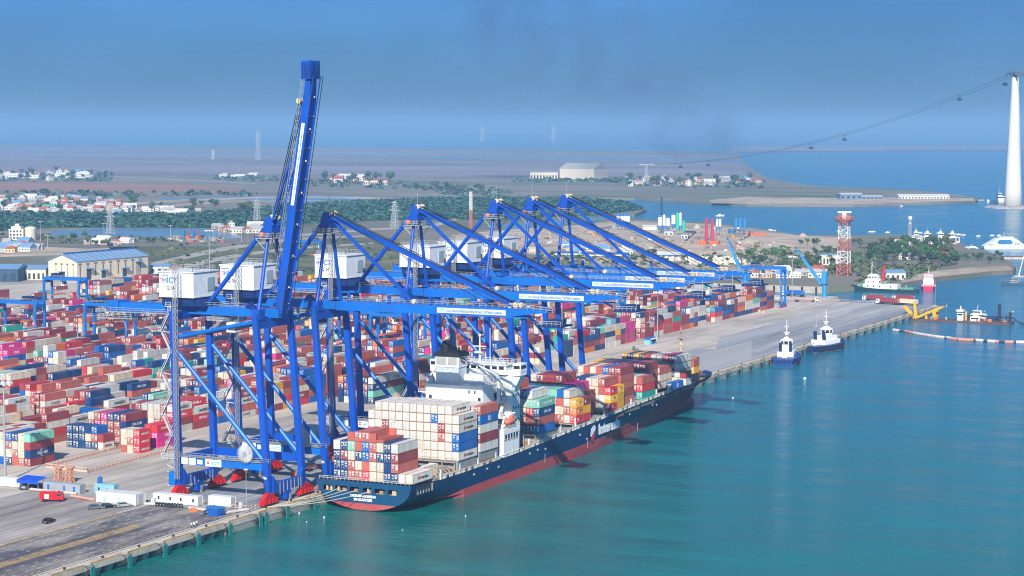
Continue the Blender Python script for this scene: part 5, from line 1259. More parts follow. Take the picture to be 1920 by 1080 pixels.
# pipes and tyres along the barrier line
PIPE = mat('pipe_pale', (.50, .44, .40), .7, amt_noise=.15)
for i, (a, b2) in enumerate((((494.2, 402, Q + .5), (494.2, 384.8, Q + .5)), ((490.5, 384, Q + .5), (488, 373.6, Q + .5)), ((489.6, 356.8, Q + .45), (491.6, 347.6, Q + .45)), ((490, 341.5, Q + .45), (488.2, 330.6, Q + .45)), ((487, 328, Q + .45), (495.5, 324.9, Q + .45)))):
    solo('barrier_pipe', MB().tube(a, b2, .42, 10), PIPE if i != 1 else mat('pipe_red_white', (.58, .30, .24), .7), ['pale pipe laid as a barrier below the blue canopy', 'red and white barrier pipe beside the fire engine', 'pale pipe in front of the long white cabin', 'pale pipe running to the blue skip', 'pale pipe from the skip to the quay edge'][i], 'pipe', 'barrier pipes across the apron', (490, 350, Q))
tm = MB()
def torus(b, c, ax, r, rr, n=14, k=6):
    c, ax = Vector(c), Vector(ax).normalized(); s = ax.orthogonal().normalized(); u = ax.cross(s)
    rings = [[c + (s * math.cos(2 * math.pi * i / n) + u * math.sin(2 * math.pi * i / n)) * (r + rr * math.cos(2 * math.pi * j / k)) + ax * (rr * math.sin(2 * math.pi * j / k)) for j in range(k)] for i in range(n)]
    rings.append(rings[0]); b.loft(rings, 0, False)
torus(tm, (0, 0, 0), (1, 0, 0), .48, .2)
tb = None
for i in range(9):
    y = 352.4 - i * .95
    if tb is None: tb = build('tyre', tm, TYR, smooth=True); o = tb
    else: o = tb.copy(); COL.objects.link(o)
    o.location = (489.6 + .05 * (i % 3) + i * .13, y, Q + .66); tag(o, 'tyre propped against the barrier pipe by the long cabin, %s from the left' % nth(i + 1), 'tyre', 'tyres along the barrier')
for i, (x, y) in enumerate(((485.2, 332.4), (494.0, 405.2))):
    t = thing('trailer_bogie', ['small dark wheeled dolly beside the blue skip', 'large black wheel and axle lying at the left edge'][i], 'axle', (x, y, Q))
    b = MB(); torus(b, (x, y, Q + .7), (1, .3, 0), .5, .25); torus(b, (x + .4, y - 1.6, Q + .7), (1, .3, 0), .5, .25); build('wheel', b, TYR, t, smooth=True)
    b = MB(); b.tube((x, y, Q + .7), (x + .4, y - 1.6, Q + .7), .18, 8); b.box(x - .2, y - 1.4, Q + .6, x + .8, y - .4, Q + 1.3); build('frame', b, GALV, t)
for i, (u, v) in enumerate(((288, 947), (452, 955))):
    x, y = gp(u, v); b = MB(); b.box(x - .5, y - .5, Q, x + .5, y + .5, Q + 1.9); b.box(x - .55, y - .55, Q + 1.9, x + .55, y + .55, Q + 2.0); b.box(x - .53, y - .12, Q + 1.1, x - .5, y + .12, Q + 1.4, 1)
    solo('junction_box', b, [CABW, TXK], ['white electrical box left of the long white cabin', 'white electrical box at the quay edge by the lamp pole'][i], 'electrical box', None, (x, y, Q))
b = MB(); b.loft([[(487.8 + 1.0 * r * math.cos(a), 338.5 + 1.5 * r * math.sin(a), Q + z) for a in [2 * math.pi * i / 9 for i in range(9)]] for r, z in ((1, 0), (.85, .5), (.5, .95), (.1, 1.1))])
solo('net_heap', b, mat('net_orange', (.62, .13, .04), .8, amt_noise=.4, scale=2), 'heap of orange netting in front of the covered trailer', 'netting', None, (487.8, 338.5, Q))
# railings
def fence(name, pts, label, m, h=1.5, step=2.4):
    b = MB().rail([(x, y, Q) for x, y in pts], h, .07, step)
    return solo(name, b, m, label, 'fence', None, (pts[0][0], pts[0][1], Q))
FP = mat('fence_pink', (.66, .42, .33), .7)
b = MB()
def panelfence(b, pts, h=1.6):
    b.rail([(x, y, Q) for x, y in pts], h, .09, 2.2)
    for (xa, ya), (xb, yb) in zip(pts, pts[1:]): b.quad((xa, ya, Q + .1), (xb, yb, Q + .1), (xb, yb, Q + h * .55), (xa, ya, Q + h * .55)); b.quad((xa, ya + .04, Q + .1), (xa, ya + .04, Q + h * .55), (xb, yb + .04, Q + h * .55), (xb, yb + .04, Q + .1))
panelfence(b, [(583, 409), (528, 406.5), (529.5, 424.6), (580, 428.6)], 1.5)
solo('walkway_fence', b, FP, 'pink and white fence enclosing a strip of apron in front of the yard', 'fence', None, (528, 406, Q))
fence('site_fence', [(495.5, 331.5), (495.5, 325.2), (499.5, 325.2)], 'low pink railing beside the lamp pole at the quay edge', FP, 1.3, 1.6)
fence('site_fence', [(498.5, 356.8), (497.6, 341.5)], 'low pink railing behind the long white cabin', FP, 1.4, 2)
for i, (u, v) in enumerate(((110, 905), (131, 905))):
    x, y = gp(u, v); t = thing('trestle', ['left one of two red lattice trestles behind the grey office', 'right one of two red lattice trestles behind the grey office'][i], 'trestle', (x, y, Q), 'red lattice trestles')
    b = MB(); b.lattice(x, y, Q, Q + 4.6, 2.0, 1.2, 3, .13); b.beam((x, y + 2.2, Q), (x, y + .5, Q + 4.4), .25, .25); build('frame', b, ORR, t)
    b = MB(); b.box(x - .6, y - 1.6, Q + 4.6, x + .6, y + 1.6, Q + 5.1); build('head_beam', b, ORR, t)
# vehicles
def car(u, v, rz, m, label, L=4.5, loc=None):
    x, y = loc or gp(u, v); t = thing('parked_car', label, 'car', (x, y, Q), 'cars on the apron', rz)
    h = L / 2; W = .88
    b = MB(); prof = [(-h, .35), (-h + .05, .8), (-h + .55, .95), (h - 1.3, .92), (h - .15, .72), (h, .5), (h - .05, .3), (-h + .05, .28)]
    b.extr([(px, -W, pz) for px, pz in prof], (0, 2 * W, 0))
    b.loft([[(-h + .35, -W + .06, .93), (h - 1.25, -W + .06, .93), (h - 1.25, W - .06, .93), (-h + .35, W - .06, .93)], [(-h + .95, -W + .2, 1.48), (h - 2.1, -W + .2, 1.48), (h - 2.1, W - .2, 1.48), (-h + .95, W - .2, 1.48)]])
    build('body', b, m, t, (0, 0, 0))
    g = MB(); g.loft([[(-h + .42, -W + .05, .98), (h - 1.36, -W + .05, .98), (h - 1.36, W - .05, .98), (-h + .42, W - .05, .98)], [(-h + .86, -W + .165, 1.4), (h - 2.0, -W + .165, 1.4), (h - 2.0, W - .165, 1.4), (-h + .86, W - .165, 1.4)]]); build('window', g, GLS, t, (0, 0, 0))
    for sx in (-1, 1):
        for sy in (-1, 1):
            w_ = MB(); w_.tube((sx * (h - .85), sy * (W - .18), .33), (sx * (h - .85), sy * (W + .03), .33), .34, 12); w_.tube((sx * (h - .85), sy * (W + .03), .33), (sx * (h - .85), sy * (W + .04), .33), .2, 8, 1); build('wheel', w_, [TYR, GALV], t, (0, 0, 0))
    hl = MB()
    for sy in (-1, 1): hl.box(h - .12, sy * .66 - .18, .55, h + .005, sy * .66 + .18, .7); 
    build('headlight', hl, WHITE, t, (0, 0, 0))
    tl = MB()
    for sy in (-1, 1): tl.box(-h - .005, sy * .7 - .12, .6, -h + .1, sy * .7 + .12, .85)
    tl.box(-h - .01, -.25, .5, -h + .05, .25, .62, 1); build('tail_light', tl, [RED, WHITE], t, (0, 0, 0))
    return t
car(92, 980, R(5), mat('car_black', (.012, .013, .017), .25, .2), 'black hatchback driving alone on the grey pavement', 4.4)
car(0, 0, R(-38), mat('car_grey', (.16, .18, .19), .3, .4), 'grey car, leftmost of three parked by the white cabin', 4.8, (478.6, 365.8))
car(0, 0, R(-38), mat('car_dark', (.02, .025, .035), .25, .3), 'dark car in the middle of three parked by the white cabin', 4.6, (481.6, 363.6))
car(0, 0, R(-32), mat('car_silver', (.48, .50, .51), .3, .4), 'silver car, rightmost of three parked by the white cabin', 4.8, (485.0, 360.8))
def fire_engine():
    x, y = gp(97, 940); t = thing('fire_engine', 'red fire engine with white side lockers parked before the grey office', 'fire engine', (x, y, Q), None, R(-62))
    FR = mat('fire_red', (.52, .01, .02), .35)
    b = MB(); b.box(-3.4, -1.2, .7, 1.3, 1.2, 2.6); b.box(-3.3, -1.1, 2.6, 1.2, 1.1, 2.75); build('body', b, FR, t, (0, 0, 0))
    b = MB(); b.extr([(1.35, -1.2, .6), (3.5, -1.2, .6), (3.5, -1.2, 1.5), (3.2, -1.2, 2.7), (1.35, -1.2, 2.8)], (0, 2.4, 0)); build('cab', b, FR, t, (0, 0, 0))
    b = MB(); b.box(1.7, -1.22, 1.7, 3.0, 1.22, 2.4); b.extr([(3.53, -1.0, 1.55), (3.53, 1.0, 1.55), (3.26, 1.0, 2.5), (3.26, -1.0, 2.5)], (-.02, 0, 0)); build('window', b, GLS, t, (0, 0, 0))
    b = MB(); b.box(-3.42, -1.0, .9, -3.4, 1.0, 2.4); b.box(-1.9, -1.22, 1.0, -.6, -1.2, 2.3); build('locker', b, WHITE, t, (0, 0, 0))
    for px in (-2, 2.4):
        for s in (-1, 1): w_ = MB(); w_.tube((px, s * .9, .5), (px, s * 1.2, .5), .5, 12); build('wheel', w_, TYR, t, (0, 0, 0))
    b = MB(); b.rail([(-3, -.5, 2.75), (1, -.5, 2.75)], .35, .05, 1); b.rail([(-3, .5, 2.75), (1, .5, 2.75)], .35, .05, 1); b.box(1.8, -.8, 2.8, 2.3, .8, 3.0); build('ladder', b, FR, t, (0, 0, 0))
fire_engine()
# people on the quay edge
SKIN = mat('skin', (.45, .26, .18), .6); HAIR = mat('hair_black', (.015, .012, .01), .6)
def person(u, v, shirt, trousers, label, rz, step=.12):
    x, y = gp(u, v); t = thing('person', label, 'person', (x, y, Q), 'people on the quay edge', rz)
    me = bpy.data.meshes.new('body'); V = [(0, 0, .95), (0, 0, 1.15), (0, 0, 1.38), (0, 0, 1.5), (.02, 0, 1.58), (.02, 0, 1.70)]; E = [(0, 1), (1, 2), (2, 3), (3, 4), (4, 5)]; Rr = [.15, .14, .17, .06, .09, .09]
    for s in (-1, 1):
        o = len(V); V += [(0, s * .1, .9), (s * step, s * .11, .5), (s * step * 1.1, s * .12, .08), (s * step * 1.1 + .14, s * .13, .04)]; Rr += [.1, .065, .045, .04]; E += [(0, o), (o, o + 1), (o + 1, o + 2), (o + 2, o + 3)]
        o = len(V); V += [(0, s * .2, 1.4), (-.02, s * .27, 1.14), (.08, s * .25, .9), (.1, s * .25, .82)]; Rr += [.06, .045, .035, .03]; E += [(2, o), (o, o + 1), (o + 1, o + 2), (o + 2, o + 3)]
    me.from_pydata(V, E, []); o = bpy.data.objects.new('body', me); COL.objects.link(o)
    sk = o.modifiers.new('Skin', 'SKIN'); sk.use_smooth_shade = True
    for i, d in enumerate(me.skin_vertices[0].data): d.radius = (Rr[i], Rr[i]); d.use_root = i == 0
    o.modifiers.new('Sub', 'SUBSURF').levels = 1
    bpy.context.view_layer.update(); dg = bpy.context.evaluated_depsgraph_get(); m2 = bpy.data.meshes.new_from_object(o.evaluated_get(dg)); bpy.data.objects.remove(o)
    for mm in (SKIN, shirt, trousers): m2.materials.append(mm)
    for p in m2.polygons:
        z = p.center.z; p.material_index = 0 if (z > 1.5 or (abs(p.center.y) > .19 and z < 1.2)) else 1 if z > .95 else 2
    link('body', m2, t)
    h = MB(); h.loft([[(.0 + .1 * r * math.cos(a), .1 * r * math.sin(a), z) for a in [2 * math.pi * i / 10 for i in range(10)]] for r, z in ((1.05, 1.66), (1.1, 1.72), (.8, 1.79), (.1, 1.82))]); build('hair', h, HAIR, t, (0, 0, 0))
for i, (u, v, s, l) in enumerate(((359, 990.5, WHITE, 'person in white shirt standing left in the group on the quay edge'), (364, 989.5, WHITE, 'person in white shirt standing in the middle of the group on the quay edge'), (369, 987, WHITE, 'person in white shirt standing apart at the right of the group on the quay edge'))):
    person(u, v, s, mat('trousers_dark', (.03, .03, .04), .8), l, R(40 * i))
# light masts
def mast(u, v, top, label, z=Q, r=.3, head=2.2):
    x, y = at(u, v, z); zt = H + (proj_h(x, y, top))
    t = thing('light_mast', label, 'light mast', (x, y, z), 'tall light masts')
    b = MB(); b.tube((x, y, z), (x, y, zt), r, 8, 0, r * .5); b.box(x - .8, y - .8, z, x + .8, y + .8, z + .8); build('pole', b, GALV, t)
    b = MB(); b.tube((x, y, zt - .2), (x, y, zt), head, 12)
    e_ = .35 if head > 1 else .1
    for k in range(8): a = k * math.pi / 4; b.box(x + head * math.cos(a) - e_, y + head * math.sin(a) - e_, zt - 2 * e_, x + head * math.cos(a) + e_, y + head * math.sin(a) + e_, zt + e_)
    build('lamp_head', b, CABW, t)
def proj_h(x, y, v):
    d = x * AX[0] + y * AX[1]; k = (CV - v) / F                # height above the camera at that image row
    return d * (k * CP - SP) / (CP + k * SP)
mast(10, 905, 718, 'grey light mast close to the left edge, rising before the stacked white boxes', Q, .42, 2.4)
mast(1233, 636, 548, 'slim light mast at the front of the yard above the ship\'s bow', Q, .3)
mast(1485, 561, 481, 'slim light mast by the gantry at the end of the yard', Q, .3)
mast(393, 516, 432, 'slim light mast beyond the white machinery houses', Q, .4, 3)
mast(462, 957, 880, 'white lamp pole with a bracket arm at the quay edge by the crane wheels', Q, .14, .5)
mast(1753, 574, 535, 'thin lamp pole at the far corner of the quay', Q, .2, .5)
mast(1531, 612, 593, 'short dark pole at the quay edge behind the second tug', Q, .2, .3)
# trucks
TRC = mat('lorry_white', (.7, .7, .68), .4); CHS = mat('chassis_red', (.25, .05, .03), .7, amt_noise=.2)
def truck(x, y, rz, cab, label, load=None, llabel=None, ln=12.19):
    t = thing('lorry', label, 'lorry', (x, y, Q), 'lorries on the quay', rz)
    b = MB(); b.extr([(7.2, -1.2, .6), (9.2, -1.2, .6), (9.2, -1.2, 1.8), (8.9, -1.2, 3.1), (7.2, -1.2, 3.1)], (0, 2.4, 0)); build('cab', b, cab, t, (0, 0, 0))
    b = MB(); b.box(7.6, -1.23, 1.9, 8.6, 1.23, 2.7); b.extr([(9.23, -1.0, 1.85), (9.23, 1.0, 1.85), (8.95, 1.0, 2.9), (8.95, -1.0, 2.9)], (-.03, 0, 0)); build('window', b, GLS, t, (0, 0, 0))
    b = MB(); b.box(-6.2, -.6, .95, 8.6, .6, 1.3); b.box(-6.2, -1.2, 1.15, -5.9, 1.2, 1.4); b.box(6, -1.2, 1.15, 6.2, 1.2, 1.4); b.box(0, -1.2, 1.15, .2, 1.2, 1.4); build('chassis', b, CHS, t, (0, 0, 0))
    for px in (-5.2, -4.0, 5.4, 8.2):
        for s in (-1, 1): w_ = MB(); w_.tube((px, s * .75, .5), (px, s * 1.2, .5), .5, 10); build('wheel', w_, TYR, t, (0, 0, 0))
    if load:
        c = dict(ln=ln, h=2.6, c=load, kind='box', v=1)
        k = thing('shipping_container', llabel, 'container', (0, 0, 0), 'containers carried on lorries', rz); ca, sa = math.cos(rz), math.sin(rz)
        k.location = (x + ca * -6.1 - sa * -1.2, y + sa * -6.1 + ca * -1.2, Q + 1.42); link('body', box_mesh(c), k); link('door', door_mesh(c), k)
TW = R(118)
for i, (u, v, c, l, ld) in enumerate(((1642, 565, 'M', 'lorry with white cab carrying a maroon container near the basin', 'maroon container on the lorry with the white cab'), (1668, 571, 'M', 'lorry carrying a maroon container, in front of the others by the basin', 'maroon container nearest the quay crane rail among the lorries'),
                                      (1698, 565, 'M', 'lorry carrying a maroon container, partly behind the cream one', 'maroon container behind the cream one on the lorries'), (1704, 573, 'C', 'lorry carrying a short cream container at the far end of the quay', 'cream container on the rightmost lorry'))):
    x, y = gp(u, v); truck(x, y, R(75) if i != 3 else R(70), TRC, l, c, ld, 12.19 if i < 3 else 12.19)
x, y = gp(1492, 556); truck(x, y, R(82), TRC, 'lorry with a blue container waiting behind the end gantry', 'B', 'blue container on the lorry behind the end gantry')
x, y = gp(1508, 566); truck(x, y, R(-85), TRC, 'empty lorry with red trailer on the far apron')
OR2 = mat('machine_orange', (.60, .13, .02), .5, amt_noise=.15)
for i, (x, y) in enumerate(((534.5, 339.5), (566, 345), (575, 338))): truck(x, y, R(-8), OR2, ['orange lorry with dark trailer under the nearest crane', 'orange lorry under the second crane', 'orange flat lorry beside the ship\'s stern'][i])
t = thing('parked_car', 'small red car beside the leg of the nearest crane', 'car', (517.5, 331.5, Q), 'cars on the apron', R(-30))
b = MB(); b.extr([(-1.8, -.85, .3), (1.8, -.85, .3), (1.8, -.85, .8), (-1.8, -.85, .9)], (0, 1.7, 0)); b.loft([[(-1.6, -.8, .88), (.9, -.8, .85), (.9, .8, .85), (-1.6, .8, .88)], [(-1.2, -.6, 1.45), (.3, -.6, 1.45), (.3, .6, 1.45), (-1.2, .6, 1.45)]]); build('body', b, RED, t, (0, 0, 0))
for sx in (-1, 1):
    for sy in (-1, 1): w_ = MB(); w_.tube((sx * 1.15, sy * .7, .32), (sx * 1.15, sy * .9, .32), .33, 10); build('wheel', w_, TYR, t, (0, 0, 0))
# reach stackers among the stacks
def stacker(x, y, rz, label):
    t = thing('reach_stacker', label, 'reach stacker', (x, y, Q), 'reach stackers', rz)
    b = MB(); b.box(-3.5, -1.7, .9, 3, 1.7, 2.3); b.box(-4.2, -1.6, .9, -3.5, 1.6, 2.8); build('body', b, OR2, t, (0, 0, 0))
    b = MB(); b.beam((-3, 0, 3.2), (4.5, 0, 7.5), .9, 1.0); b.box(4.2, -6, 6.2, 5.2, 6, 6.8); b.beam((4.6, 0, 7.6), (4.7, 0, 6.6), .8, .8); build('boom', b, OR2, t, (0, 0, 0))
    b = MB(); b.box(-1.2, -.9, 2.3, .8, .9, 4.0); build('cab', b, GLS, t, (0, 0, 0))
    for px, r in ((2.2, .85), (-2.6, .75)):
        for s in (-1, 1): w_ = MB(); w_.tube((px, s * 1.3, r), (px, s * 2.0, r), r, 12); build('wheel', w_, TYR, t, (0, 0, 0))
stacker(653, 437, R(100), 'orange reach stacker between the legs of the second and third cranes')
stacker(1262, 893, R(-20), 'orange reach stacker parked before the cream warehouse')
# hut with curved blue roof
x, y = gp(1218, 645); t = thing('bus_shelter', 'small hut with curved blue roof on the apron before the yard', 'hut', (x, y, Q))
b = MB(); b.box(x - 3, y - 1.6, Q, x - .6, y + 1.6, Q + 2.6); build('wall', b, mat('hut_pale_blue', (.20, .45, .55), .6), t)
b = MB(); b.box(x - .6, y + 1.2, Q, x + 4.4, y + 1.6, Q + 2.5); b.box(x + 4.2, y - 1.6, Q, x + 4.4, y + 1.6, Q + 2.5); b.box(x - .6, y - 1.5, Q, x + 4.4, y - 1.3, Q + 1.2); build('partition', b, mat('hut_blue', (.02, .14, .35), .6), t)
b = MB(); b.extr([(x - 3.4, y - 2.2, Q + 2.5), (x - 3.4, y - 1.2, Q + 3.2), (x - 3.4, y, Q + 3.5), (x - 3.4, y + 1.2, Q + 3.2), (x - 3.4, y + 2.2, Q + 2.5)], (8.2, 0, 0))
for j in range(5): b.box(x - 3 + j * 1.8, y - 2.25, Q + 2.45, x - 2.4 + j * 1.8, y - 1.6, Q + 2.95, 1)
build('roof', b, [CM['B'], WHITE], t)
for i, (u, v) in enumerate(((1424, 585), (1433, 587))):
    x, y = gp(u, v); b = MB(); b.box(x - 1.5, y - .6, Q, x + 1.5, y + .6, Q + .5); b.extr([(x - 1.5, y - .4, Q + .5), (x + 1.5, y - .4, Q + .5), (x + 1.1, y - .4, Q + 1.5), (x - 1.1, y - .4, Q + 1.5)], (0, .8, 0))
    solo('barrier_block', b, FP, ['left pale pink barrier block before the far pink and blue stack', 'right pale pink barrier block before the far pink and blue stack'][i], 'barrier', 'barrier blocks', (x, y, Q))
x, y = gp(1188, 657); b = MB(); b.box(x - .8, y - .4, Q, x + .8, y + .4, Q + 1.9); b.box(x + 1.5, y - 1.2, Q, x + 4, y + .6, Q + .5)
solo('generator', b, mat('machine_grey', (.12, .12, .12), .7), 'small dark machine standing alone on the apron above the ship', 'machine', None, (x, y, Q))
# mobile harbour cranes on the basin side
HB = mat('harbour_crane_blue', (.03, .25, .52), .45, amt_noise=.12)
def harbour_crane(x, y, tip, zt, label):
    t = thing('harbour_crane', label, 'crane', (x, y, Q), 'blue pillar cranes by the basin')
    b = MB(); b.lathe((x, y, Q), [(1.7, 0), (1.5, 1), (1.5, 8.2), (1.7, 8.4)], 10); build('pillar', b, HB, t)
    b = MB(); b.box(x - 1.7, y - 1.6, Q + 8.4, x + 1.7, y + 1.6, Q + 16.5); b.box(x - 2, y - 1.9, Q + 8.2, x + 2, y + 1.9, Q + 8.6, 1); b.tube((x, y, Q + 16.5), (x, y, Q + 19), .2, 5); build('turret', b, [HB, DKR], t)
    A = Vector((x, y + 1.2, Q + 7.2)); Z_ = Vector((x, tip[1], zt)); M1, M2 = A.lerp(Z_, .3), A.lerp(Z_, .75)
    b = MB(); b.beam(A, M1, 1.2, 1.0, 0, 1.6, 2.0); b.beam(M1, M2, 1.6, 2.0, 0, 1.3, 1.3); b.beam(M2, Z_, 1.3, 1.3, 0, .7, .7); b.box(x - .4, tip[1] - .4, zt - .6, x + .4, tip[1] + .5, zt + .6, 1); build('jib', b, [HB, DKR], t)
    b = MB()
    for s in (-1, 1): b.tube((x + s * .7, y, Q + 17), (x + s * .3, tip[1], zt), .09, 4)
    build('rope', b, BLACK, t)
harbour_crane(1287, 403, (1287, 422.5), 34.6, "blue pillar crane at the end of the quay, its jib raised over open apron")
harbour_crane(1282, 453.5, (1282, 467.3), 39.8, "blue pillar crane behind the end gantry with raised jib")
fence('quay_fence', [(1256, 450), (1256, 350)], 'low pink and white parapet along the end of the quay', FP, 1.4, 3)
solo('quay_pier', MB().box(1257.2, 396, -2, 1295, 424, Q).box(1276, 424, -2, 1290, 470, Q), COPE, 'low concrete pier carrying the blue pillar cranes beside the basin', 'pier', None, (1280, 420, 0))
# ---------------------------------------------------------------- vessels
TUGB = mat('tug_blue', (.004, .042, .22), .45, amt_noise=.1); TUGN = mat('tug_navy', (.006, .025, .11), .5); PINKB = mat('hull_faded_red', (.42, .2, .19), .7)
def hullloft(b, L, B, z0, z1, bow=.35, m=0, sheer_=.8, n=9, tr=.7):
    rings = []
    for i in range(n):
        t = i / (n - 1); x = -L / 2 + L * t
        w = B / 2 * (tr + (1 - tr) * min(1, t / .25)) if t < .25 else B / 2 * (1 if t < 1 - bow else max(.03, max(0, math.cos((t - (1 - bow)) / bow * math.pi / 2)) ** .7))
        zz = z1 + sheer_ * max(0, (t - .45) / .55) ** 2
        rings.append([(x, -w, zz), (x, -w * .86, z0), (x, w * .86, z0), (x, w, zz)])
    b.loft(rings, m)
def tug(u, v, rz, label, blue):
    x, y = at(u, v, 0); t = thing('tugboat', label, 'tug', (x, y, 0), 'tugs by the quay', rz)
    b = MB(); hullloft(b, 32, 13.4, -.8, 3.1, .4, 0, 1.4); build('hull', b, blue, t, (0, 0, 0))
    b = MB(); hullloft(b, 31.6, 13, -.9, .35, .4, 0, .2); build('boot_topping', b, PINKB, t, (0, 0, 0))
    b = MB()
    for i in range(14):
        xx = -14 + i * 2.1; w = 6.5 if xx < 4 else 6.5 * max(.1, max(0, math.cos((xx - 3) / 11.6 * math.pi / 2)) ** .7)
        for s in (-1, 1): torus(b, (xx, s * (w + .15), 1.7), (0, 1, 0), .55, .22, 8, 4)
    for s in (-3, -1, 1, 3): torus(b, (-16.1, s, 1.9), (1, 0, 0), .55, .22, 8, 4)
    build('tyre_fender', b, TYR, t, (0, 0, 0))
    b = MB(); b.box(-5, -3.9, 2.4, 8, 3.9, 5.4); b.box(-3, -3.2, 5.4, 6.5, 3.2, 7.4); b.box(-9.5, -1.2, 2.4, -7, 1.2, 3.6); build('deckhouse', b, SHW, t, (0, 0, 0))
    w = MB()
    for r0, z in ((2.7, 7.4), (2.9, 10.6)): pass
    b = MB(); oc = lambda r, z: [(1.8 + r * math.cos(math.pi / 8 + k * math.pi / 4), r * math.sin(math.pi / 8 + k * math.pi / 4), z) for k in range(8)]
    b.loft([oc(2.7, 7.4), oc(2.7, 8.5)]); b.loft([oc(3.1, 10.2), oc(3.1, 10.6), oc(2.2, 11.2)]); b.box(.6, -1, 11, 3, 1, 12)
    for k in range(8): p = oc(2.72, 8.5)[k]; q2 = oc(3.0, 10.2)[k]; b.beam(p, q2, .3, .3)
    build('wheelhouse', b, SHW, t, (0, 0, 0)); b = MB(); b.loft([oc(2.66, 8.5), oc(2.95, 10.2)]); build('window', b, DARKG, t, (0, 0, 0))
    b = MB(); b.tube((1.8, 0, 11.5), (1.4, 0, 20.5), .28, 6, 0, .12); b.box(1.2, -1.5, 14.2, 1.8, 1.5, 14.45); b.box(1.0, -1.1, 16.8, 1.7, 1.1, 17); b.tube((1.6, 0, 13), (1.6, 0, 13.8), .9, 8); b.beam((3.4, 0, 11.2), (1.6, 0, 16), .2, .2); build('mast', b, SHW, t, (0, 0, 0))
    for s in (-1, 1): b = MB(); b.beam((-3.5, s * 2.4, 5.4), (-4.2, s * 2.4, 9.6), 1.0, 1.4); build('funnel', b, TUGN, t, (0, 0, 0))
    b = MB(); b.rail([(-14, -4.4, 2.5), (-5, -5.3, 2.5)], 1, .07, 1.5); b.rail([(-14, 4.4, 2.5), (-5, 5.3, 2.5)], 1, .07, 1.5); b.box(9, -1.3, 3, 11, 1.3, 4.4); build('deck_gear', b, mat('gear_grey', (.3, .3, .3), .7), t, (0, 0, 0))
    return t
tug(1474, 679, R(13), 'blue and white tug seen end on, nearer of two lying at the quay', TUGB)
o = tug(1545, 656, R(-14), 'blue and white tug seen from its side, second beyond the ship\'s bow', TUGN); o.scale = (1.12, 1.05, 1.0)
# dredger on its barge
BARGE = mat('barge_rust', (.12, .065, .055), .8, amt_noise=.3, scale=.6); DY = mat('dredge_yellow', (.72, .38, .02), .5, amt_noise=.1)
t = thing('dredger', 'rusty dredging barge with yellow ladder frame and dark spuds off the quay end', 'dredger', (1194, 292, 0))
b = MB(); b.box(1188, 262, -.8, 1200, 320, 1.0); b.box(1187.9, 300, .2, 1200.1, 306, 1.1); build('hull', b, BARGE, t)
b = MB(); b.beam((1194, 318, .8), (1194, 319, 11), 1.8, 1.8, 0, 1.3, 1.3); b.beam((1192, 318.5, 1.2), (1192, 325.2, 8), .9, .9); b.beam((1196, 318.5, 1.2), (1196, 325.2, 8), .9, .9)
for s in (1191.5, 1196.5): b.beam((s, 318, 1.4), (s, 302.5, 8.2), .8, 1.2)
b.box(1192, 311, .8, 1196, 312.2, 5); b.box(1190.6, 305.6, .8, 1192.2, 307.4, 7); b.box(1196, 305.6, .8, 1197.6, 307.4, 7); b.box(1190.4, 301.8, 7.6, 1198, 303, 8.4); b.box(1193, 288, .8, 1194, 289, 6.2)
build('ladder_frame', b, DY, t)
b = MB(); b.box(1191, 290, .9, 1195, 293.2, 5.6); b.box(1190.6, 289.6, 6.2, 1195.4, 293.6, 7.2); b.lathe((1193, 291.6, 7.2), [(.4, 0), (.4, 1.5), (.1, 2.2)], 8); b.box(1190.5, 280, .9, 1196, 285.5, 3.6); b.box(1192, 281.2, 3.6, 1195, 284, 5); build('deckhouse', b, SHW, t)
b = MB(); b.box(1190.9, 290.2, 4.0, 1190.98, 293, 5); b.box(1190.8, 289.8, 5.6, 1195.2, 293.4, 6.2); b.box(1190.4, 280.6, 2.2, 1190.48, 285, 3); build('window', b, DARKG, t)
b = MB(); b.tube((1194, 269.4, -1), (1194, 269.4, 11), .9, 10); b.tube((1194, 263.2, -1), (1194, 263.2, 6.6), .8, 10); b.tube((1197, 266, 1), (1197, 266, 4.5), .35, 8); b.path([(1197, 290, 3.4), (1197, 262, 3.2), (1197, 259.5, 1), (1197, 256, .2)], .45, 8); build('spud', b, mat('spud_dark', (.02, .025, .04), .6), t)
b = MB(); rr_ = random.Random(5)
for i in range(26):
    y = 264 + rr_.random() * 44; xx = 1189 + rr_.random() * 9; s = .5 + rr_.random() * .9; b.box(xx, y, 1, xx + s, y + s * 1.5, 1 + .4 + rr_.random() * 1.3, rr_.randrange(3))
build('deck_machinery', b, [BARGE, mat('winch_orange', (.5, .2, .08), .7), GALV], t)
def smallboat(name, x, y, rz, L, B, label, hullm, housem, cat='boat', hh=2.4, group=None, mast_=True, zd=1.6):
    t = thing(name, label, cat, (x, y, 0), group, rz)
    b = MB(); hullloft(b, L, B, -.6, zd, .35, 0, .9); build('hull', b, hullm, t, (0, 0, 0))
    b = MB(); b.box(-L * .22, -B * .36, zd - .1, L * .14, B * .36, zd + hh); b.box(-L * .1, -B * .3, zd + hh, L * .1, B * .3, zd + hh * 1.8); build('deckhouse', b, housem, t, (0, 0, 0))
    b = MB(); b.box(-L * .21, -B * .365, zd + hh * .5, L * .13, B * .365, zd + hh * .8); b.box(-L * .09, -B * .305, zd + hh * 1.3, L * .105, B * .305, zd + hh * 1.65); build('window', b, DARKG, t, (0, 0, 0))
    if mast_: b = MB(); b.tube((0, 0, zd + hh * 1.8), (-.4, 0, zd + hh * 3.2), .12, 5); b.beam((-.2, -1, zd + hh * 2.5), (-.2, 1, zd + hh * 2.5), .12, .12); build('mast', b, SHW, t, (0, 0, 0))
    return t
smallboat('workboat', 1206, 285, R(90), 24, 7, 'blue and white workboat moored behind the dredging barge', TUGB, SHW)
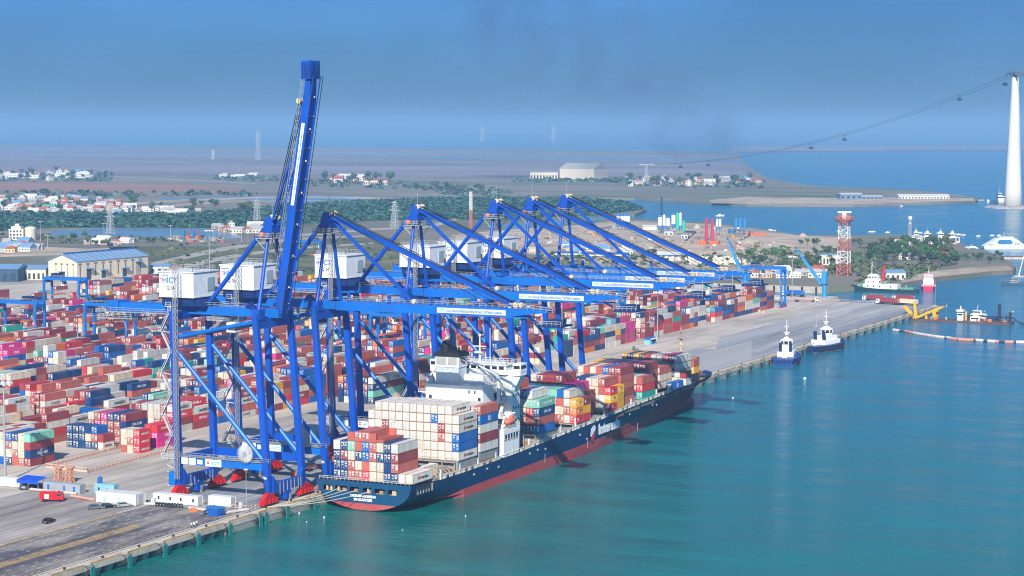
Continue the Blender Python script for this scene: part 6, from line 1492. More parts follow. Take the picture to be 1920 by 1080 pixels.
GSH = mat('hull_dark_green', (.015, .05, .06), .5, amt_noise=.15)
t = thing('supply_ship', 'white and dark hulled ship with red crane mast in the basin', 'ship', (1388, 392, 0), None, R(90))
b = MB(); hullloft(b, 47, 10.5, -.8, 2.4, .3, 0, 2.0); build('hull', b, GSH, t, (0, 0, 0))
b = MB(); b.box(-10, -4.4, 2.2, 14, 4.4, 5.6); b.box(2.5, -4, 5.6, 12.5, 4, 8.6); b.box(4, -3.6, 8.6, 11.2, 3.6, 11.4); b.box(5, -2.2, 11.4, 10, 2.2, 12.2); build('deckhouse', b, SHW, t, (0, 0, 0))
b = MB()
for xx in (4.6, 6.6, 8.6, 10.2): b.box(xx, 3.6, 9.6, xx + 1.2, 3.68, 10.6); b.box(xx, -3.68, 9.6, xx + 1.2, -3.6, 10.6)
for xx in (-6, 2, 6, 10): b.box(xx, 4.4, 3.4, xx + .8, 4.48, 4.6); b.box(xx, 4.0, 6.6, xx + .8, 4.08, 7.6)
build('window', b, DARKG, t, (0, 0, 0))
b = MB(); b.beam((1.0, 0, 5), (.4, 0, 18), 1.7, 1.7, 0, 1.2, 1.2)
for k in range(6): b.box(-.2, -1.1, 6 + k * 2, 2.0, 1.1, 6.35 + k * 2)
build('crane_mast', b, mat('mast_red', (.60, .025, .03), .5), t, (0, 0, 0))
b = MB(); b.tube((9, 0, 12), (9, 0, 21), .2, 6); b.tube((9, 0, 19), (4, 0, 13), .08, 4); b.beam((9, -1.6, 16), (9, 1.6, 16), .2, .2); build('mast', b, SHW, t, (0, 0, 0))
b = MB(); b.box(15, -2.4, 3, 18.5, 2.4, 5.2); b.box(-21, -3, 2.4, -12, 3, 3.6); b.lathe((-15, 0, 3.6), [(1, 0), (1, 1.2), (.4, 1.6)], 8); b.box(-2, -2, 5.6, 1, 2, 7.6, 0); build('deck_gear', b, mat('gear_green', (.12, .28, .2), .6, amt_noise=.3), t, (0, 0, 0))
t = smallboat('coaster', 1428, 372, R(14), 40, 10, 'pink-red hulled small ship with white upperworks by the slipway', mat('hull_crimson', (.55, .015, .09), .45), SHW, 'ship', 3.6, None, True, 3.2)
b = MB(); b.box(-19, -4.6, 3.2, -10, 4.6, 3.8); b.rail([(-19, -4.7, 3.4), (14, -4.7, 3.4)], 1.2, .1, 1.5)
for j in range(3): b.box(-4 + j * 3, -2.8, 8 + j * .6, -2.4 + j * 3, 2.8, 9.2 + j * .6)
build('deck_gear', b, mat('gear_red_white', (.6, .3, .28), .6), t, (0, 0, 0))
smallboat('workboat', 1384, 434, R(90), 17, 5, 'low red boat lying against the pale basin wall', mat('hull_red', (.45, .03, .03), .5), SHW, hh=1.2, mast_=False)
x, y = at(1898, 534, 0); smallboat('fishing_boat', x, y, R(115), 16, 4.5, 'dark fishing boat alone on the open water at the right', mat('hull_slate', (.05, .08, .12), .6), mat('house_grey', (.3, .34, .36), .6), hh=1.5)
x, y = at(1917, 519, 0)
t = thing('mooring_tripod', 'white tripod mast standing in the water at the right edge', 'beacon', (x, y, 0))
b = MB(); b.tube((x, y + 3, 0), (x + .5, y - 1.5, 19), .5, 6, 0, .2); b.tube((x, y - 5, 0), (x + .5, y - 1.5, 15), .3, 6); build('pole', b, SHW, t); b = MB(); b.box(x - 3, y - 6, -.5, x + 3, y + 6, .7); build('base', b, COPE, t)
# floating pipeline
FW = mat('float_pale', (.66, .55, .50), .6); FP2 = mat('float_pink', (.62, .25, .18), .6)
pl_ = [(1680, 620), (1703, 623), (1718, 626), (1733, 628.5), (1749, 631), (1764, 633), (1780, 634.5), (1789, 636), (1811, 638), (1837, 639), (1859, 640.5), (1866, 640.8), (1892, 642), (1913, 642.3), (1932, 642.5)]
pw3 = [(*at(u, v, .25), .25) for u, v in pl_]
solo('floating_pipe', MB().path(pw3, .28, 6), BLACK, 'dark floating pipeline curving over the water below the dredging barge', 'pipeline', None, pw3[0])
for i, (x, y, z) in enumerate(pw3[:-1]):
    q2 = pw3[i + 1]; d = (Vector(q2) - Vector((x, y, z))).normalized(); ln = (4.2, 7.4, 5, 9, 6.4, 4.4, 4.4, 4, 8, 4, 4, 4, 4.4, 4.4)[i]
    bb = MB().tube(Vector((x, y, .5)) - d * ln / 2, Vector((x, y, .5)) + d * ln / 2, .8, 10)
    solo('pipe_float', bb, FP2 if i in (1, 7, 8, 11, 12) else FW, '%s float on the dredging pipeline, %s from its left end' % ('pink' if i in (1, 7, 8, 11, 12) else 'whitish', nth(i + 1)), 'float', 'floats on the dredging pipeline', (x, y, .3))
for i, (u, v, s) in enumerate(((561, 963, .8), (608, 971, .7), (503, 977, .9), (1374, 747, 1.0), (873, 968, .5), (1509, 711, 1.6), (755, 994, .35), (575, 979, .4), (1775, 573, .9), (1899, 585, 1), (1846, 584, .7), (1552, 694, .5))):
    x, y = at(u, v, 0); b = MB().loft([[(x + s * .5 * r * math.cos(a), y + s * .45 * r * math.sin(a), z * s * .5) for a in [2 * math.pi * k / 8 for k in range(8)]] for r, z in ((.7, -.3), (1, .2), (.8, .9), (.2, 1.1))])
    solo('buoy', b, SHW, 'small white float on the water, %s in a list from the ship\'s stern outward' % nth(i + 1) if False else ['white float off the stern, left of a pair', 'white float off the stern, right of a pair', 'whitish block of foam by the double fender', 'white buoy on the blue water off the bow', 'tiny white float near the hull\'s aft waterline', 'grey floating slab near the second tug', 'tiny white float far out from the stern', 'tiny white float between fender and stern', 'white buoy off the corner of the quay', 'white buoy far right beyond the dredger spuds', 'white buoy behind the dredger\'s house', 'tiny white float left of the tug reflections'][i], 'float', None, (x, y, 0), smooth=True)
# ---------------------------------------------------------------- helpers for what stands farther off: local x = rightward, y = away, metres from photo pixels
def far(u, v, z=LZ):
    x, y = at(u, v, z); d = x * AX[0] + y * AX[1]
    return x, y, d / F
RZF = math.atan2(RT[1], RT[0])
CRW = mat('wall_cream', (.66, .58, .44), .8, amt_noise=.08, scale=.3); RFB = mat('roof_blue', (.16, .29, .48), .5, amt_noise=.12, scale=.2); RFR = mat('roof_red', (.38, .10, .06), .8, amt_noise=.2); RFG = mat('roof_grey', (.38, .37, .36), .8, amt_noise=.15); RFW = mat('roof_pale', (.6, .58, .54), .7, amt_noise=.1)
HWH = mat('wall_white', (.68, .66, .62), .8, amt_noise=.08); HYE = mat('wall_yellow', (.66, .48, .24), .8, amt_noise=.08); HPK = mat('wall_pink', (.60, .42, .35), .8, amt_noise=.08); RFT = mat('roof_teal', (.05, .32, .26), .7); GREYW = mat('wall_grey', (.34, .33, .32), .8, amt_noise=.15)
# warehouse of the yard
C_, L_, R_ = Vector((*at(144.6, 527), Q)), Vector((*at(76.7, 526.5), Q)), Vector((*at(278, 514), Q))
a_, b_ = L_ - C_, R_ - C_
a_ = Vector((-b_.y, b_.x, 0)).normalized() * a_.length * (1 if Vector((-b_.y, b_.x, 0)).dot(a_) > 0 else -1)
W3 = lambda s, t_, z: C_ + a_ * s + b_ * t_ + Vector((0, 0, z))
wh = thing('warehouse', 'large cream warehouse with a blue ridged roof behind the container yard', 'warehouse', tuple(C_ + (a_ + b_) / 2))
EH, RH = 13.6, 18.4
b = MB(); b.loft([[W3(0, t_, 0), W3(0, t_, EH), W3(.5, t_, RH - .2), W3(1, t_, EH), W3(1, t_, 0)] for t_ in (0, 1)]); build('wall', b, CRW, wh)
b = MB()
for s0, s1, z0, z1 in ((-.02, .5, EH - .1, RH), (.5, 1.02, RH, EH - .1)): b.loft([[W3(s0, t_, z0), W3(s1, t_, z1), W3(s1, t_, z1 + .35), W3(s0, t_, z0 + .35)] for t_ in (-.01, 1.01)])
for k in range(1, 12): b.loft([[W3(-.02, k / 12 - .004, EH + .3), W3(.5, k / 12 - .004, RH + .45), W3(.5, k / 12 + .004, RH + .45), W3(-.02, k / 12 + .004, EH + .3)], [W3(-.02, k / 12 - .004, EH + .4), W3(.5, k / 12 - .004, RH + .6), W3(.5, k / 12 + .004, RH + .6), W3(-.02, k / 12 + .004, EH + .4)]], 1)
rf = build('roof', b, [RFB, RFG], wh)
b = MB(); b.loft([[W3(.47, t_, RH), W3(.53, t_, RH), W3(.53, t_, RH + 1.2), W3(.47, t_, RH + 1.2)] for t_ in (0.02, .98)]); build('ridge_vent', b, mat('vent_blue', (.02, .10, .28), .5), rf)
b = MB()
def wallquad(b, axis, p0, p1, z0, z1, off=.12, m=0):
    if axis == 'b': P = [C_ + b_ * p0, C_ + b_ * p1]; n_ = -a_.normalized() * off
    else: P = [C_ + a_ * p0, C_ + a_ * p1]; n_ = -b_.normalized() * off
    b.loft([[P[0] + Vector((0, 0, z)) for z in (z0, z1)] + [P[0] + n_ + Vector((0, 0, z)) for z in (z1, z0)], [P[1] + Vector((0, 0, z)) for z in (z0, z1)] + [P[1] + n_ + Vector((0, 0, z)) for z in (z1, z0)]], m)
wb_ = MB()
for k in range(9): wallquad(wb_, 'b', .035 + k * .105, .05 + k * .105, 2.5, 10.5); wallquad(wb_, 'b', .02 + k * .105, .065 + k * .105, 11, 12.2)
for k in range(4): wallquad(wb_, 'a', .12 + k * .2, .14 + k * .2, 2.5, 10.5); wallquad(wb_, 'a', .09 + k * .2, .17 + k * .2, 11, 12.2)
build('louvre', wb_, mat('louvre_brown', (.17, .14, .10), .8), wh)
for p, ww, h_ in ((.13, .06, 8), (.335, .055, 6), (.63, .055, 6), (.82, .06, 10)):
    b = MB(); wallquad(b, 'b', p, p + ww, 0, h_, .16); build('door', b, mat('door_dark', (.03, .06, .11), .6) if p < .8 else GREYW, wh)
    b = MB(); wallquad(b, 'b', p - .015, p + ww + .02, h_ + .2, h_ + .6, 3.2); build('awning', b, RFB, wh)
b = MB(); wallquad(b, 'a', .42, .6, 0, 6, .16); build('door', b, mat('door_dark', (.03, .06, .11), .6), wh)
b = MB(); wallquad(b, 'a', .4, .62, 6.2, 6.5, 2); build('awning', b, RFB, wh)
def farhall(name, u0, u1, v, hpx, dep, label, wm, rm, cat='shed', z=LZ, ridge=.25, opens=0, group=None, rot=0):
    x, y, s = far((u0 + u1) / 2, v, z); w = (u1 - u0) * s; h = hpx * s
    t = thing(name, label, cat, (x, y, z), group, RZF + R(rot))
    b = MB(); b.box(-w / 2, 0, 0, w / 2, dep, h)
    build('wall', b, wm, t, (0, 0, 0))
    b = MB(); r = ridge * h
    b.extr([(-w / 2 - .4, -.6, h), (-w / 2 - .4, dep / 2, h + r), (-w / 2 - .4, dep + .6, h), (-w / 2 - .4, dep + .6, h - .25), (-w / 2 - .4, -.6, h - .25)], (w + .8, 0, 0)); build('roof', b, rm, t, (0, 0, 0))
    if opens:
        b = MB()
        for k in range(opens): b.box(-w / 2 + w * (k + .2) / opens, -.12, h * .12, -w / 2 + w * (k + .7) / opens, -.02, h * .62)
        build('window', b, mat('opening_dark', (.035, .045, .06), .8), t, (0, 0, 0))
    return t
farhall('yard_shed', 34, 86, 526, 22, 26, 'cream shed with pale blue roof at the left of the warehouse', CRW, RFB, opens=6)
farhall('yard_shed', -14, 34, 530, 26, 30, 'open fronted shed with dark interior at the left edge', mat('shed_dark_blue', (.03, .07, .13), .7), RFB, opens=3)
farhall('yard_shed', 281, 318, 513, 14, 16, 'low pale shed just right of the cream warehouse', HWH, RFB, opens=3)
# ---------------------------------------------------------------- houses
HP = []
def house_proto(w, d, h, wm, rm, kind, nm):
    t = thing('house', 'x', 'house', (0, 0, 0))
    b = MB(); b.box(-w / 2, -d / 2, 0, w / 2, d / 2, h); build('wall', b, wm, t, (0, 0, 0), split=False)
    b = MB()
    if kind == 'gable': b.extr([(-w / 2 - .4, -d / 2 - .5, h - .1), (-w / 2 - .4, 0, h + d * .28), (-w / 2 - .4, d / 2 + .5, h - .1)], (w + .8, 0, 0))
    elif kind == 'hip': b.loft([[(-w / 2 - .5, -d / 2 - .5, h), (w / 2 + .5, -d / 2 - .5, h), (w / 2 + .5, d / 2 + .5, h), (-w / 2 - .5, d / 2 + .5, h)], [(-w / 5, -.2, h + d * .3), (w / 5, -.2, h + d * .3), (w / 5, .2, h + d * .3), (-w / 5, .2, h + d * .3)]])
    else: b.box(-w / 2 - .2, -d / 2 - .2, h, w / 2 + .2, d / 2 + .2, h + .35); b.box(-w / 4, -d / 4, h + .35, w / 5, d / 4, h + 2.4)
    build('roof', b, rm, t, (0, 0, 0))
    b = MB(); n_ = max(2, int(w / 3))
    for fl in range(max(1, int(h / 3.2))):
        for k in range(n_): b.box(-w / 2 + w * (k + .3) / n_, -d / 2 - .06, fl * 3.2 + 1, -w / 2 + w * (k + .7) / n_, -d / 2 - .01, fl * 3.2 + 2.4); 
        b.box(-w / 2 - .06, -d * .2, fl * 3.2 + 1, -w / 2 - .01, d * .2, fl * 3.2 + 2.4)
    build('window', b, mat('opening_dark', (.035, .045, .06), .8), t, (0, 0, 0))
    HP.append((t, nm, [False]))
for a in ((9, 11, 4, HWH, RFR, 'gable', 'white house with red roof'), (7, 12, 7, HWH, RFG, 'flat', 'tall white house with flat roof'), (14, 9, 4.2, CRW, RFG, 'gable', 'long cream house with grey roof'), (10, 9, 4, HYE, RFR, 'hip', 'yellow house with red roof'),
          (8, 10, 3.6, HPK, RFG, 'gable', 'small pink house with grey roof'), (16, 10, 4.4, HWH, RFW, 'gable', 'long white house with pale roof'), (12, 12, 4, HWH, RFB, 'gable', 'white house with blue roof'), (11, 9, 3.4, GREYW, RFG, 'gable', 'grey house with grey roof'), (8, 9, 7.2, HYE, RFG, 'flat', 'tall yellow house with flat roof'), (18, 12, 5, HWH, RFT, 'gable', 'long white shed with teal roof')): house_proto(*a)
def house_at(u, v, k, rz, label, sc=1.0, group=None, z=LZ):
    t, nm, usedf = HP[k]; x, y = at(u, v, z)
    if not usedf[0]: usedf[0] = True; o = t; o.location = (x, y, z); o.rotation_euler.z = rz; o['label'] = label; o['group'] = group
    else: o = dup(t, (x, y, z), rz, label, group)
    o.scale = (sc, sc, sc)
    return o
rh = random.Random(21)
def cluster(n, region, where, weights, sc=(.8, 1.2), zz=LZ):
    pts = sorted(region(rh) for _ in range(n)); kc = {}
    for u, v in pts:
        k = rh.choices(range(10), weights)[0]; kc[k] = kc.get(k, 0) + 1
        house_at(u, v, k, RZF + rh.uniform(-.5, .5), '%s, %s such from left in %s' % (HP[k][1], nth(kc[k]), where), rh.uniform(*sc), 'houses in ' + where, zz)
def band(u0, u1, f0, f1): return lambda r: (lambda u: (u, r.uniform(f0(u), f1(u))))(r.uniform(u0, u1))
cluster(84, band(0, 245, lambda u: 372 + max(0, u - 150) * .12, lambda u: 397 + min(u, 120) * .05), 'the big left village', (9, 4, 7, 3, 6, 7, 2, 5, 1, 2.5))
cluster(11, band(255, 372, lambda u: 395, lambda u: 404), 'the mangrove hamlet', (4, 1, 3, 1, 2, 5, 1, 2, 0, 0))
cluster(34, band(-5, 192, lambda u: 327, lambda u: 339), 'the far left village', (4, 4, 5, 1, 3, 5, 1, 4, 1, 0), (1.0, 1.7))
cluster(9, band(410, 500, lambda u: 331, lambda u: 337), 'the small left hamlet', (2, 2, 3, 1, 2, 3, 0, 2, 0, 0), (1, 1.5))
cluster(6, band(612, 672, lambda u: 338, lambda u: 343), 'the hamlet past the boom', (4, 1, 1, 3, 0, 1, 0, 0, 0, 0), (1.4, 2.0))
cluster(36, band(1165, 1425, lambda u: 336, lambda u: 350), 'the village past the factory', (3, 4, 4, 3, 3, 4, 1, 3, 2, 0), (.9, 1.5))
cluster(13, band(398, 505, lambda u: 425, lambda u: 437), 'the hamlet by the pond', (2, 2, 5, 3, 3, 3, 2, 3, 0, 0), (.7, 1.1))
cluster(14, band(2, 72, lambda u: 458, lambda u: 476), 'the villa sheds', (2, 0, 3, 1, 2, 3, 7, 4, 0, 0), (.7, 1.0))
cluster(10, band(162, 250, lambda u: 452, lambda u: 462), 'the gardens beyond the warehouse', (2, 0, 2, 4, 2, 2, 2, 3, 0, 0), (.6, .95))
cluster(16, band(890, 1180, lambda u: 462, lambda u: 480), 'the sandy work yard', (0, 1, 3, 0, 2, 5, 6, 3, 0, 0), (.6, .9))
cluster(20, band(1640, 1790, lambda u: 452, lambda u: 492), 'the leafy point', (5, 3, 2, 4, 3, 4, 1, 1, 3, 0), (.6, 1.0))
cluster(12, band(1405, 1540, lambda u: 511, lambda u: 521), 'the yard behind the basin', (1, 0, 4, 3, 3, 3, 4, 4, 0, 0), (.6, 1.0))
# single larger buildings
def villa():
    x, y, s = far(38, 450); t = thing('villa', 'white three-storey villa with a rounded annex at the left', 'villa', (x, y, LZ), None, RZF)
    b = MB(); b.box(-11, 0, 0, 3, 16, 10); b.box(-9, 2, 10, 0, 14, 13); b.box(-11.3, -.3, 9.9, 3.3, 16.3, 10.5); b.box(-6, 4, 13, -2, 10, 15.5); build('wall', b, HWH, t, (0, 0, 0))
    b = MB(); b.loft([[(9 + 5.5 * math.cos(a), 5 + 7 * math.sin(a), z) for a in [2 * math.pi * i / 16 for i in range(16)]] for z in (0, 11)]); b.loft([[(9 + 5.5 * r * math.cos(a), 5 + 7 * r * math.sin(a), z) for a in [2 * math.pi * i / 16 for i in range(16)]] for r, z in ((1, 11), (.8, 12.4), (.2, 13))]); build('annex', b, CRW, t, (0, 0, 0))
    for fl in range(3):
        for k in range(4): b = MB(); b.box(-10 + k * 3.2, -.08, 1 + fl * 3.2, -8.3 + k * 3.2, -.01, 2.9 + fl * 3.2); build('window', b, DARKG, t, (0, 0, 0))
villa()
farhall('factory_hall', 1045, 1118, 338, 22, 60, 'tall pale factory hall with a grey pitched roof far inland', CRW, RFG, 'factory', ridge=.45, rot=-30)
farhall('factory_hall', 994, 1046, 338, 15, 60, 'low cream factory wing with small windows left of the tall hall', CRW, RFW, 'factory', ridge=.02, opens=9)
farhall('factory_hall', 1104, 1135, 336, 15, 60, 'low cream factory wing right of the tall hall', CRW, RFW, 'factory', ridge=.02)
farhall('school', 682, 726, 347, 9, 20, 'long cream building with many windows far beyond the raised boom', CRW, RFR, 'building', opens=11)
farhall('cable_station', 1576, 1617, 373, 9, 40, 'pale cable car station hall with a sloped roof on the sand spit', mat('station_blue', (.12, .2, .32), .6), RFW, 'station', opens=4, ridge=.2)
farhall('cable_station', 1617, 1655, 373, 5, 30, 'low dark station wing on the sand spit', mat('station_blue', (.12, .2, .32), .6), RFW, 'station', opens=5)
farhall('ferry_terminal', 1685, 1780, 373, 6, 24, 'long white ferry terminal with a row of openings at the end of the spit', HWH, RFW, 'terminal', opens=16, ridge=.5)
x, y, s = far(1790, 375, 2); b = MB(); b.box(-60, 0, 1, 45, 8, 2.4)
for k in range(12): b.tube((-55 + k * 9, 2, -1), (-55 + k * 9, 2, 1), .6, 6)
o = solo('ferry_pier', b, COPE, 'long concrete pier on piles running right from the ferry terminal', 'pier'); o.location = (x, y, 0); o.rotation_euler.z = RZF
farhall('house', 1536, 1574, 497, 20, 16, 'two-storey yellow block with flat roof among the palms', CRW, RFB, 'house', opens=6, ridge=.06)
farhall('house', 1680, 1706, 470, 12, 18, 'cream house with a domed pale roof on the leafy point', HYE, RFW, 'house', opens=4, ridge=.7)
farhall('boathouse', 1661, 1698, 524, 13, 16, 'white boathouse with a blue roof beside the slipway', HWH, RFB, 'boathouse', opens=4, ridge=.35)
farhall('row_house', 1405, 1448, 520, 9, 10, 'long yellow building with arched front behind the basin wall', HYE, RFW, 'building', opens=6, ridge=.1)
farhall('store_tent', 1233, 1276, 484, 7, 14, 'white-roofed blue store on the sandy ground', CM['B'], RFW, 'store', ridge=.6, opens=2)
for i, (u0, u1, v, l) in enumerate(((870, 905, 468, 'left'), (1040, 1085, 478, 'middle'), (1090, 1180, 480, 'right'))): farhall('blue_shed', u0, u1, v, 4, 12, 'low blue roofed work shed on the sandy ground, %s one of three' % l, HWH, CM['B'], ridge=.5)
farhall('store_tent', 1205, 1231, 431, 7, 12, 'white tank-like store with blue base by the concrete plant', HWH, RFW, 'store', ridge=.3)
# concrete plants
SILB = mat('silo_blue', (.03, .17, .40), .5); SILW = mat('silo_white', (.72, .73, .72), .5); SILG = mat('silo_green', (.04, .42, .27), .5)
def silo(u, v, wpx, hpx, lo, hi, label, m1, m2, m3, legs=3):
    x, y, s = far(u, v); w, h = wpx * s / 2, hpx * s
    t = thing('silo', label, 'silo', (x, y, LZ), 'silos of the concrete plants')
    b = MB(); b.lathe((x, y, LZ), [(.4, h * .16), (w, h * .3), (w, h * lo)], 10); build('hopper', b, m1, t)
    b = MB(); b.lathe((x, y, LZ), [(w, h * lo), (w, h * hi)], 10); build('shell', b, m2, t)
    b = MB(); b.lathe((x, y, LZ), [(w * 1.02, h * hi), (w * 1.02, h * .93), (w * .4, h * .97), (.4, h)], 10); build('cap', b, m3, t)
    b = MB()
    for k in range(4): a = k * math.pi / 2 + .6; b.beam((x + w * .9 * math.cos(a), y + w * .9 * math.sin(a), LZ), (x + w * .9 * math.cos(a), y + w * .9 * math.sin(a), LZ + h * .35), .4, .4)
    build('leg', b, GALV, t)
for i, u in enumerate((1158.5, 1166, 1172, 1178)): silo(u, 432, 6.4, 33, .5, .82, 'white silo with blue bands, %s of the left group of four' % nth(i + 1), SILB, SILW, SILB)
for i, (u, v, w_, h_, m2, m3) in enumerate(((1237.5, 438, 8, 36, SILW, SILB), (1245, 438, 6, 36, SILW, SILW), (1252.5, 438, 7, 34, SILW, SILB), (1262.5, 436, 8, 38, SILW, SILB), (1270, 441, 7, 43, SILG, SILG), (1275.5, 441, 6, 43, mat('silo_mint', (.35, .58, .48), .5), SILW), (1282, 441, 6, 28, SILG, SILG), (1344.5, 438, 4.6, 32, SILW, SILB), (1350, 438, 4.6, 32, SILW, SILB))):
    silo(u, v, w_, h_, .42, .86, ['white silo with blue base, first of the middle plant', 'slim white silo, second of the middle plant', 'white silo with blue cap, third of the middle plant', 'tall white silo with blue cap left of the green silo', 'tall green silo of the middle plant', 'pale mint silo right of the green one', 'short green silo with a conveyor', 'slim blue and white silo, left of a pair', 'slim blue and white silo, right of a pair'][i], SILG if i in (4, 6) else SILB, m2, m3)
for i in range(3): silo(1380 + i * 8, 440, 9, 32, .5, .9, 'dark blue silo, %s of the right hand three' % nth(i + 1), SILB, SILB, SILB)
def conveyor(u0, v0, u1, v1, zt, label, m):
    x0, y0, s = far(u1, v1); x1, y1, s1 = far(u0, v0 + zt / s)
    t = thing('conveyor', label, 'conveyor', (x0, y0, LZ), 'plant conveyors')
    b = MB(); b.beam((x0, y0, LZ + .5), (x1, y1, LZ + zt), 1.8, 1.6); build('belt_housing', b, m, t)
    b = MB()
    for k in (.35, .7): p = Vector((x0, y0, LZ)).lerp(Vector((x1, y1, LZ + zt)), k); b.beam((p.x, p.y, LZ), p, .5, .5)
    build('trestle', b, GALV, t)
conveyor(1384, 430, 1416, 436, 14, 'long white conveyor sloping down from the dark blue silos', SILW); conveyor(1284, 436, 1304, 436, 10, 'dark conveyor sloping down right of the green silos', mat('conveyor_dark', (.05, .1, .1), .6)); conveyor(1150, 426, 1120, 430, 8, 'pale conveyor left of the four white silos', GALV)
for i, (u0, u1, v, l) in enumerate(((1246, 1262, 441, 'white control cabin under the middle silos'), (1366, 1378, 438, 'blue control cabin left of the dark blue silos'), (1277, 1290, 447, 'small white cabin below the green conveyor'))): farhall('control_cabin', u0, u1, v, 8, 6, l, SILW if i != 1 else SILB, SILB, 'cabin', ridge=.05, opens=2)
farhall('red_store', 1398, 1438, 442, 4, 10, 'long low orange and red store at the water\'s edge', mat('store_red', (.5, .13, .07), .7), mat('store_orange', (.6, .22, .1), .7), 'store', ridge=.4)
# derricks, masts and pylons
def latt(u, v, vtop, wb, wt, seg, r, mats, label, cat, name, z=LZ, arms=(), group=None, plat=False):
    x, y = at(u, v, z); zt = H + proj_h(x, y, vtop); t = thing(name, label, cat, (x, y, z), group)
    b = MB(); b.lattice(x, y, z, zt, wb, wt, seg, r, tuple(range(len(mats)))); build('lattice', b, mats, t)
    if arms:
        b = MB()
        for f_, ln in arms:
            zz_ = z + (zt - z) * f_
            b.beam((x - RT[0] * ln, y - RT[1] * ln, zz_), (x + RT[0] * ln, y + RT[1] * ln, zz_), r * 2.2, r * 2.2); b.beam((x - RT[0] * ln, y - RT[1] * ln, zz_), (x, y, zz_ + ln * .45), r * 1.6, r * 1.6); b.beam((x + RT[0] * ln, y + RT[1] * ln, zz_), (x, y, zz_ + ln * .45), r * 1.6, r * 1.6)
        build('cross_arm', b, mats[-1], t)
    if plat:
        b = MB(); b.lathe((x, y, zt - 6.5), [(wt * .7, 0), (wt * 1.15, 3), (wt * 1.15, 3.4)], 12); b.rail([(x + wt * 1.2 * math.cos(k * math.pi / 3), y + wt * 1.2 * math.sin(k * math.pi / 3), zt - 3) for k in range(7)], 1.6, .15, 2); build('platform', b, mats[0], t)
        b = MB(); b.box(x - 1.5, y - 1.5, zt - 3, x + 1.5, y + 1.5, zt + 1, 0); b.beam((x - RT[0] * 5, y - RT[1] * 5, zt + 1.6), (x + RT[0] * 5, y + RT[1] * 5, zt + 1.6), .5, 1.2); b.lathe((x - 3.6, y + 3, zt - 12), [(.2, -.9), (.9, -.5), (.9, .5), (.2, .9)], 10); build('radar', b, SHW, t)
    return t
RW = [mat('tower_red', (.52, .17, .13), .6), mat('tower_white', (.72, .70, .68), .6)]
latt(1582, 517, 402, 8.4, 6.0, 10, .2, [RW[0], RW[1], RW[0], RW[1], RW[0]], 'red and white lattice radar tower among the palms', 'tower', 'radar_tower', plat=True)
t = latt(1706, 462, 410, 3.4, 1.6, 10, .2, [GALV], 'slim grey telecom mast with drum antennas on the leafy point', 'mast', 'telecom_mast'); x, y = at(1706, 462, LZ); zt = H + proj_h(x, y, 410)
b = MB(); b.lathe((x, y, zt - 1), [(.3, 0), (1.8, .3), (1.8, 3), (.3, 3.4)], 10); b.lathe((x, y, zt - 5), [(1.2, 0), (1.2, 1.4)], 8); build('antenna', b, SHW, t)
PY = mat('pylon_steel', (.42, .43, .45), .6)
for u, v, vt, wb, wt, r, l in ((207, 442, 388, 7, 1.6, .15, 'grey lattice pylon standing in the pond'), (482, 420, 374, 7, 1.8, .16, 'grey lattice pylon left of the raised boom'), (740, 428, 377, 7, 1.8, .16, 'grey lattice pylon behind the second and third cranes'),
                               (484, 301, 246, 14, 3, .4, 'tall hazy pylon on the far plain left of the raised boom'), (905, 264, 237, 26, 7, 2.0, 'faint pylon on the far horizon above the cranes, left of two'), (1038, 264, 236, 26, 7, 2.0, 'faint pylon on the far horizon above the cranes, right of two'), (400, 299, 281, 8, 2, .7, 'small hazy pylon left of the tall one')):
    latt(u, v, vt, wb, wt, 9, r, [PY], l, 'pylon', 'electricity_pylon', LZ, ((.66, wb * .75), (.8, wb * .6), (.94, wb * .45)), 'electricity pylons')
latt(883, 428, 360, 2.4, 2.0, 12, .2, [RW[0], RW[1]], 'red and white piling mast behind the third crane', 'mast', 'piling_mast')
for i, u in enumerate((1324, 1335)):
    t = latt(u, 457, 409, 2.6, 1.2, 8, .19, [mat('rig_red', (.58, .03, .10), .6)], '%s red piling rig standing on the sandy ground' % ['left', 'right'][i], 'piling rig', 'piling_rig'); x, y, s = far(u + (-6 if i == 0 else 6), 459); b = MB(); b.box(x - 3, y - 4, LZ + .8, x + 3, y + 4, LZ + 3.6); b.box(x - 2.8, y - 4.4, LZ, x - 1.4, y + 4.4, LZ + .9); b.box(x + 1.4, y - 4.4, LZ, x + 2.8, y + 4.4, LZ + .9); build('crawler_base', b, OR2, t)
latt(1240, 438, 370, 2.2, 1.2, 10, .18, [mat('derrick_navy', (.03, .06, .14), .6)], 'dark lattice crane jib rising behind the middle silos', 'crane', 'lattice_crane')
for i, (u, v, vt) in enumerate(((345, 447, 432), (363, 447, 432))):
    t = latt(u, v, vt, 1.8, 1.4, 5, .35, [SILB], '%s blue piling frame by the pond' % ['left', 'right'][i], 'piling rig', 'piling_rig'); x, y, s = far(u + 8, v); b = MB(); b.beam((x - 3, y, LZ + 8), (x + 3, y, LZ + 2), 1, 1); b.box(x - 2, y - 2, LZ, x + 5, y + 2, LZ + 2.4); build('crawler_base', b, OR2, t)
